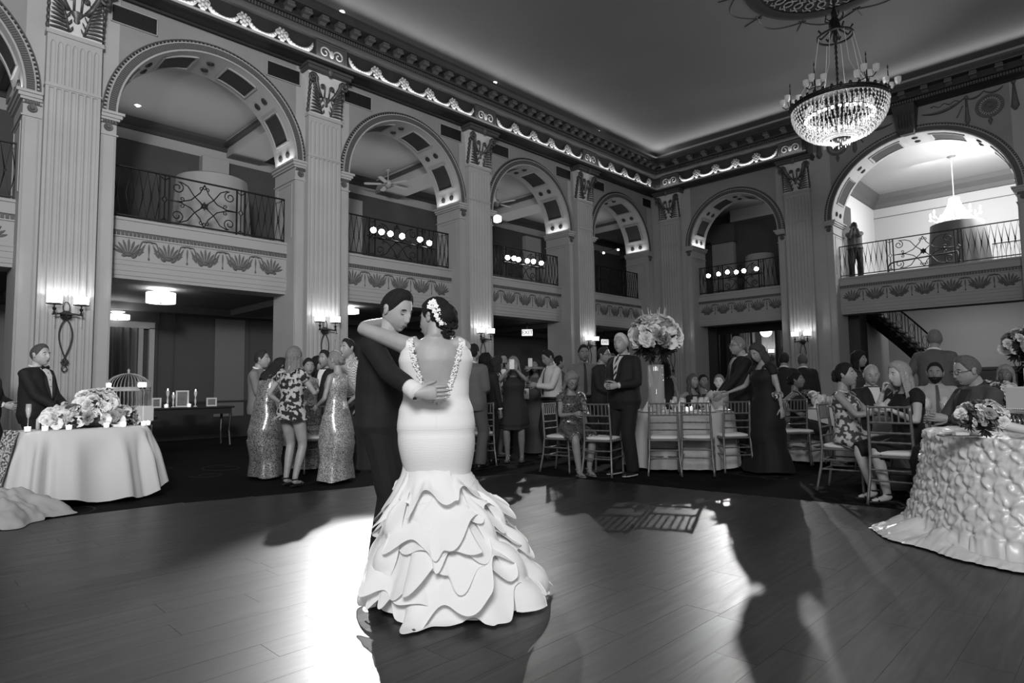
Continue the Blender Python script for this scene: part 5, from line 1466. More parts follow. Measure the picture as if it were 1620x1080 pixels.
def face_cam(p, off=0):
    d = CO-V(p); return math.atan2(-d.x, d.y)+R(off)
def by_head(hx, hy, H): p = onz(hx, hy, H); return V((p.x, p.y, 0))
def by_depth(px, dep): p = CO+ray(px, 612)*dep; return V((p.x, p.y, 0))
# ================================================================== FURNITURE
M_chair = mat('silver_chair_frame', 120, .35, metal=.5); M_cush = mat('ivory_cushion', 205, .7); M_cloth = mat('table_linen', 178, .85, bump=.05, bscale=150)
def chair_meshes():
    D = {}
    def rod(a, b, r=.011, rings=True, m=None):
        mb = m or MB(); a, b = V(a), V(b); n = 14; pts = []; rr = []
        for i in range(n+1):
            pts.append(a.lerp(b, i/n)); rr.append(r*(1.25 if rings and i % 3 == 1 and (b-a).length > .3 else 1))
        mb.tube(pts, rr, 6); return mb
    h = .185
    for nm, s in (('leg_front_left', -1), ('leg_front_right', 1)): D['f%d' % s] = rod((s*h, .19, .44), (s*(h+.005), .20, 0), .013).mesh('leg', M_chair, True)
    for s in (-1, 1):
        mb = MB(); pts = [(s*h*.92, -.215, .92), (s*h*.95, -.195, .7), (s*h*.97, -.18, .46), (s*h, -.20, .25), (s*(h+.02), -.245, 0)]
        P = []; 
        for i in range(4):
            for q in range(4): P.append(V(pts[i]).lerp(V(pts[i+1]), q/4))
        P.append(V(pts[-1])); mb.tube(P, [.0135*(1.2 if i % 3 == 1 else 1) for i in range(17)], 6); D['b%d' % s] = mb.mesh('leg', M_chair, True)
    mb = MB(); 
    mb.box(-h-.01, -.19, .43, h+.01, .2, .455, b=.008); D['frame'] = mb.mesh('seat_frame', M_chair)
    mb = MB(); mb.rings([[(x*math.copysign(abs(math.cos(a))**.5, math.cos(a)), y*math.copysign(abs(math.sin(a))**.5, math.sin(a)), z) for a in [2*PI*i/20 for i in range(20)]] for x, y, z in ((.185, .185, .455), (.195, .195, .468), (.19, .19, .485), (.14, .14, .497), (.05, .05, .5))]); D['seat'] = mb.mesh('seat', M_cush, True)
    D['spindle'] = rod((0, -.203, .76), (0, -.213, .90), .008, False).mesh('spindle', M_chair)
    D['railw'] = rod((-h*.94, 0, 0), (h*.94, 0, 0), .010).mesh('back_rail', M_chair)
    D['st'] = rod((-h, 0, 0), (h, 0, 0), .009).mesh('stretcher', M_chair)
    D['sts'] = rod((0, -.2, 0), (0, .2, 0), .009).mesh('stretcher', M_chair)
    return D
CH = chair_meshes(); CHAIR0 = None
def chair(loc, rz, label):
    global CHAIR0
    if CHAIR0 is not None: return dup(CHAIR0, V(loc), rz, label, 'chiavari chairs')
    t = thing('chiavari_chair', label, 'chair', loc, rz, 'chiavari chairs')
    for k in ('f-1', 'f1', 'b-1', 'b1'): obj('leg', CH[k], t)
    obj('seat_frame', CH['frame'], t); obj('seat', CH['seat'], t)
    for z, y in ((.905, -.214), (.76, -.203), (.665, -.193), (.575, -.186)): obj('back_rail', CH['railw'], t, (0, y, z))
    for k in range(6): obj('spindle', CH['spindle'], t, (-.13+.052*k, 0, 0))
    for z in (.30, .2): obj('stretcher', CH['st'], t, (0, .195, z))
    for z in (.32, .22): obj('stretcher', CH['st'], t, (0, -.197, z))
    for s in (-1, 1):
        for z in (.33, .23): obj('stretcher', CH['sts'], t, (s*h_, 0, z))
    CHAIR0 = t; return t
h_ = .188
def tobj(o): return o
def round_table(c, r, label, cl_label, h=.76, nf=11, m=None, drop=.02, seed=0, amp=.05):
    c = V(c); t = thing('round_table', label, 'table', c)
    mb = MB(); mb.lathe([(r-.03, h-.04), (r-.03, h-.015), (0, h-.015)], 32); mb.lathe([(0, h-.04), (r-.03, h-.04)], 32); mb.build('tabletop', mat('table_ply', 90, .7), t)
    mb = MB(); mb.lathe([(.05, 0), (.05, h-.04)], 10)
    mb.build('pedestal', M_black, t)
    for k in range(4):
        mb = MB(); q = k*PI/2+.4; mb.tube([(.04*math.cos(q), .04*math.sin(q), .18), (.28*math.cos(q), .28*math.sin(q), .06), (.38*math.cos(q), .38*math.sin(q), .02)], .018, 6); mb.build('foot', M_black, t)
    mb = MB(); n = 132; rows = []
    prof = [(0, h), (r*.5, h), (r*.93, h), (r*.985, h-.004), (r, h-.02)]
    for R_, z in prof: rows.append([(R_*math.cos(2*PI*i/n), R_*math.sin(2*PI*i/n), z) for i in range(n)] if R_ else None)
    rows = [x for x in rows if x]
    for j in range(1, 11):
        q = j/10; row = []
        for i in range(n):
            u = 2*PI*i/n; f_ = math.sin(nf*u+seed)+.45*math.sin((nf*2+3)*u+seed*2+q)
            R_ = r+.015+q*.05+amp*f_*sstep(0, .6, q); row.append((R_*math.cos(u), R_*math.sin(u), (h-.02)*(1-q)+drop*q+.008*math.sin(5*u)*q+.012*q*max(0, f_)))
        rows.append(row)
    mb.rings([[(.02*math.cos(2*PI*i/n), .02*math.sin(2*PI*i/n), h) for i in range(n)]]+rows, cap=False)
    mb.add([(.02*math.cos(2*PI*i/n), .02*math.sin(2*PI*i/n), h) for i in range(n)], [tuple(range(n))])
    o = mb.build('tablecloth', m or M_cloth, None, True, loc=c); tag(o, cl_label, 'tablecloth'); return t
# --- small tableware meshes
M_wine = mat('glassware', 225, .04, spec=1, alpha=.3); M_water = mat('iced_water', 205, .1, alpha=.7); M_silver = mat('polished_silver', 190, .18, metal=1); M_china = mat('white_china', 215, .3); M_nap = mat('folded_napkin', 205, .8)
mb = MB(); mb.lathe([(.034, 0), (.034, .004), (.005, .008), (.005, .07), (.02, .085), (.036, .12), (.037, .16), (.032, .2), (.030, .2), (.034, .16), (.033, .12), (.016, .09), (0, .084)], 12, cap=False); me_wine = mb.mesh('wine_glass', M_wine, True)
mb = MB(); mb.lathe([(.034, 0), (.034, .004), (.006, .01), (.006, .05), (.028, .075), (.038, .12), (.036, .17), (.034, .17), (.035, .12), (.02, .08), (0, .07)], 12, cap=False); me_gob = mb.mesh('goblet', M_wine, True)
mb = MB(); mb.lathe([(.0, .072), (.026, .082), (.034, .12), (.034, .15), (0, .15)], 10); me_wat = mb.mesh('water', M_water, True)
mb = MB(); mb.lathe([(.05, .004), (.06, 0), (.09, .004), (.13, .018), (.13, .021), (.085, .008), (0, .006)], 20); me_plate = mb.mesh('plate', M_china, True)
mb = MB(); mb.rings([[(-.07, -.05, 0), (.07, -.05, 0), (.07, .05, 0), (-.07, .05, 0)], [(-.05, -.03, .03), (.06, -.04, .02), (.05, .05, .02), (-.06, .03, .03)], [(-.005, -.005, .14), (.005, -.005, .14), (.005, .005, .14), (-.005, .005, .14)]]); me_nap = mb.mesh('napkin', M_nap)
mb = MB(); mb.lathe([(.028, 0), (.034, .01), (.037, .06), (.035, .06), (.03, .01), (0, .008)], 12, cap=False); me_vot = mb.mesh('votive_cup', mat('votive_glass', 225, .2, emit=.5), True)
mb = MB(); mb.lathe([(.028, .01), (.028, .035), (0, .035)], 10); me_wax = mb.mesh('candle_wax', mat('candle_wax', 235, .5, emit=1.2))
mb = MB(); mb.ball((0, 0, .052), (.006, .006, .014), 6, 5); me_fl = mb.mesh('flame', M_bulb, True)
def votive(p, label, e=0, s=1):
    t = thing('votive_candle', label, 'candle', p, group='votive candles'); obj('votive_cup', me_vot, t, scale=(s, s, s)); obj('candle_wax', me_wax, t, scale=(s, s, s)); obj('flame', me_fl, t, scale=(s, s, s))
    if e: light('candle_glow', 'POINT', V(p)+V((0, 0, .08)), e, size=.02)
    return t
DIRS = ['nearest side', 'near right side', 'right side', 'far right side', 'far side', 'far left side', 'left side', 'near left side']
def table_setting(c, r, n, where, rnd, full=True, h=.762):
    a0 = math.atan2(CO.y-c[1], CO.x-c[0])
    for k in range(n):
        a = a0+2*PI*k/n+rnd.uniform(-.05, .05); grp = 'place settings on the '+where
        side_ = DIRS[round(k*8/n) % 8]
        def P(rr, da=0): return V((c[0]+rr*math.cos(a+da), c[1]+rr*math.sin(a+da), h))
        tag(obj('plate', me_plate, None, P(r-.16)), 'white plate on the %s of the %s' % (side_, where), 'plate', grp)
        tag(obj('napkin', me_nap, None, P(r-.16)+V((0, 0, .007)), a), 'standing white napkin on the %s of the %s' % (side_, where), 'napkin', grp)
        tag(obj('wine_glass', me_wine, None, P(r-.36, .16)), 'clear wine glass on the %s of the %s' % (side_, where), 'glass', grp)
        t = thing('water_goblet', 'water goblet on the %s of the %s' % (side_, where), 'glass', P(r-.38, -.17), group=grp); obj('goblet_bowl', me_gob, t); obj('water', me_wat, t)
# --- flowers
rf = random.Random(9)
M_pet = mat('white_petals', 238, .7, v2=215, scale=30); M_pet2 = mat('pink_grey_petals', 165, .7, v2=135, scale=30); M_leaf = mat('dark_leaf', 38, .7); M_stem = mat('flower_stem', 60, .7)
def rose(seed, kind=0):
    r = random.Random(seed); mb = MB()
    for ring_, (n, rad, tilt) in enumerate(((3, .22, 80), (5, .42, 62), (6, .62, 42), (7, .8, 20), (8, .95, 2))):
        for k in range(n):
            a = 2*PI*(k+ring_*.37)/n+r.uniform(-.15, .15); M_ = Matrix.Rotation(a, 4, 'Z')@Matrix.Translation((rad*.28, 0, .1))@Matrix.Rotation(R(-tilt), 4, 'Y')
            w_ = .38+.06*ring_; L_ = .62+.05*ring_
            mb.grid(lambda u, v: (L_*v, (u-.5)*2*w_*math.sin(PI*min(1, .25+v*.62))**.8, .16*math.sin(v*PI)*(1)+.14*((u-.5)*2)**2-.1*v*v*(ring_ > 2)), 4, 3, M_)
    return mb
ROSE = [rose(i).mesh('flower_head', m, True) for i, m in enumerate((M_pet, M_pet2, M_pet, M_pet))]
mb = MB()
for k in range(14):
    a = rf.uniform(0, 6.28); b = rf.uniform(-.3, 1.2); d = V((math.cos(a)*math.cos(b), math.sin(a)*math.cos(b), math.sin(b)))
    s_ = d.cross(V((0, 0, 1))).normalized()*.22; mb.rings([[d*.1-s_*.1, d*.1+s_*.1], [d*.6-s_, d*.6+s_], [d*1.1-s_*.7, d*1.1+s_*.7], [d*1.5, d*1.5+s_*.05]], cap=False, closed=False)
LEAFC = mb.mesh('leaf_cluster', M_leaf)
mb = MB()
for k in range(26): a = k*2.4; mb.ball((.12*math.cos(a)*(1-k/30), .12*math.sin(a)*(1-k/30), k*.075), (.075*(1-k/36), .075*(1-k/36), .06), 5, 4)
SPIKE = mb.mesh('flower_spike', M_pet, True)
def arrangement(t, c, rx, ry, rz_, n, s, seed=1, zmin=-.5, leaves=16, spikes=0, pale=.75):
    r = random.Random(seed); c = V(c); pts = []
    for k in range(n*6):
        z = 1-2*(k+.5)/(n*6); 
    cand = []
    N = int(n*1.6)
    for k in range(N):
        z = 1-2*(k+.5)/N
        if z < zmin: continue
        a = k*2.39996+seed; q = math.sqrt(1-z*z); cand.append(V((q*math.cos(a), q*math.sin(a), z)))
    for d in cand[:n]:
        p = c+V((d.x*rx, d.y*ry, d.z*rz_)); k = s*r.uniform(.75, 1.25); e = (d+V((0, 0, .15))).to_track_quat('Z', 'Y').to_euler()
        obj('flower_head', ROSE[1] if r.random() > pale else ROSE[r.choice((0, 2, 3))], t, p, rot=(e.x, e.y, e.z+r.uniform(0, 6)), scale=(k, k, k))
    for k in range(leaves):
        z = 1-2*(k+.5)/leaves; a = k*2.39996; q = math.sqrt(1-z*z); d = V((q*math.cos(a), q*math.sin(a), z)); p = c+V((d.x*rx*.78, d.y*ry*.78, d.z*rz_*.78)); e = d.to_track_quat('Z', 'Y').to_euler(); k2 = s*1.15
        obj('leaf_cluster', LEAFC, t, p, rot=e, scale=(k2, k2, k2))
    for k in range(spikes):
        a = k*2.4; p = c+V((rx*.45*math.cos(a), ry*.45*math.sin(a), rz_*.85)); d = V((.25*math.cos(a), .25*math.sin(a), 1)).to_track_quat('Z', 'Y').to_euler(); obj('flower_spike', SPIKE, t, p, rot=d, scale=(.1, .1, .1))
    mb = MB(); mb.ball(c, (rx*.72, ry*.72, rz_*.72), 12, 8); mb.build('foliage_core', M_leaf, t)

# ---- guest table in the middle
T1 = by_depth(1072, 9.1); round_table(T1, .76, 'round guest table under white linen left of the black-gowned woman', 'white cloth hanging in folds over the middle guest table', seed=1, nf=9)
table_setting(T1, .76, 8, 'middle guest table', random.Random(4))
for k, (dx, dy) in enumerate(((-.12, -.2), (.2, -.12), (.1, .2))): votive(T1+V((dx, dy, .762)), '%s small votive candle on the middle guest table' % ('near left', 'rightmost', 'farthest')[k], .15 if k == 0 else 0)
VP = by_depth(1038, 8.85)
t = thing('tall_centrepiece', 'tall glass cylinder vase topped by a huge ball of white flowers', 'centrepiece', (VP.x, VP.y, .762))
mb = MB(); mb.lathe([(.11, 0), (.115, .01), (.115, .66), (.108, .66), (.108, .02), (0, .015)], 24, cap=False); mb.build('glass_cylinder', M_wine, t, True)
mb = MB(); mb.lathe([(0, .02), (.1, .02), (.1, .36), (0, .36)], 16); mb.build('vase_water', mat('vase_water', 120, .1, alpha=.5), t, True)
for k in range(12):
    a = k*.52; mb = MB(); mb.tube([(.07*math.cos(a), .07*math.sin(a), .03), (.02*math.cos(a+1), .02*math.sin(a+1), .35), (.08*math.cos(a+2), .08*math.sin(a+2), .7)], .006, 4); mb.build('stem', M_stem, t)
arrangement(t, (0, 0, 1.02), .30, .30, .30, 74, .088, 3, -.8, 26, 7, .9)
mb = MB(); mb.lathe([(.03, .58), (.03, .63), (0, .64)], 10); mb.build('floating_candle', mat('candle_wax', 235, .5, emit=1.2), t)

# ---- far table behind the black gown
T2 = by_depth(1290, 9.6); round_table(T2, .62, 'round guest table seen behind the standing woman in black', 'pale cloth on the small far table right of the black gown', seed=2, nf=8)
t = thing('low_centrepiece', 'low bowl of mixed flowers on the far table behind the black gown', 'centrepiece', T2+V((-.12, -.1, .762))); arrangement(t, (0, 0, .12), .2, .2, .12, 18, .05, 5, -.2, 10, 0, .5)
mb = MB(); mb.lathe([(.06, 0), (.1, .05), (.11, .1), (0, .1)], 12); mb.build('bowl', M_silver, t, True)
table_setting(T2, .62, 5, 'far table behind the black gown', random.Random(5))
# ---- right table
T3 = by_depth(1500, 6.88); round_table(T3, .72, 'round guest table between the blonde woman and the cake', 'pale grey cloth on the guest table left of the cake', seed=3, nf=10, m=mat('grey_linen', 140, .85))
table_setting(T3, .72, 8, 'guest table left of the cake', random.Random(6))
for k, (dx, dy) in enumerate(((-.35, -.25), (.1, -.3))): votive(T3+V((dx, dy, .762)), '%s small votive candle on the guest table left of the cake' % ('left', 'right')[k])
t = thing('rose_centrepiece', 'cluster of pale roses on the guest table left of the cake', 'centrepiece', by_depth(1568, 6.75)+V((0, 0, .762)))
mb = MB(); mb.lathe([(.05, 0), (.07, .03), (.09, .13), (0, .13)], 14); mb.build('bowl', M_silver, t, True); arrangement(t, (0, 0, .22), .2, .17, .12, 22, .062, 8, -.2, 10)
# tall flowers at the right frame edge
p = by_depth(1640, 8.2); t = thing('tall_centrepiece', 'white flowers of a tall centrepiece at the right frame edge', 'centrepiece', (p.x, p.y, .0))
mb = MB(); mb.lathe([(.3, 0), (.3, .74), (.6, .75), (.6, .76), (0, .76)], 20); mb.build('plinth_table', M_cloth, t); mb = MB(); mb.lathe([(.1, .76), (.1, 1.4), (0, 1.4)], 16); mb.build('glass_cylinder', M_wine, t, True); arrangement(t, (0, 0, 1.58), .3, .3, .24, 30, .075, 6, -.6, 16)

# ---- sweetheart table at the left
A_, B_ = onz(42, 684, .76), onz(247, 673, .76); A_, B_ = V((A_.x, A_.y, 0)), V((B_.x, B_.y, 0)); ux = (B_-A_).normalized(); uy = V((-ux.y, ux.x, 0))
if uy.dot(CO-A_) > 0: uy = -uy
ctr = (A_+B_)/2+uy*.34; W2 = (B_-A_).length/2; D2 = .34
ang = math.atan2(ux.y, ux.x)
def oval(hx, hy, n=120, e=3.2): return [(hx*math.copysign(abs(math.cos(2*PI*i/n))**(2/e), math.cos(2*PI*i/n)), hy*math.copysign(abs(math.sin(2*PI*i/n))**(2/e), math.sin(2*PI*i/n))) for i in range(n)]
t = thing('sweetheart_table', 'small oval head table under a white cloth in the left foreground', 'table', ctr, ang)
mb = MB(); o_ = oval(W2-.03, D2-.03); mb.rings([[(x, y, z) for x, y in o_] for z in (.71, .742)]); mb.build('tabletop', mat('table_ply', 90, .7), t)
for sx in (-1, 1):
    for sy in (-1, 1): mb = MB(); mb.tube([(sx*W2*.7, sy*D2*.6, .71), (sx*W2*.72, sy*D2*.65, 0)], .018, 6); mb.build('leg', M_black, t)
mb = MB(); rows = []; n = 120; P0 = oval(1, 1, n)
for q in (.02, .5, .97, 1): rows.append([(x*W2*q, y*D2*q, .76-(0 if q < 1 else .01)) for x, y in P0])
for j in range(1, 13):
    q = j/12; row = []
    for i, (x, y) in enumerate(P0):
        u = 2*PI*i/n; f_ = math.sin(13*u)+.5*math.sin(22*u+1); k_ = .02+.17*q+.05*f_*sstep(0, .5, q)
        nx_, ny_ = x*W2, y*D2; l_ = math.hypot(x/W2, y/D2)+1e-6; dx, dy = (x/W2)/l_, (y/D2)/l_
        hem = .75*(1-q)+(.06+.05*math.sin(3*u+2)+.02*f_)*q; row.append((nx_+dx*k_, ny_+dy*k_, max(.006, hem)))
    rows.append(row)
mb.rings(rows, cap=False); mb.add(rows[0], [tuple(range(n))]); tag(mb.build('tablecloth', mat('bright_linen', 200, .85, bump=.05, bscale=150), None, True, loc=ctr, rotz=ang), 'bright white cloth falling in soft folds over the head table', 'tablecloth')
mb = MB(); mb.rings([[(x*W2*1.0+dx, y*D2+dy, z) for (x, y) in [P0[i] for i in range(28, 100, 3)]] for z, dx, dy in ((.77, 0, 0), (.5, -.12, .06), (.25, -.2, .1), (.03, -.27, .13))], cap=False, closed=False)
def twd(x, y, z=.76): return ctr+ux*x+V((-ux.y, ux.x, 0))*y+V((0, 0, z))
# sequin side drape at its left end
mb = MB(); mb.grid(lambda u, v: tuple(twd(-W2-.03-.17*v+.02*math.sin(u*12), -D2*.55+(D2*1.2)*u, .772-.75*v)), 24, 10); tag(mb.build('sequin_overlay', mat('sequin_150', 75, .25, metal=.5, v2=220, scale=70, kind='sequin'), None, True), 'sequinned overlay hanging off the left end of the head table', 'cloth')
t = thing('floral_runner', 'long low mound of mixed flowers along the head table', 'flower arrangement', twd(.08, 0, .763), ang)
arrangement(t, (0, 0, .09), .44, .16, .13, 64, .062, 12, -.3, 14, 0, .62); arrangement(t, (.03, 0, .25), .17, .13, .13, 26, .072, 14, -.4, 5, 0, .85)
side_f = -1 if V((-ux.y, ux.x, 0)).dot(CO-ctr) < 0 else 1
for k, x in enumerate((-.56, -.42, -.22, .14, .30, .5, .56)):
    votive(twd(x, side_f*(.22+.02*(k % 3)), .763), '%s of the votive candles along the front of the head table' % ORD[k].replace('leftmost', 'leftmost').replace('seventh', 'rightmost'), .25 if k in (0, 3, 5) else 0, .8)
mb = MB(); mb.lathe([(.035, 0), (.035, .004), (.004, .01), (.004, .12), (.015, .14), (.026, .2), (.024, .27), (.022, .27), (.023, .2), (0, .14)], 14, cap=False)
tag(mb.build('champagne_flute', M_wine, None, True, loc=twd(-.5, .0, .763)), 'tall champagne flute on the left of the head table', 'glass')
mb = MB(); 
for k in range(2): mb.tube([(.0+.05*k, 0, 0), (.0+.05*k, 0, .1), (.05+.05*k, 0, .18), (.12+.05*k, 0, .2)], .02, 5, flat=.3)
tag(mb.build('ribbon_loops', mat('silver_ribbon', 190, .3), None, True, loc=twd(-.40, .05, .763), rotz=ang), 'two pale ribbon loops at the left end of the flower mound', 'ribbon')
# white leather armchair behind its left end
p = by_depth(-2, 6.75); t = thing('leather_chair', 'white square-backed leather chair at the left frame edge', 'chair', p, face_cam(p, 50)); WL = mat('white_leather', 185, .5)
mb = MB(); mb.box(-.28, -.32, .3, .28, -.22, .98, b=.02); mb.build('backrest', WL, t, 40); mb = MB(); mb.box(-.28, -.24, .3, .28, .28, .48, b=.03); mb.build('seat', WL, t, 40)
mb = MB(); mb.box(-.27, -.3, .24, .27, .27, .3); mb.build('seat_frame', M_black, t)
for sx in (-1, 1):
    for sy in (-1, 1): mb = MB(); mb.box(sx*.24-.02, sy*.24-.02, 0, sx*.24+.02, sy*.24+.02, .26); mb.build('leg', M_black, t)
q = by_depth(-2, 5.75); mb = MB()
def tul(u, v):
    a = 2*PI*u; r = .52*v**.8*(1+.16*math.sin(5*a+1)+.07*math.sin(11*a)); d_ = V((r*math.cos(a), r*math.sin(a), 0))
    return tuple(d_+V((0, 0, max(.006, .27*(1-v**1.7)+.05*noise.noise(d_*7)+.03*noise.noise(d_*19)))))
mb.grid(tul, 110, 26, loopu=True)
o = mb.build('tulle_heap', mat('white_tulle', 175, .9), None, True); o.location = (q.x, q.y, 0); tag(o, 'heap of pale tulle spilling on the floor at the left frame edge', 'fabric')
# birdcage on a small dark stand
BC = by_depth(203, 8.7); t = thing('birdcage', 'white domed wire birdcage behind the head table flowers', 'birdcage', BC+V((0, 0, .80)), .3); Wc = mat('cage_wire', 150, .5); r_ = .27
mb = MB(); mb.lathe([(r_+.02, 0), (r_+.02, .03), (0, .03)], 28); mb.build('base', Wc, t)
for z in (.12, .36, .40):
    mb = MB(); mb.tube([(r_*math.cos(a*PI/16), r_*math.sin(a*PI/16), z) for a in range(32)], .008, 5, loop=True); mb.build('hoop', Wc, t)
mb = MB(); mb.lathe([(r_+.004, .36), (r_+.004, .41)], 28, cap=False); mb.build('band', Wc, t)
m1 = MB(); m1.tube([(r_, 0, .03), (r_, 0, .4)]+[(r_*math.cos(q*PI/12), 0, .4+.20*math.sin(q*PI/12)) for q in range(1, 7)], .0035, 4); mw = m1.mesh('bar', Wc)
for k in range(36): obj('bar', mw, t, rotz=k*PI/18)
mb = MB(); mb.lathe([(.03, .59), (.012, .62), (.02, .64), (0, .67)], 10); mb.build('finial', Wc, t, True)
t = thing('cage_stand', 'dark table carrying the birdcage', 'table', BC, 0); mb = MB(); mb.lathe([(.36, .76), (.36, .80), (0, .80)], 28); mb.build('tabletop', M_black, t); mb = MB(); mb.lathe([(.3, 0), (.3, .03), (.05, .06), (.05, .76)], 16); mb.build('pedestal', M_black, t)
for k, (dx, dy) in enumerate(((172, 8.4), (222, 8.35), (228, 8.35))):
    q = by_depth(dx, dy); t = thing('hurricane_candle', ['leftmost glowing candle in a glass on a stick by the birdcage', 'middle glowing stick candle right of the birdcage', 'rightmost glowing stick candle by the birdcage'][k], 'candle', q); mb = MB(); mb.lathe([(.06, 0), (.06, .01), (.008, .02), (.008, 1.18), (.03, 1.2)], 10); mb.build('stick', M_silver, t)
    mb = MB(); mb.lathe([(.03, 1.2), (.036, 1.27), (.034, 1.27), (0, 1.21)], 12, cap=False); mb.build('glass_cup', M_wine, t, True); mb = MB(); mb.ball((0, 0, 1.24), (.022, .022, .03), 8, 6); mb.build('flame', M_bulb, t, True)
# gift box beside the cage
q = by_depth(226, 8.2); t = thing('white_card_box', 'plain white box right of the birdcage base', 'box', q+V((0, 0, 0)), .4); mb = MB(); mb.box(-.12, -.08, .76, .12, .08, .96, b=.01); mb.build('box_body', M_white, t); mb = MB(); mb.box(-.2, -.12, .72, .2, .12, .76); mb.lathe([(.04, 0), (.04, .72)], 8); mb.build('stand', M_black, t)
# console with photographs
t = thing('console_table', 'long dark console table with framed photographs against the aisle', 'table', (-1.9, -15.0, 0), 0)
mb = MB(); mb.box(-.3, -.85, .78, .3, .85, .82, b=.01); mb.build('tabletop', mat('dark_walnut', 34, .4), t); mb = MB(); mb.box(-.26, -.8, .66, .26, .8, .78); mb.build('apron', mat('dark_walnut', 34, .4), t)
for sx in (-1, 1):
    for sy in (-1, 1): mb = MB(); mb.tube([(sx*.25, sy*.78, .66), (sx*.23, sy*.76, .3), (sx*.25, sy*.78, 0)], [.03, .02, .028], 8); mb.build('leg', mat('dark_walnut', 34, .4), t)
Mph = mat('photo_print', 12, .4, v2=70, scale=9)
for k, (px, py, w_, h_f, lab) in enumerate(((248, 622, .17, .2, 'small silver photo frame left on the console'), (289, 608, .24, .34, 'tall pale photo frame in the middle of the console'), (335, 625, .2, .18, 'small white photo frame right on the console'))):
    q = onx(px, py, -1.8); t = thing('photo_frame', lab, 'photo frame', V((q.x, q.y, .82)), face_cam(V((q.x, q.y, 0)), 0))
    mb = MB()
    for (a, b, c_, d_) in ((-w_/2, 0, w_/2, .03), (-w_/2, h_f-.03, w_/2, h_f), (-w_/2, .03, -w_/2+.03, h_f-.03), (w_/2-.03, .03, w_/2, h_f-.03)): mb.box(a, -.01, b, c_, .012, d_)
    mb.build('frame', mat('pale_frame', 170, .4), t); mb = MB(); mb.box(-w_/2+.03, -.006, .03, w_/2-.03, .0, h_f-.03); mb.build('photograph', Mph, t); mb = MB(); mb.box(-.02, -.09, 0, .02, -.01, .01); mb.build('easel_back', M_black, t)
for k, (px, h_c, lab) in enumerate(((265, .34, 'crystal candelabrum left of the tall photo frame'), (274, .26, 'shorter crystal candle holder left of the tall photo frame'), (309, .32, 'tall glass candle right of the tall photo frame'))):
    q = onx(px, 640, -1.75); t = thing('candlestick', lab, 'candle', V((q.x, q.y, .82))); mb = MB(); mb.lathe([(.04, 0), (.04, .01), (.01, .03), (.02, h_c*.4), (.01, h_c*.6), (.03, h_c*.8), (.032, h_c)], 10); mb.build('stick', M_cryst, t, True); mb = MB(); mb.ball((0, 0, h_c+.02), (.012, .012, .026), 7, 5); mb.build('flame', mat('dim_flame', 230, .5, emit=3), t, True)
for k, px in enumerate((263, 299)): q = onx(px, 643, -1.6); votive(V((q.x, q.y, .82)), ['small votive on the console left of the tall frame', 'bright votive on the console below the tall frame'][k], .2, 1.1)

# ---- cake table at the right edge
CT = by_depth(1692, 4.42); CR_ = .86
def pintuck():
    mb = MB(); n = 640; nz = 120; rows = []; H = .76; rr = random.Random(1)
    for j in range(nz+1):
        q = j/nz; row = []
        for i in range(n):
            u = 2*PI*i/n; s = u*CR_; arcd = 1.28*q; P_ = .165
            # diamond lattice of gathered tucks
            a = s/P_; b = arcd/P_; cx_, cy_ = a-round(a), b-round(b); c2x, c2y = (a+.5)-round(a+.5), (b+.5)-round(b+.5)
            d1 = math.hypot(cx_, cy_); d2 = math.hypot(c2x, c2y)
            th1 = math.atan2(cy_, cx_); th2 = math.atan2(c2y, c2x)
            k1, k2 = 1.3*round(a)+2.1*round(b), 1.7*round(a+.5)+.9*round(b+.5)
            r1 = abs(math.cos(th1*2.5+k1))**7; r2 = abs(math.cos(th2*3+k2))**7
            bump_ = -.022*gs(d1, .09)-.022*gs(d2, .09)+.015*r1*gs(d1-.2, .25)+.015*r2*gs(d2-.2, .25)+.010*noise.noise(V((a*3.1, b*3.1, 3)))+.006*noise.noise(V((a*7, b*7, 5)))
            if q < .46: R_ = CR_*(q/.46); z = H+.004+bump_*.5; bump2 = 0
            else:
                v = (q-.46)/.54; flare = .06*v+.10*v*v+.035*math.sin(6*u+.8)*v
                z = H*(1-v)+.015; R_ = CR_+.01+flare+bump_*1.05
                if v > .86: w_ = (v-.86)/.14; z = .035+(.03+.03*math.sin(u*11+2*math.sin(u*5)))*(1-w_)*2-.022*w_+.02*math.sin(PI*w_); R_ += w_*(.09+.16*max(0, math.sin(3*u+3.2))**2+.012*math.sin(u*17))
            row.append((R_*math.cos(u), R_*math.sin(u), max(.008, z)))
        rows.append(row)
    rows[0] = [(.003*math.cos(2*PI*i/n), .003*math.sin(2*PI*i/n), H+.004) for i in range(n)]
    mb.rings(rows, cap=False); return mb
t = thing('cake_table', 'round cake table at the right edge under satin', 'table', CT); mb = MB(); mb.lathe([(CR_-.03, .70), (CR_-.03, .738), (0, .738)], 40); mb.build('tabletop', mat('table_ply', 90, .7), t); mb = MB(); mb.lathe([(.3, 0), (.3, .03), (.05, .06), (.05, .7)], 16); mb.build('pedestal', M_black, t)
tag(pintuck().build('pintuck_tablecloth', mat('pintuck_satin', 205, .32, spec=.7), None, True, loc=CT), 'shiny pintucked satin cloth pooling on the dance floor at right', 'tablecloth')
ck = CT+V((0, 0, .775)); cx = by_depth(1668, 4.45); ck = V((cx.x, cx.y, .775))
t = thing('cake_stand', 'ornate round silver stand under the white cake', 'cake stand', ck); mb = MB(); mb.lathe([(.27, 0), (.275, .01), (.26, .02), (.262, .12), (.28, .13), (.285, .145), (.27, .15), (0, .15)], 40); mb.build('drum', M_silver, t, 40)
mb = MB()
for k in range(40):
    a = k*PI/20; mb.tube([(.268*math.cos(a), .268*math.sin(a), .03), (.275*math.cos(a+.06), .275*math.sin(a+.06), .07), (.268*math.cos(a-.02), .268*math.sin(a-.02), .115)], .008, 4)
mb.build('embossed_scrolls', M_silver, t, True)
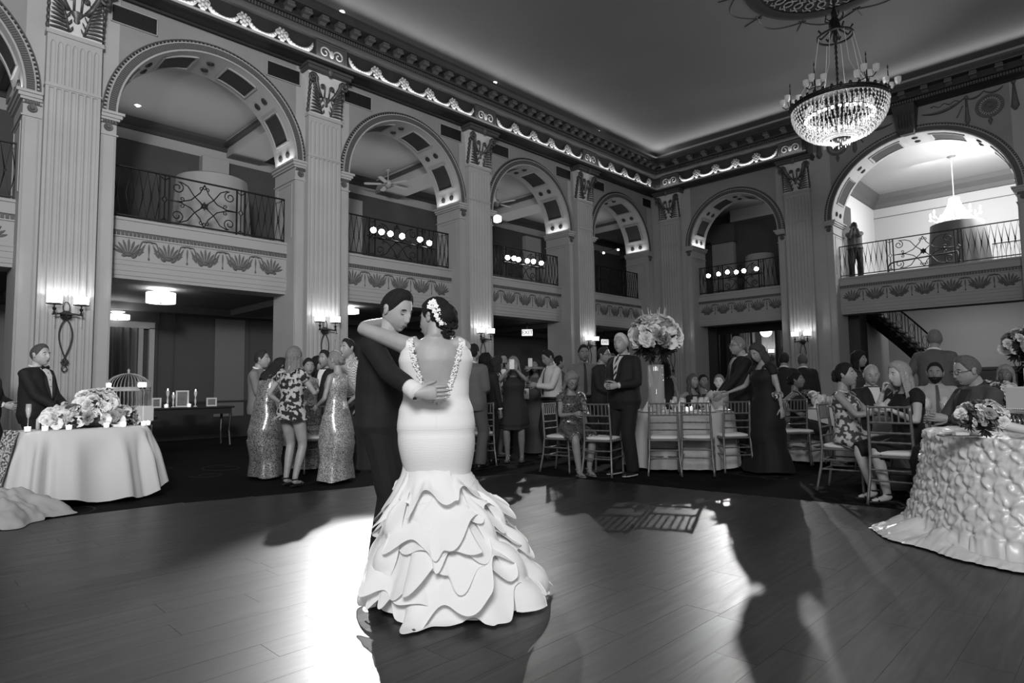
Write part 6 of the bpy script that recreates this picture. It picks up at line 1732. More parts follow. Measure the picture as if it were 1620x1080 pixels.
t = thing('wedding_cake', 'white tiered square wedding cake at the right frame edge', 'cake', ck+V((0, 0, .152)), R(44.7)); Mi_ = mat('cake_icing', 200, .6)
for z, s_, h in ((0, .20, .165), (.165, .12, .14)):
    mb = MB(); mb.box(-s_, -s_, z, s_, s_, z+h, b=.008); mb.build('tier', Mi_, t)
    mb = MB()
    for k in range(int(s_*2/.02)):
        for (x, y) in ((-s_+.01+k*.02, -s_), (-s_+.01+k*.02, s_), (-s_, -s_+.01+k*.02), (s_, -s_+.01+k*.02)): mb.ball((x, y, z+.006), .006, 5, 4)
    mb.build('icing_beads', Mi_, t, kind='stuff')
bq = by_depth(1548, 4.15); t = thing('bridal_bouquet', 'bouquet of white flowers lying on the satin cake table', 'bouquet', V((bq.x, bq.y, .775)), 0)
arrangement(t, (0, 0, .115), .125, .11, .10, 36, .036, 21, -.6, 12, 0, .8)
d = (by_depth(1625, 3.95)-by_depth(1548, 4.15)); mb = MB(); mb.tube([V((0, 0, .1))+d*.25, V((0, 0, .07))+d*.6, V((0, 0, .045))+d*1.0, V((0, 0, .04))+d*1.25], [.035, .03, .028, .034], 12); mb.build('wrapped_handle', mat('satin_ribbon', 205, .35), t, True)
q = by_depth(1512, 4.2); t = thing('silver_tray', 'small silver tray at the left edge of the cake table', 'tray', V((q.x, q.y, .772)), .6); mb = MB(); mb.box(-.11, -.06, 0, .11, .06, .012, b=.004); mb.build('tray_plate', M_silver, t); mb = MB(); mb.box(-.03, -.03, .012, .05, .02, .03); mb.build('card', M_white, t)
# ================================================================== GUESTS
def seatpos(px, d): return by_depth(px, d)
# chairs -----------------------------------------------------------------
def ch(px, d, off, label): p = by_depth(px, d); return chair(p, face_cam(p, off), label)
ch(952, 8.15, 158, 'silver chiavari chair in front of the suited father, angled')
ch(1047, 8.15, 182, 'silver chiavari chair with its back to us, left of a matching pair')
ch(1101, 8.15, 176, 'silver chiavari chair with its back to us, right of a matching pair')
ch(1153, 8.4, 205, 'silver chiavari chair beside the black gown, turned left')
ch(889, 8.55, 60, 'silver chiavari chair holding the seated woman in sequins')
ch(1243, 9.0, 215, 'silver chiavari chair half hidden right of the black gown')
ch(1333, 6.75, 75, 'silver chiavari chair of the woman in the floral dress')
ch(1412, 6.0, 168, 'silver chiavari chair in front of the blonde woman, its back to us')
ch(496, 8.9, 200, 'silver chiavari chair among the standing guests left of the groom')
ch(758, 9.4, 190, 'silver chiavari chair right of the bride\'s skirt')
ch(1381, 7.75, 10, 'silver chiavari chair under the bald man')
ch(1484, 7.95, 0, 'silver chiavari chair under the bearded man')
ch(1546, 5.55, -60, 'silver chiavari chair under the man in glasses by the cake')
ch(1596, 7.9, -15, 'silver chiavari chair under the blonde woman behind the roses')
ch(1097, 10.25, 10, 'silver chiavari chair beyond the middle table, long-haired guest seated')
ch(1140, 10.3, -10, 'silver chiavari chair beyond the middle table, bright-faced girl seated')
ch(1268, 9.0, 60, 'silver chiavari chair with a dark-dressed guest at the far table')
ch(1112, 10.9, 20, 'silver chiavari chair furthest behind the middle table')
# left group --------------------------------------------------------------
P = person
p = by_head(62, 540, 1.76); P('grey-haired man in black tuxedo and bow tie at far left', p, face_cam(p, 52), 1.76, True, 1.12, wear='tux', wv=dict(jacket=9, trousers=9, shirt=205), hair=('short', 62), skin=150, armL=(-.05, .30, 1.0), armR=(.08, .30, .97), head=(-4, 2, 0), lean=-2)
p = by_depth(-24, 7.9); P('dark-suited person cut off by the left frame edge', p, face_cam(p, 60), 1.72, True, 1.05, wear='suit', wv=dict(jacket=9, trousers=9), hair=('short', 40), armR=(.1, .28, 1.0), armL=(-.1, .28, 1.0))
p = by_head(413, 552, 1.76); p = by_depth(410, 9.2); P('man in light grey suit facing the couple, leftmost guest of the left group', p, face_cam(p, 70), 1.76, True, 1.0, wear='suit', wv=dict(jacket=105, trousers=90), tie=40, hair=('short', 36), skin=130, armR=(.1, .28, 1.05), armL=(-.1, .25, 1.0))
p = by_depth(420, 8.35); P('stooping woman in pale sequin gown left of the floral dress', p, face_cam(p, 120), 1.66, False, 1.05, wear='gown', wv=dict(kind='sequin', v=125, flare=.06, top=.38), hair=('long', 26), skin=118, lean=34, neckf=-5, head=(0, 10, 0), armL=(-.25, .42, .62), armR=(.16, .5, .62))
p = by_depth(462, 7.65); P('woman in short floral dress and ankle-strap heels with light brown hair', p, face_cam(p, 140), 1.70, False, 1.0, wear='dress', wv=dict(kind='floral', v=165, v2=22, top=.43, cap=1, flare=.03, wide=1), hair=('long', 92), skin=140, hemz=.78, armR=(.13, .32, 1.12), armL=(-.22, .12, .95), feet=((-.09, .02), (.09, -.04)), shoes=26, hairlen=.26)
p = by_depth(487, 9.2); P('dark-haired woman in sequins facing us within the left group', p, face_cam(p, 15), 1.63, False, 1.0, wear='gown', wv=dict(kind='sequin', v=130), hair=('updo', 24), skin=120)
p = by_depth(516, 9.4); P('man in dark suit behind the gold sequin gown', p, face_cam(p, -40), 1.76, True, 1.08, wear='suit', wv=dict(jacket=14, trousers=14), hair=('short', 24), skin=115)
p = by_depth(533, 7.95); P('woman in long gold sequin gown left of the groom', p, face_cam(p, -128), 1.66, False, 1.0, wear='gown', wv=dict(kind='sequin', v=170, flare=.07, fit=.6, top=.40), hair=('updo', 105), skin=135, armL=(-.12, .22, .92), armR=(.24, .06, .92), head=(10, 0, 0))
p = by_head(554, 531, 1.88); P('tall man in plaid shirt just left of the groom', p, face_cam(p, -58), 1.88, True, 1.0, wear='shirt', wv=dict(plaid=1, trousers=46), hair=('short', 26), skin=130, head=(5, 0, 0))
p = by_depth(500, 10.2); P('dark-haired guest glimpsed at the back of the left group', p, face_cam(p, 60), 1.70, True, 1.0, wear='suit', wv=dict(jacket=12, trousers=12), hair=('curly', 20), skin=110)
# right of the bride -------------------------------------------------------
p = by_depth(747, 8.95); P('man in grey suit standing just behind the bride\'s shoulder', p, face_cam(p, 150), 1.80, True, 1.05, wear='suit', wv=dict(jacket=84, trousers=80), hair=('short', 22), skin=125, armL=(-.05, .27, 1.12), armR=(.08, .25, 1.08))
p = by_depth(767, 9.6); P('person in black beside the grey-suited man', p, face_cam(p, 150), 1.68, True, .95, wear='suit', wv=dict(jacket=10, trousers=10), hair=('curly', 16), skin=110)
p = by_depth(784, 10.6); P('curly-haired woman in white floral dress right of the bride', p, face_cam(p, 110), 1.68, False, 1.02, wear='dress', wv=dict(kind='floral', v=185, v2=50, top=.43, cap=1, flare=.03), hair=('curly', 34), skin=120, hemz=.62, shoes=120, head=(0, 5, 0))
p = by_head(795, 556, 1.80); P('bearded man behind the woman holding up a phone', p, face_cam(p, 10), 1.80, True, 1.0, wear='suit', wv=dict(jacket=14, trousers=14), hair=('short', 26), skin=120, beard=22)
def phone(p, label, rz):
    t = thing('smartphone', label, 'phone', p, rz); mb = MB(); mb.box(-.038, -.005, -.075, .038, .005, .075, b=.004); mb.build('phone_case', mat('phone_case', 215, .4), t); mb = MB(); mb.lathe([(.006, 0), (.006, .003), (0, .004)], 8, Matrix.Translation((.02, .006, .055))@Matrix.Rotation(-PI/2, 4, 'X')); mb.build('phone_lens', M_black, t)
def wpt(root, q): return Matrix.Translation(root.location)@Matrix.Rotation(root.rotation_euler.z, 4, 'Z')@V(q)
p = by_depth(813, 9.8); r, f, HM, wr, el = P('blonde woman in dark knee dress filming with a raised phone', p, face_cam(p, -4), 1.64, False, 1.15, wear='dress', wv=dict(kind='plain', v=34, top=.43, wide=1, flare=.0), hair=('bob', 100), skin=125, hemz=.5, armL=(-.06, .34, 1.40), armR=(.05, .34, 1.40), hc_L=.7, hc_R=.7, shoes=90, shoulderpole=((-.8, -.1, -.8), (.8, -.1, -.8)), hrotL=((.1, .2, 1), (0, 1, 0)), hrotR=((-.1, .2, 1), (0, 1, 0)), eyes=False)
phone(wpt(r, (0, .37, 1.48)), 'pale phone held up by the woman in the dark knee dress', r.rotation_euler.z)
p = by_depth(848, 11.0); r, f, HM, wr, el = P('woman in long grey gown filming with a phone', p, face_cam(p, -20), 1.66, False, 1.0, wear='gown', wv=dict(kind='plain', v=70, top=.42, flare=.12, folds=9, amp=.02), hair=('long', 30), skin=105, armL=(-.03, .32, 1.46), armR=(.12, .3, 1.05), hc_L=.7)
phone(wpt(r, (-.03, .35, 1.55)), 'white phone held high by the woman in the long grey gown', r.rotation_euler.z)
tag(obj('clutch_bag', (lambda mb: (mb.box(-.14, -.02, -.09, .14, .02, .09, b=.01), mb.mesh('clutch_bag', M_white))[1])(MB()), None, wpt(r, (.14, .36, 1.02)), r.rotation_euler.z), 'white envelope clutch held in front of the grey gown', 'bag')
p = by_head(872, 549, 1.78); r, f, HM, wr, el = P('man in white shirt and dark tie looking down at his phone', p, face_cam(p, -62), 1.78, True, 1.12, wear='shirt', wv=dict(shirt=195, trousers=24), tie=28, hair=('short', 26), skin=125, head=(0, 22, 0), armL=(-.08, .34, 1.16), armR=(.06, .34, 1.18), hc_R=.6, lean=4)
t2 = thing('smartphone', 'dark phone in the hands of the white-shirted man', 'phone', wpt(r, (0, .45, 1.2)), r.rotation_euler.z); mb = MB(); mb.box(-.038, -.07, -.005, .038, .07, .005, b=.003); mb.build('phone_case', M_black, t2)
p = by_head(881, 560, 1.74); p = by_depth(882, 11.6); P('dark-haired guest behind the white-shirted man', p, face_cam(p, 120), 1.74, True, 1.0, wear='suit', wv=dict(jacket=60, trousers=20), hair=('short', 20), skin=120)
p = by_head(922, 542, 1.83); P('man in pale shirt and dark tie standing by the last left sconce', p, face_cam(p, 12), 1.83, True, .98, wear='shirt', wv=dict(shirt=100, trousers=20), tie=16, hair=('short', 24), skin=105, armL=(-.2, .1, .9), armR=(.2, .1, .9))
# seated sequin woman
p = by_depth(904, 8.5); r, f, HM, wr, el = P('seated woman in sequins with glasses and wavy blonde hair', p, face_cam(p, 22), 1.66, False, 1.12, seat=True, wear='dress', wv=dict(kind='sequin', v=90, top=.44, cap=1), hair=('curly', 110), skin=125, glasses=True, head=(0, 24, 0), armL=(-.06, .30, .78), armR=(.08, .30, .78), hc_L=.7, feet=((-.07, .38), (.09, .42)), shoes=120, lean=4)
t2 = thing('smartphone', 'dark phone in the hands of the seated sequin woman', 'phone', wpt(r, (0, .4, .83)), r.rotation_euler.z); mb = MB(); mb.box(-.038, -.07, -.005, .038, .07, .005, b=.003); mb.build('phone_case', M_black, t2)
p = by_head(952, 545, 1.78); P('man in dark suit and glasses, left of the tall silver-haired man', p, face_cam(p, 62), 1.78, True, 1.15, wear='suit', wv=dict(jacket=26, trousers=22, shirt=150), tie=20, hair=('short', 40), skin=130, glasses=True, armL=(-.12, .26, 1.05), armR=(.1, .26, 1.0))
p = by_depth(968, 10.8); P('guest partly hidden behind the glasses-wearing man', p, face_cam(p, 10), 1.72, True, 1.05, wear='suit', wv=dict(jacket=30, trousers=22, shirt=180), hair=('short', 60), skin=130)
p = by_depth(987, 8.2); P('tall silver-haired man in dark suit and striped tie', p, face_cam(p, -38), 1.86, True, 1.14, wear='suit', wv=dict(jacket=13, trousers=12, shirt=190, sole=1), tie=-1, hair=('short', 168), skin=140, armL=(-.14, .30, 1.14), armR=(.02, .32, 1.14), hc_L=.9, hc_R=.8, head=(8, -3, 0), feet=((-.14, .04), (.13, .0)))
p = by_depth(1052, 10.2); P('dark-haired person in black behind the tall vase', p, face_cam(p, 170), 1.58, False, 1.1, wear='gown', wv=dict(kind='plain', v=14, top=.43, wide=1), hair=('long', 16), skin=110)
p = by_depth(1097, 10.2); P('long-haired woman seated beyond the middle table', p, face_cam(p, 40), 1.62, False, 1.0, seat=True, wear='dress', wv=dict(kind='plain', v=24), hair=('long', 70), skin=120, hairlen=.3)
p = by_depth(1113, 10.9); P('dark-haired woman seated furthest behind the middle table', p, face_cam(p, 20), 1.62, False, 1.0, seat=True, wear='dress', wv=dict(kind='plain', v=24), hair=('updo', 20), skin=110)
p = by_depth(1138, 10.3); P('bright-faced girl in white seated beyond the middle table', p, face_cam(p, -8), 1.58, False, .95, seat=True, wear='dress', wv=dict(kind='plain', v=190, top=.43, cap=1, wide=1), hair=('updo', 100), skin=205)
p = by_head(1170, 528, 1.86); r, f, HM, wr, el = P('grey-haired man in dark suit and glasses beside the black gown', p, face_cam(p, -66), 1.86, True, 1.06, wear='suit', wv=dict(jacket=12, trousers=10, shirt=185), tie=70, hair=('short', 105), skin=130, glasses=True, armL=(-.1, .34, 1.0), armR=(.1, .3, 1.0))
p = by_depth(1210, 8.25); P('woman in long black gown with corsage leaning left', p, face_cam(p, -48), 1.72, False, 1.12, wear='gown', wv=dict(kind='plain', v=12, top=.41, cap=1, wide=1, flare=.14, folds=11, amp=.015), hair=('long', 52), skin=135, lean=10, head=(0, 18, 0), armR=(.42, .26, 1.02), armL=(-.26, -.02, .82), hairlen=.16, shoulderpole=((-.6, -.8, -.3), (.3, -.8, -.8)))
q = by_depth(1229, 8.05); t = thing('wrist_corsage', 'pale flower corsage on the wrist of the black-gowned woman', 'corsage', V((q.x, q.y, .98))); arrangement(t, (0, 0, 0), .045, .045, .04, 10, .03, 2, -1, 4)
p = by_depth(1242, 11.2); P('dark-suited man half hidden behind the black-gowned woman', p, face_cam(p, 170), 1.72, True, 1.05, wear='suit', wv=dict(jacket=9, trousers=9), hair=('short', 30), skin=120)
p = by_depth(1272, 11.8); P('man in black suit with his back to us below the far sconce', p, face_cam(p, 184), 1.72, True, 1.22, wear='suit', wv=dict(jacket=8, trousers=8), hair=('short', 70), skin=125)
p = by_depth(1262, 9.1); P('dark-dressed guest seated at the far table', p, face_cam(p, 75), 1.6, False, 1.0, seat=True, wear='dress', wv=dict(kind='plain', v=12), hair=('updo', 20), skin=100)
# right tables ---------------------------------------------------------------
p = by_depth(1358, 9.6); P('dark curly-haired person standing behind the seated floral dress', p, face_cam(p, 70), 1.64, False, 1.1, wear='gown', wv=dict(kind='plain', v=40, top=.43, cap=1, wide=1), hair=('curly', 22), skin=115)
p = by_depth(1340, 6.65); P('seated woman in floral sundress with dark updo, in profile', p, face_cam(p, 74), 1.70, False, 1.10, seat=True, wear='dress', wv=dict(kind='floral', v=180, v2=60, top=.41, wide=1), hair=('updo', 22), skin=132, armL=(-.10, .36, .84), armR=(.12, .36, .84), feet=((-.08, .52), (.06, .62)), head=(0, -4, 0), shoes=30, vox=.016)
p = by_depth(1380, 7.7); P('bald man seated behind the woman in the floral sundress', p, face_cam(p, 20), 1.72, True, 1.12, seat=True, wear='suit', wv=dict(jacket=22, trousers=18, shirt=200), hair=('fringe', 150), skin=140, head=(-8, 14, 0), armL=(-.12, .3, .8), armR=(.12, .3, .8))
p = by_depth(1432, 6.15); P('blonde woman in black resting her chin on her hand', p, face_cam(p, -56), 1.70, False, 1.1, seat=True, wear='dress', wv=dict(kind='plain', v=11, top=.44, cap=1, wide=1), hair=('long', 128), skin=165, lean=10, armR=(.075, .175, 1.05), armL=(-.13, .26, .88), hc_R=1.1, head=(0, 2, 4), hairlen=.30, vox=.014, hrotR=((-.25, .05, .9), (.6, .8, 0)), shoulderpole=((-.6, -.4, -.8), (.3, .5, -1)), feet=((-.1, .3), (.12, .3)))
p = by_depth(1482, 8.7); P('man in grey jacket standing with his back to us under the big arch', p, face_cam(p, 168), 1.90, True, 1.1, wear='suit', wv=dict(jacket=78, trousers=60), hair=('short', 92), skin=120, head=(12, 0, 0), armL=(-.34, .12, .98), armR=(.2, .25, 1.0), eyes=False)
p = by_depth(1482, 7.5); p = by_depth(1481, 7.85); P('young bearded man in pale shirt and tie seated facing us', p, face_cam(p, 6), 1.76, True, 1.06, seat=True, wear='shirt', wv=dict(shirt=165, trousers=24), tie=64, hair=('short', 22), skin=120, beard=26, head=(-10, 4, 0), armL=(-.2, .34, .84), armR=(.2, .34, .84), vox=.016)
p = by_depth(1545, 5.5); P('older man in grey suit and glasses leaning in beside the cake', p, face_cam(p, -52), 1.76, True, 1.12, seat=True, wear='suit', wv=dict(jacket=62, trousers=14, shirt=40), hair=('short', 78), skin=135, glasses=True, lean=14, head=(-6, 2, 0), armL=(-.12, .36, .82), armR=(.14, .34, .80), vox=.013, detail=1)
p = by_depth(1592, 7.8); P('blonde woman seated behind the rose centrepiece', p, face_cam(p, -12), 1.66, False, 1.05, seat=True, wear='dress', wv=dict(kind='plain', v=60), hair=('long', 120), skin=95)
# photographer ------------------------------------------------------------------
p = ony(1353, 400, 1.12); r, f, HM, wr, el = P('photographer in shirt and dark trousers on the far balcony', V((p.x, 1.12, 4.2)), PI+R(18), 1.82, True, 1.1, wear='shirt', wv=dict(shirt=66, trousers=12), hair=('buzz', 20), skin=60, armL=(-.06, .19, 1.56), armR=(.07, .20, 1.54), hc_L=.9, hc_R=.9, shoulderpole=((-.45, .1, -1.4), (.45, .1, -1.4)), hrotL=((.2, .3, 1), (0, 1, 0)), hrotR=((-.2, .3, 1), (0, 1, 0)), eyes=False, tie=90)
t = thing('camera', 'black camera held to the balcony photographer\'s face', 'camera', wpt(r, (0, .24, 1.66)), r.rotation_euler.z); mb = MB(); mb.box(-.07, -.03, -.05, .07, .03, .05, b=.01); mb.build('camera_body', M_black, t); mb = MB(); mb.lathe([(.035, .03), (.04, .12), (.03, .12), (0, .1)], 14, Matrix.Rotation(-PI/2, 4, 'X')); mb.build('camera_lens', M_black, t, True)
# small bits ----------------------------------------------------------------------
q = by_depth(1418, 6.0); t = thing('handbag', 'small black handbag hanging behind the blonde woman\'s chair', 'bag', V((q.x, q.y, .12)), face_cam(q, 10)); mb = MB(); mb.rings([[(x*w_, y*.04, z) for x, y in ((-1, -1), (1, -1), (1, 1), (-1, 1))] for z, w_ in ((0, .09), (.06, .11), (.14, .1))]); mb.build('bag_body', M_black, t, 40); mb = MB(); mb.tube([(-.09, 0, .13), (-.06, 0, .5), (0, 0, .74), (.03, .02, .5), (.09, 0, .13)], .004, 4); mb.build('strap', M_black, t)
# ================================================================== THE DANCING COUPLE
gp = by_depth(608, 3.90); grz = face_cam(gp, 62)
def inv(rz, v): return Matrix.Rotation(-rz, 3, 'Z')@V(v)
def loc_of(px, py, d, p, rz): return inv(rz, atd(px, py, d)-p)
wl = loc_of(662, 622, 3.34, gp, grz)
lh = loc_of(700, 600, 3.95, gp, grz)
gr, gf, gHM, gwr, gel = P('groom in dark suit facing right, embracing the bride on the dance floor', gp, grz, 1.80, True, 1.10, wear='suit', wv=dict(jacket=15, trousers=13, shirt=225), hair=('short', 24), skin=158,
    armR=tuple(wl), armL=tuple(lh), armk=1.06, lean=9, head=(-14, 16, 4), detail=1, vox=.0095, eyes='closed', jhem=-.31, hc_R=.16, hc_L=.3, feet=((-.12, -.02), (.10, .02)), shoes=14,
    shoulderpole=((-.6, .2, -.8), (.55, -.75, -.9)), hrotR=(tuple(inv(grz, CR*1.0+CF*.06+V((0, 0, .03)))), tuple(inv(grz, -CF+V((0, 0, .15)))), (0, 0, 1)), neckf=4)
mb = MB(); w_, e_ = gwr[1], gel[1]; d = (w_-e_).normalized(); mb.tube([w_-d*.085, w_-d*.07, w_-d*.03, w_-d*.0], [.047, .050, .050, .046], 16); cf = mb.build('french_cuff', mat('shirt_225', 225, .8), gr, True)
mb = MB(); c = w_-d*.03+inv(grz, V((0, 0, -.036))-CF*.024); mb.box(c.x-.009, c.y-.009, c.z-.008, c.x+.009, c.y+.009, c.z+.008, b=.002); mb.build('cufflink', M_black, cf)

bp_ = by_depth(690, 3.60); brz = face_cam(bp_, 180)
BT = [(-.16, .202, .135, -.012), (-.06, .222, .150, -.016), (.03, .212, .140, -.010), (.11, .186, .122, -.002), (.2, .188, .118, .0), (.285, .196, .130, .008), (.33, .198, .128, .004), (.375, .186, .112, -.004), (.41, .166, .094, -.010), (.44, .128, .076, -.014), (.475, .075, .058, -.012), (.515, .050, .050, -.006)]
el_t = loc_of(611, 508, 4.0, bp_, brz)
br_, bf, bHM, bwr, bel = P('bride seen from behind in a white open-back mermaid gown', bp_, brz, 1.665, False, 1.12, wear='none', hair=('updo', 22), skin=150,
    armL=tuple(el_t), armR=(-.04, .42, 1.36), armk=1.25, armw=1.22, head=(54, 12, -4), detail=1, vox=.0085, eyes='closed', prof=BT, hip=(0, 0, .984), neckl=.072, feet=((-.08, .0, .03), (.08, .03, .03)), hc_L=.3,
    shoulderpole=((-1, -.3, .12), (.1, .2, -1)), hrotL=((.35, .35, .8), (-.3, 1, -.3)), neckf=14)
k = bf.k
M_gown = mat('bridal_satin', 232, .6, bump=.06, bscale=60); M_org = mat('organza', 240, .8, bump=.35, bscale=16, alpha=.93)
def pleat():
    m = mat('pleated_satin', 230, .6); N = m.node_tree.nodes; L = m.node_tree.links; tc = N.new('ShaderNodeTexCoord'); w = N.new('ShaderNodeTexWave'); w.bands_direction = 'Z'; w.inputs['Scale'].default_value = 38; w.inputs['Distortion'].default_value = 1.2; w.inputs['Detail'].default_value = 2
    L.new(tc.outputs['Object'], w.inputs[0]); b = N.new('ShaderNodeBump'); b.inputs['Strength'].default_value = .22; b.inputs['Distance'].default_value = .003; L.new(w.outputs[1], b.inputs['Height']); L.new(b.outputs[0], N['Principled BSDF'].inputs['Normal']); return m
# bodice, open V at the back
def bring(z, t, off):
    a, b, y0 = bf.prof(z); a = (a+off)*k; b = (b+off)*k; c, d = math.cos(t), math.sin(t); ex = 2.3
    return bf.tp(z, a*math.copysign(abs(c)**(2/ex), c), b*math.copysign(abs(d)**(2/ex), d)+y0*k)
VB = .075
def psi(z):
    if z <= VB: return 0
    x = .126*min(1, ((z-VB)/.34))**.36; a = bf.prof(z)[0]+.01
    return max(0, math.asin(min(.99, (x/k)/a)**1.15))
mb = MB(); nz, nu = 34, 72; rows = []; zt = .425
for j in range(nz+1):
    z = -.10+(zt+.10)*j/nz; ps = psi(z); rows.append([bring(z, -PI/2+ps+(2*PI-2*ps)*i/nu, .010+.016*sstep(.2, .34, z)) for i in range(nu+1)])
mb.rings(rows, cap=False, closed=False); gw = thing('wedding_gown', 'x', 'gown'); bpy.data.objects.remove(gw)
bod = mb.build('gown_bodice', M_gown, br_, True)
for s in (-1, 1):
    st = []
    for z, of_ in ((.33, .012), (.36, .022), (.395, .030)): st.append([bf.front(z, s*(.132+.05*q/6)*k, of_, sgn=-1) for q in range(7)])
    for i in range(1, 12):
        q = PI*i/12; st.append([bf.tp(.405, s*(.142+.040*(u/6-.2))*k, -.012*k)+V((0, -.086*k*math.cos(q), (.064-.016*(u/6)**2)*k*math.sin(q))) for u in range(7)])
    for z in (.395, .34): st.append([bf.front(z, s*(.13+.05*q/6)*k, .016) for q in range(7)])
    mb = MB(); mb.rings(st, cap=False, closed=False); mb.build('shoulder_strap', M_gown, bod, True)
# lace scallops along both edges of the V
lm = MB(); rr = random.Random(11)
for s in (-1, 1):
    for j in range(120):
        z = VB+(.45-VB)*j/119; zc = min(z, .425); ps = psi(zc)-R(1.5); t = -PI/2+s*ps; c = bring(zc, t, .016+.016*sstep(.2, .34, zc))+V((0, 0, (z-zc)*1.0)); d0 = bring(zc, t-s*R(9), .016)-bring(zc, t, .016); d0.normalize()
        for q in range(2):
            p = c+d0*rr.uniform(-.012, .016)+V((0, -.002*q, rr.uniform(-.004, .004))); r0 = rr.uniform(.003, .0075)
            lm.ball(p, (r0, .004, r0*.8), 6, 4)
lm.build('lace_edging', mat('lace_white', 238, .8), bod, True, kind='stuff')
mb = MB(); mb.tube([bring(z, -PI/2, .012) for z in [VB-.01-(VB+.08)*i/14 for i in range(15)]]+[V((0, -.125*k-.012, .86-.02*i)) for i in range(3)], .0006, 5); mb.build('back_seam', M_gown, bod, True)
# fitted lower part to the knee (world-height rings)
Z0 = bf.tp(-.10).z
def lower_ring(z, n=72, off=0):
    q = (Z0-z)/(Z0-.60); a0, b0 = .2225*k+.004, .150*k+.012; a = a0+(.176-a0)*sstep(.05, 1, q)+.006*math.sin(PI*q); b = b0+(.150-b0)*q+.018*math.sin(PI*min(1, q*1.4))
    cy = -.014*k+.02*q; cx = .01*q; ex = 2.2+.1*(1-q)
    return [V((cx+(a+off)*math.copysign(abs(math.cos(t))**(2/ex), math.cos(t)), cy+(b+off)*math.copysign(abs(math.sin(t))**(2/ex), math.sin(t)), z)) for t in [2*PI*i/n for i in range(n)]]
mb = MB(); zz = [Z0-(Z0-.60)*i/22 for i in range(23)]; mb.rings([[bring(-.10+.03, t, .0125) for t in [2*PI*i/72 for i in range(72)]]]+[[bring(-.10, t, .013) for t in [2*PI*i/72 for i in range(72)]]]+[lower_ring(z) for z in zz[1:]], cap=False); low = mb.build('gown_skirt', pleat(), br_, True)
# ruffled mermaid flare
HC = V((.125, -.12, 0))
def cone(u, z):            # base surface of the flare
    q = max(0, (.68-z)/.68); A = .180+.255*q**.85; B = .155+.24*q**.9
    cx, cy = HC.x*q, .01+HC.y*q; fold = .014*math.sin(9*u+.6)*q
    return V((cx+(A+fold)*math.cos(u), cy+(B+fold)*math.sin(u), z))
mb = MB(); mb.grid(lambda u, v: cone(u*2*PI, .69-.675*v), 110, 16, loopu=True); mb.build('underskirt', M_org, br_, True)
rr = random.Random(21)
def ruffle(z0, L, tilt, fr, amp, ph, flare, u0=0, u1=2*PI, nu=200, drop=0):
    mb = MB(); full = u1-u0 > 6.2
    def fn(a, b):
        u = u0+(u1-u0)*a; z = z0+tilt*math.sin(u+ph)+drop*(a-.5); zb = z-L*(.85+.15*math.sin(3*u+ph*2))*b
        ez = 1 if full else math.sin(PI*min(1, a*8, (1-a)*8)/2)
        c = cone(u, z+.01); c2 = cone(u, max(0.0, zb)); n_ = V((math.cos(u), math.sin(u), 0))
        wv = math.sin(fr*u+ph+1.3*math.sin(2*u+ph))+.4*math.sin((fr*2+1)*u+ph*3+b)
        out = .010+(flare+amp*wv)*b**1.3
        tang = V((-math.sin(u), math.cos(u), 0)); p = c.lerp(c2, b)+n_*max(.006+.012*b, out)*ez+tang*(.030*math.cos(fr*u+ph)*b**1.2)
        p += n_*.010*noise.noise(p*14+V((z0*9, 0, 0)))*b; p.z = max(.012, zb-.045*wv*b**1.5+.010*b+.02*math.sin(2*u+ph*4)*b); return p
    mb.grid(fn, nu, 9)
    # turned horsehair hem
    mb2 = MB(); edge = [fn(i/nu, 1.0) for i in range(nu+1)]; return mb, edge
for (z0, L, tilt, fr, amp, ph, fl, u0, u1, dr) in (
    (.30, .29, .05, 9, .040, .4, .05, 0, 2*PI, 0), (.40, .30, .09, 8, .040, 2.0, .05, 0, 2*PI, 0), (.50, .30, .08, 8, .042, 3.3, .045, 0, 2*PI, 0),
    (.59, .26, .06, 7, .038, .9, .04, 0, 2*PI, 0), (.68, .20, .03, 7, .032, 4.2, .03, 0, 2*PI, 0),
    (.50, .34, .02, 7, .05, 1.0, .09, 2.7, 4.3, -.24), (.58, .40, .02, 6, .05, 2.4, .06, 4.1, 5.2, .3), (.36, .34, .02, 7, .05, 3.9, .08, 3.9, 5.6, .2), (.64, .24, .0, 6, .05, 5.0, .07, 2.5, 3.9, .12), (.64, .22, .0, 6, .045, 2.0, .06, 5.2, 6.6, -.1)):
    mb, ed = ruffle(z0, L, tilt, fr, amp, ph, fl, u0, u1, 240 if u1-u0 > 6 else 90, dr)
    o = mb.build('ruffle', M_org, br_, True); m2 = MB(); m2.tube(ed, .002, 4); m2.build('ruffle_hem', mat('horsehair_hem', 242, .6), o, True)
# hair comb of small flowers and loose curls
hc = br_.matrix_basis; Wm = Matrix.Translation(bp_)@Matrix.Rotation(brz, 4, 'Z'); hw = Wm@bf.hc.to_translation(); Wi = Wm.inverted()
def on_head(px, py, r=.118):
    d = ray(px, py).normalized(); oc = CO-hw; b = d.dot(oc); disc = b*b-(oc.length_squared-r*r); t = -b-math.sqrt(max(0, disc)); return Wi@(CO+d*t)
comb = thing('hair_comb', 'sparkling white floral comb pinned in the bride\'s dark updo', 'hair comb', bp_, brz)
fl = MB()
for k_ in range(5): petal(fl, (0, 0), k_*2*PI/5, .012, .004, 0, .004)
fl.ball((0, .004, 0), .003, 6, 4); mfl = fl.mesh('comb_flower', mat('comb_pearl', 235, .25, emit=.15), True)
pts = [(681, 479), (686, 476), (684, 486), (690, 484), (687, 492), (694, 491), (690, 499), (697, 497), (693, 505), (700, 504), (698, 511), (704, 510), (679, 485), (701, 498), (688, 480)]
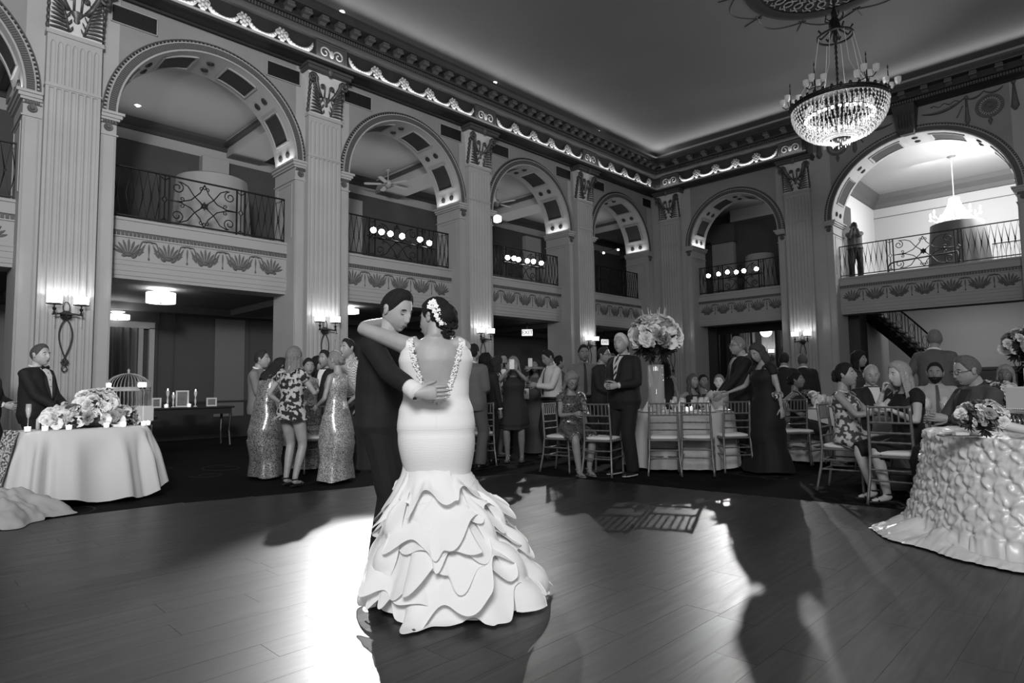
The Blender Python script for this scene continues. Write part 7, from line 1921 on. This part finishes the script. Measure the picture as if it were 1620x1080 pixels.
for i, (px, py) in enumerate(pts):
    c = on_head(px, py, .122); o = obj('comb_flower', mfl, comb, c, rot=(-(.2*(i % 3)), 0, PI), scale=(1.25,)*3); o.rotation_euler.rotate_axis('Y', i*1.1)
mb = MB(); mb.tube([on_head(*p, .119) for p in ((681, 479), (687, 489), (694, 500), (703, 511))], .0015, 4); mb.build('comb_spine', M_silver, comb)
M_bh = mat('hair_22', 22, .55)
mb = MB(); rr = random.Random(5)
for i in range(34):
    a = rr.uniform(0, 6.28); r0 = rr.uniform(.0, .05); c = V(on_head(706, 508, .112))+V((r0*math.cos(a)*1.0, .012*rr.random(), r0*math.sin(a)*1.3-.012)); q = rr.uniform(.010, .018); ph = rr.uniform(0, 6)
    mb.tube([c+V((q*math.cos(ph+t*.7), -.012+.002*t, q*math.sin(ph+t*.7)-.002*t)) for t in range(8)], [.006, .0085, .009, .009, .0085, .008, .006, .003], 6)
mb.ball(on_head(703, 500, .085), (.072, .06, .062), 16, 10)
mb.build('hair_curl', M_bh, br_, True)

# cascading vertical flounces on the camera side
def cascade(ua, za, ub, zb_, w0, w1, ph, sgn):
    def fn(a, b):
        u = ua+(ub-ua)*a+.10*math.sin(a*7+ph)*a; z = za+(zb_-za)*a; c = cone(u, z); n_ = V((math.cos(u), math.sin(u), 0)); tg = V((-math.sin(u), math.cos(u), 0))*sgn
        w = (w0+(w1-w0)*a)*math.sin(PI*min(1, .15+a*1.1)/1.0*.5+.2); wv = math.sin(a*19+ph)
        p = c+n_*(.030+.055*math.sin(b*PI*.75)+.030*wv*b)+tg*(w*b)+V((0, 0, -.05*b+.030*math.cos(a*19+ph)*b)); p.z = max(.014, p.z); return p
    mb = MB(); mb.grid(fn, 70, 8); o = mb.build('flounce', M_org, br_, True); m2 = MB(); m2.tube([fn(i/70, 1) for i in range(71)], .002, 4); m2.build('flounce_hem', mat('horsehair_hem', 242, .6), o, True)
for a in ((-1.1, .62, -.85, .02, .09, .18, 3.1, 1), (-2.25, .60, -2.65, .03, .09, .16, 4.0, -1), (-.7, .58, -.30, .03, .08, .16, 5.2, 1)): cascade(*a)
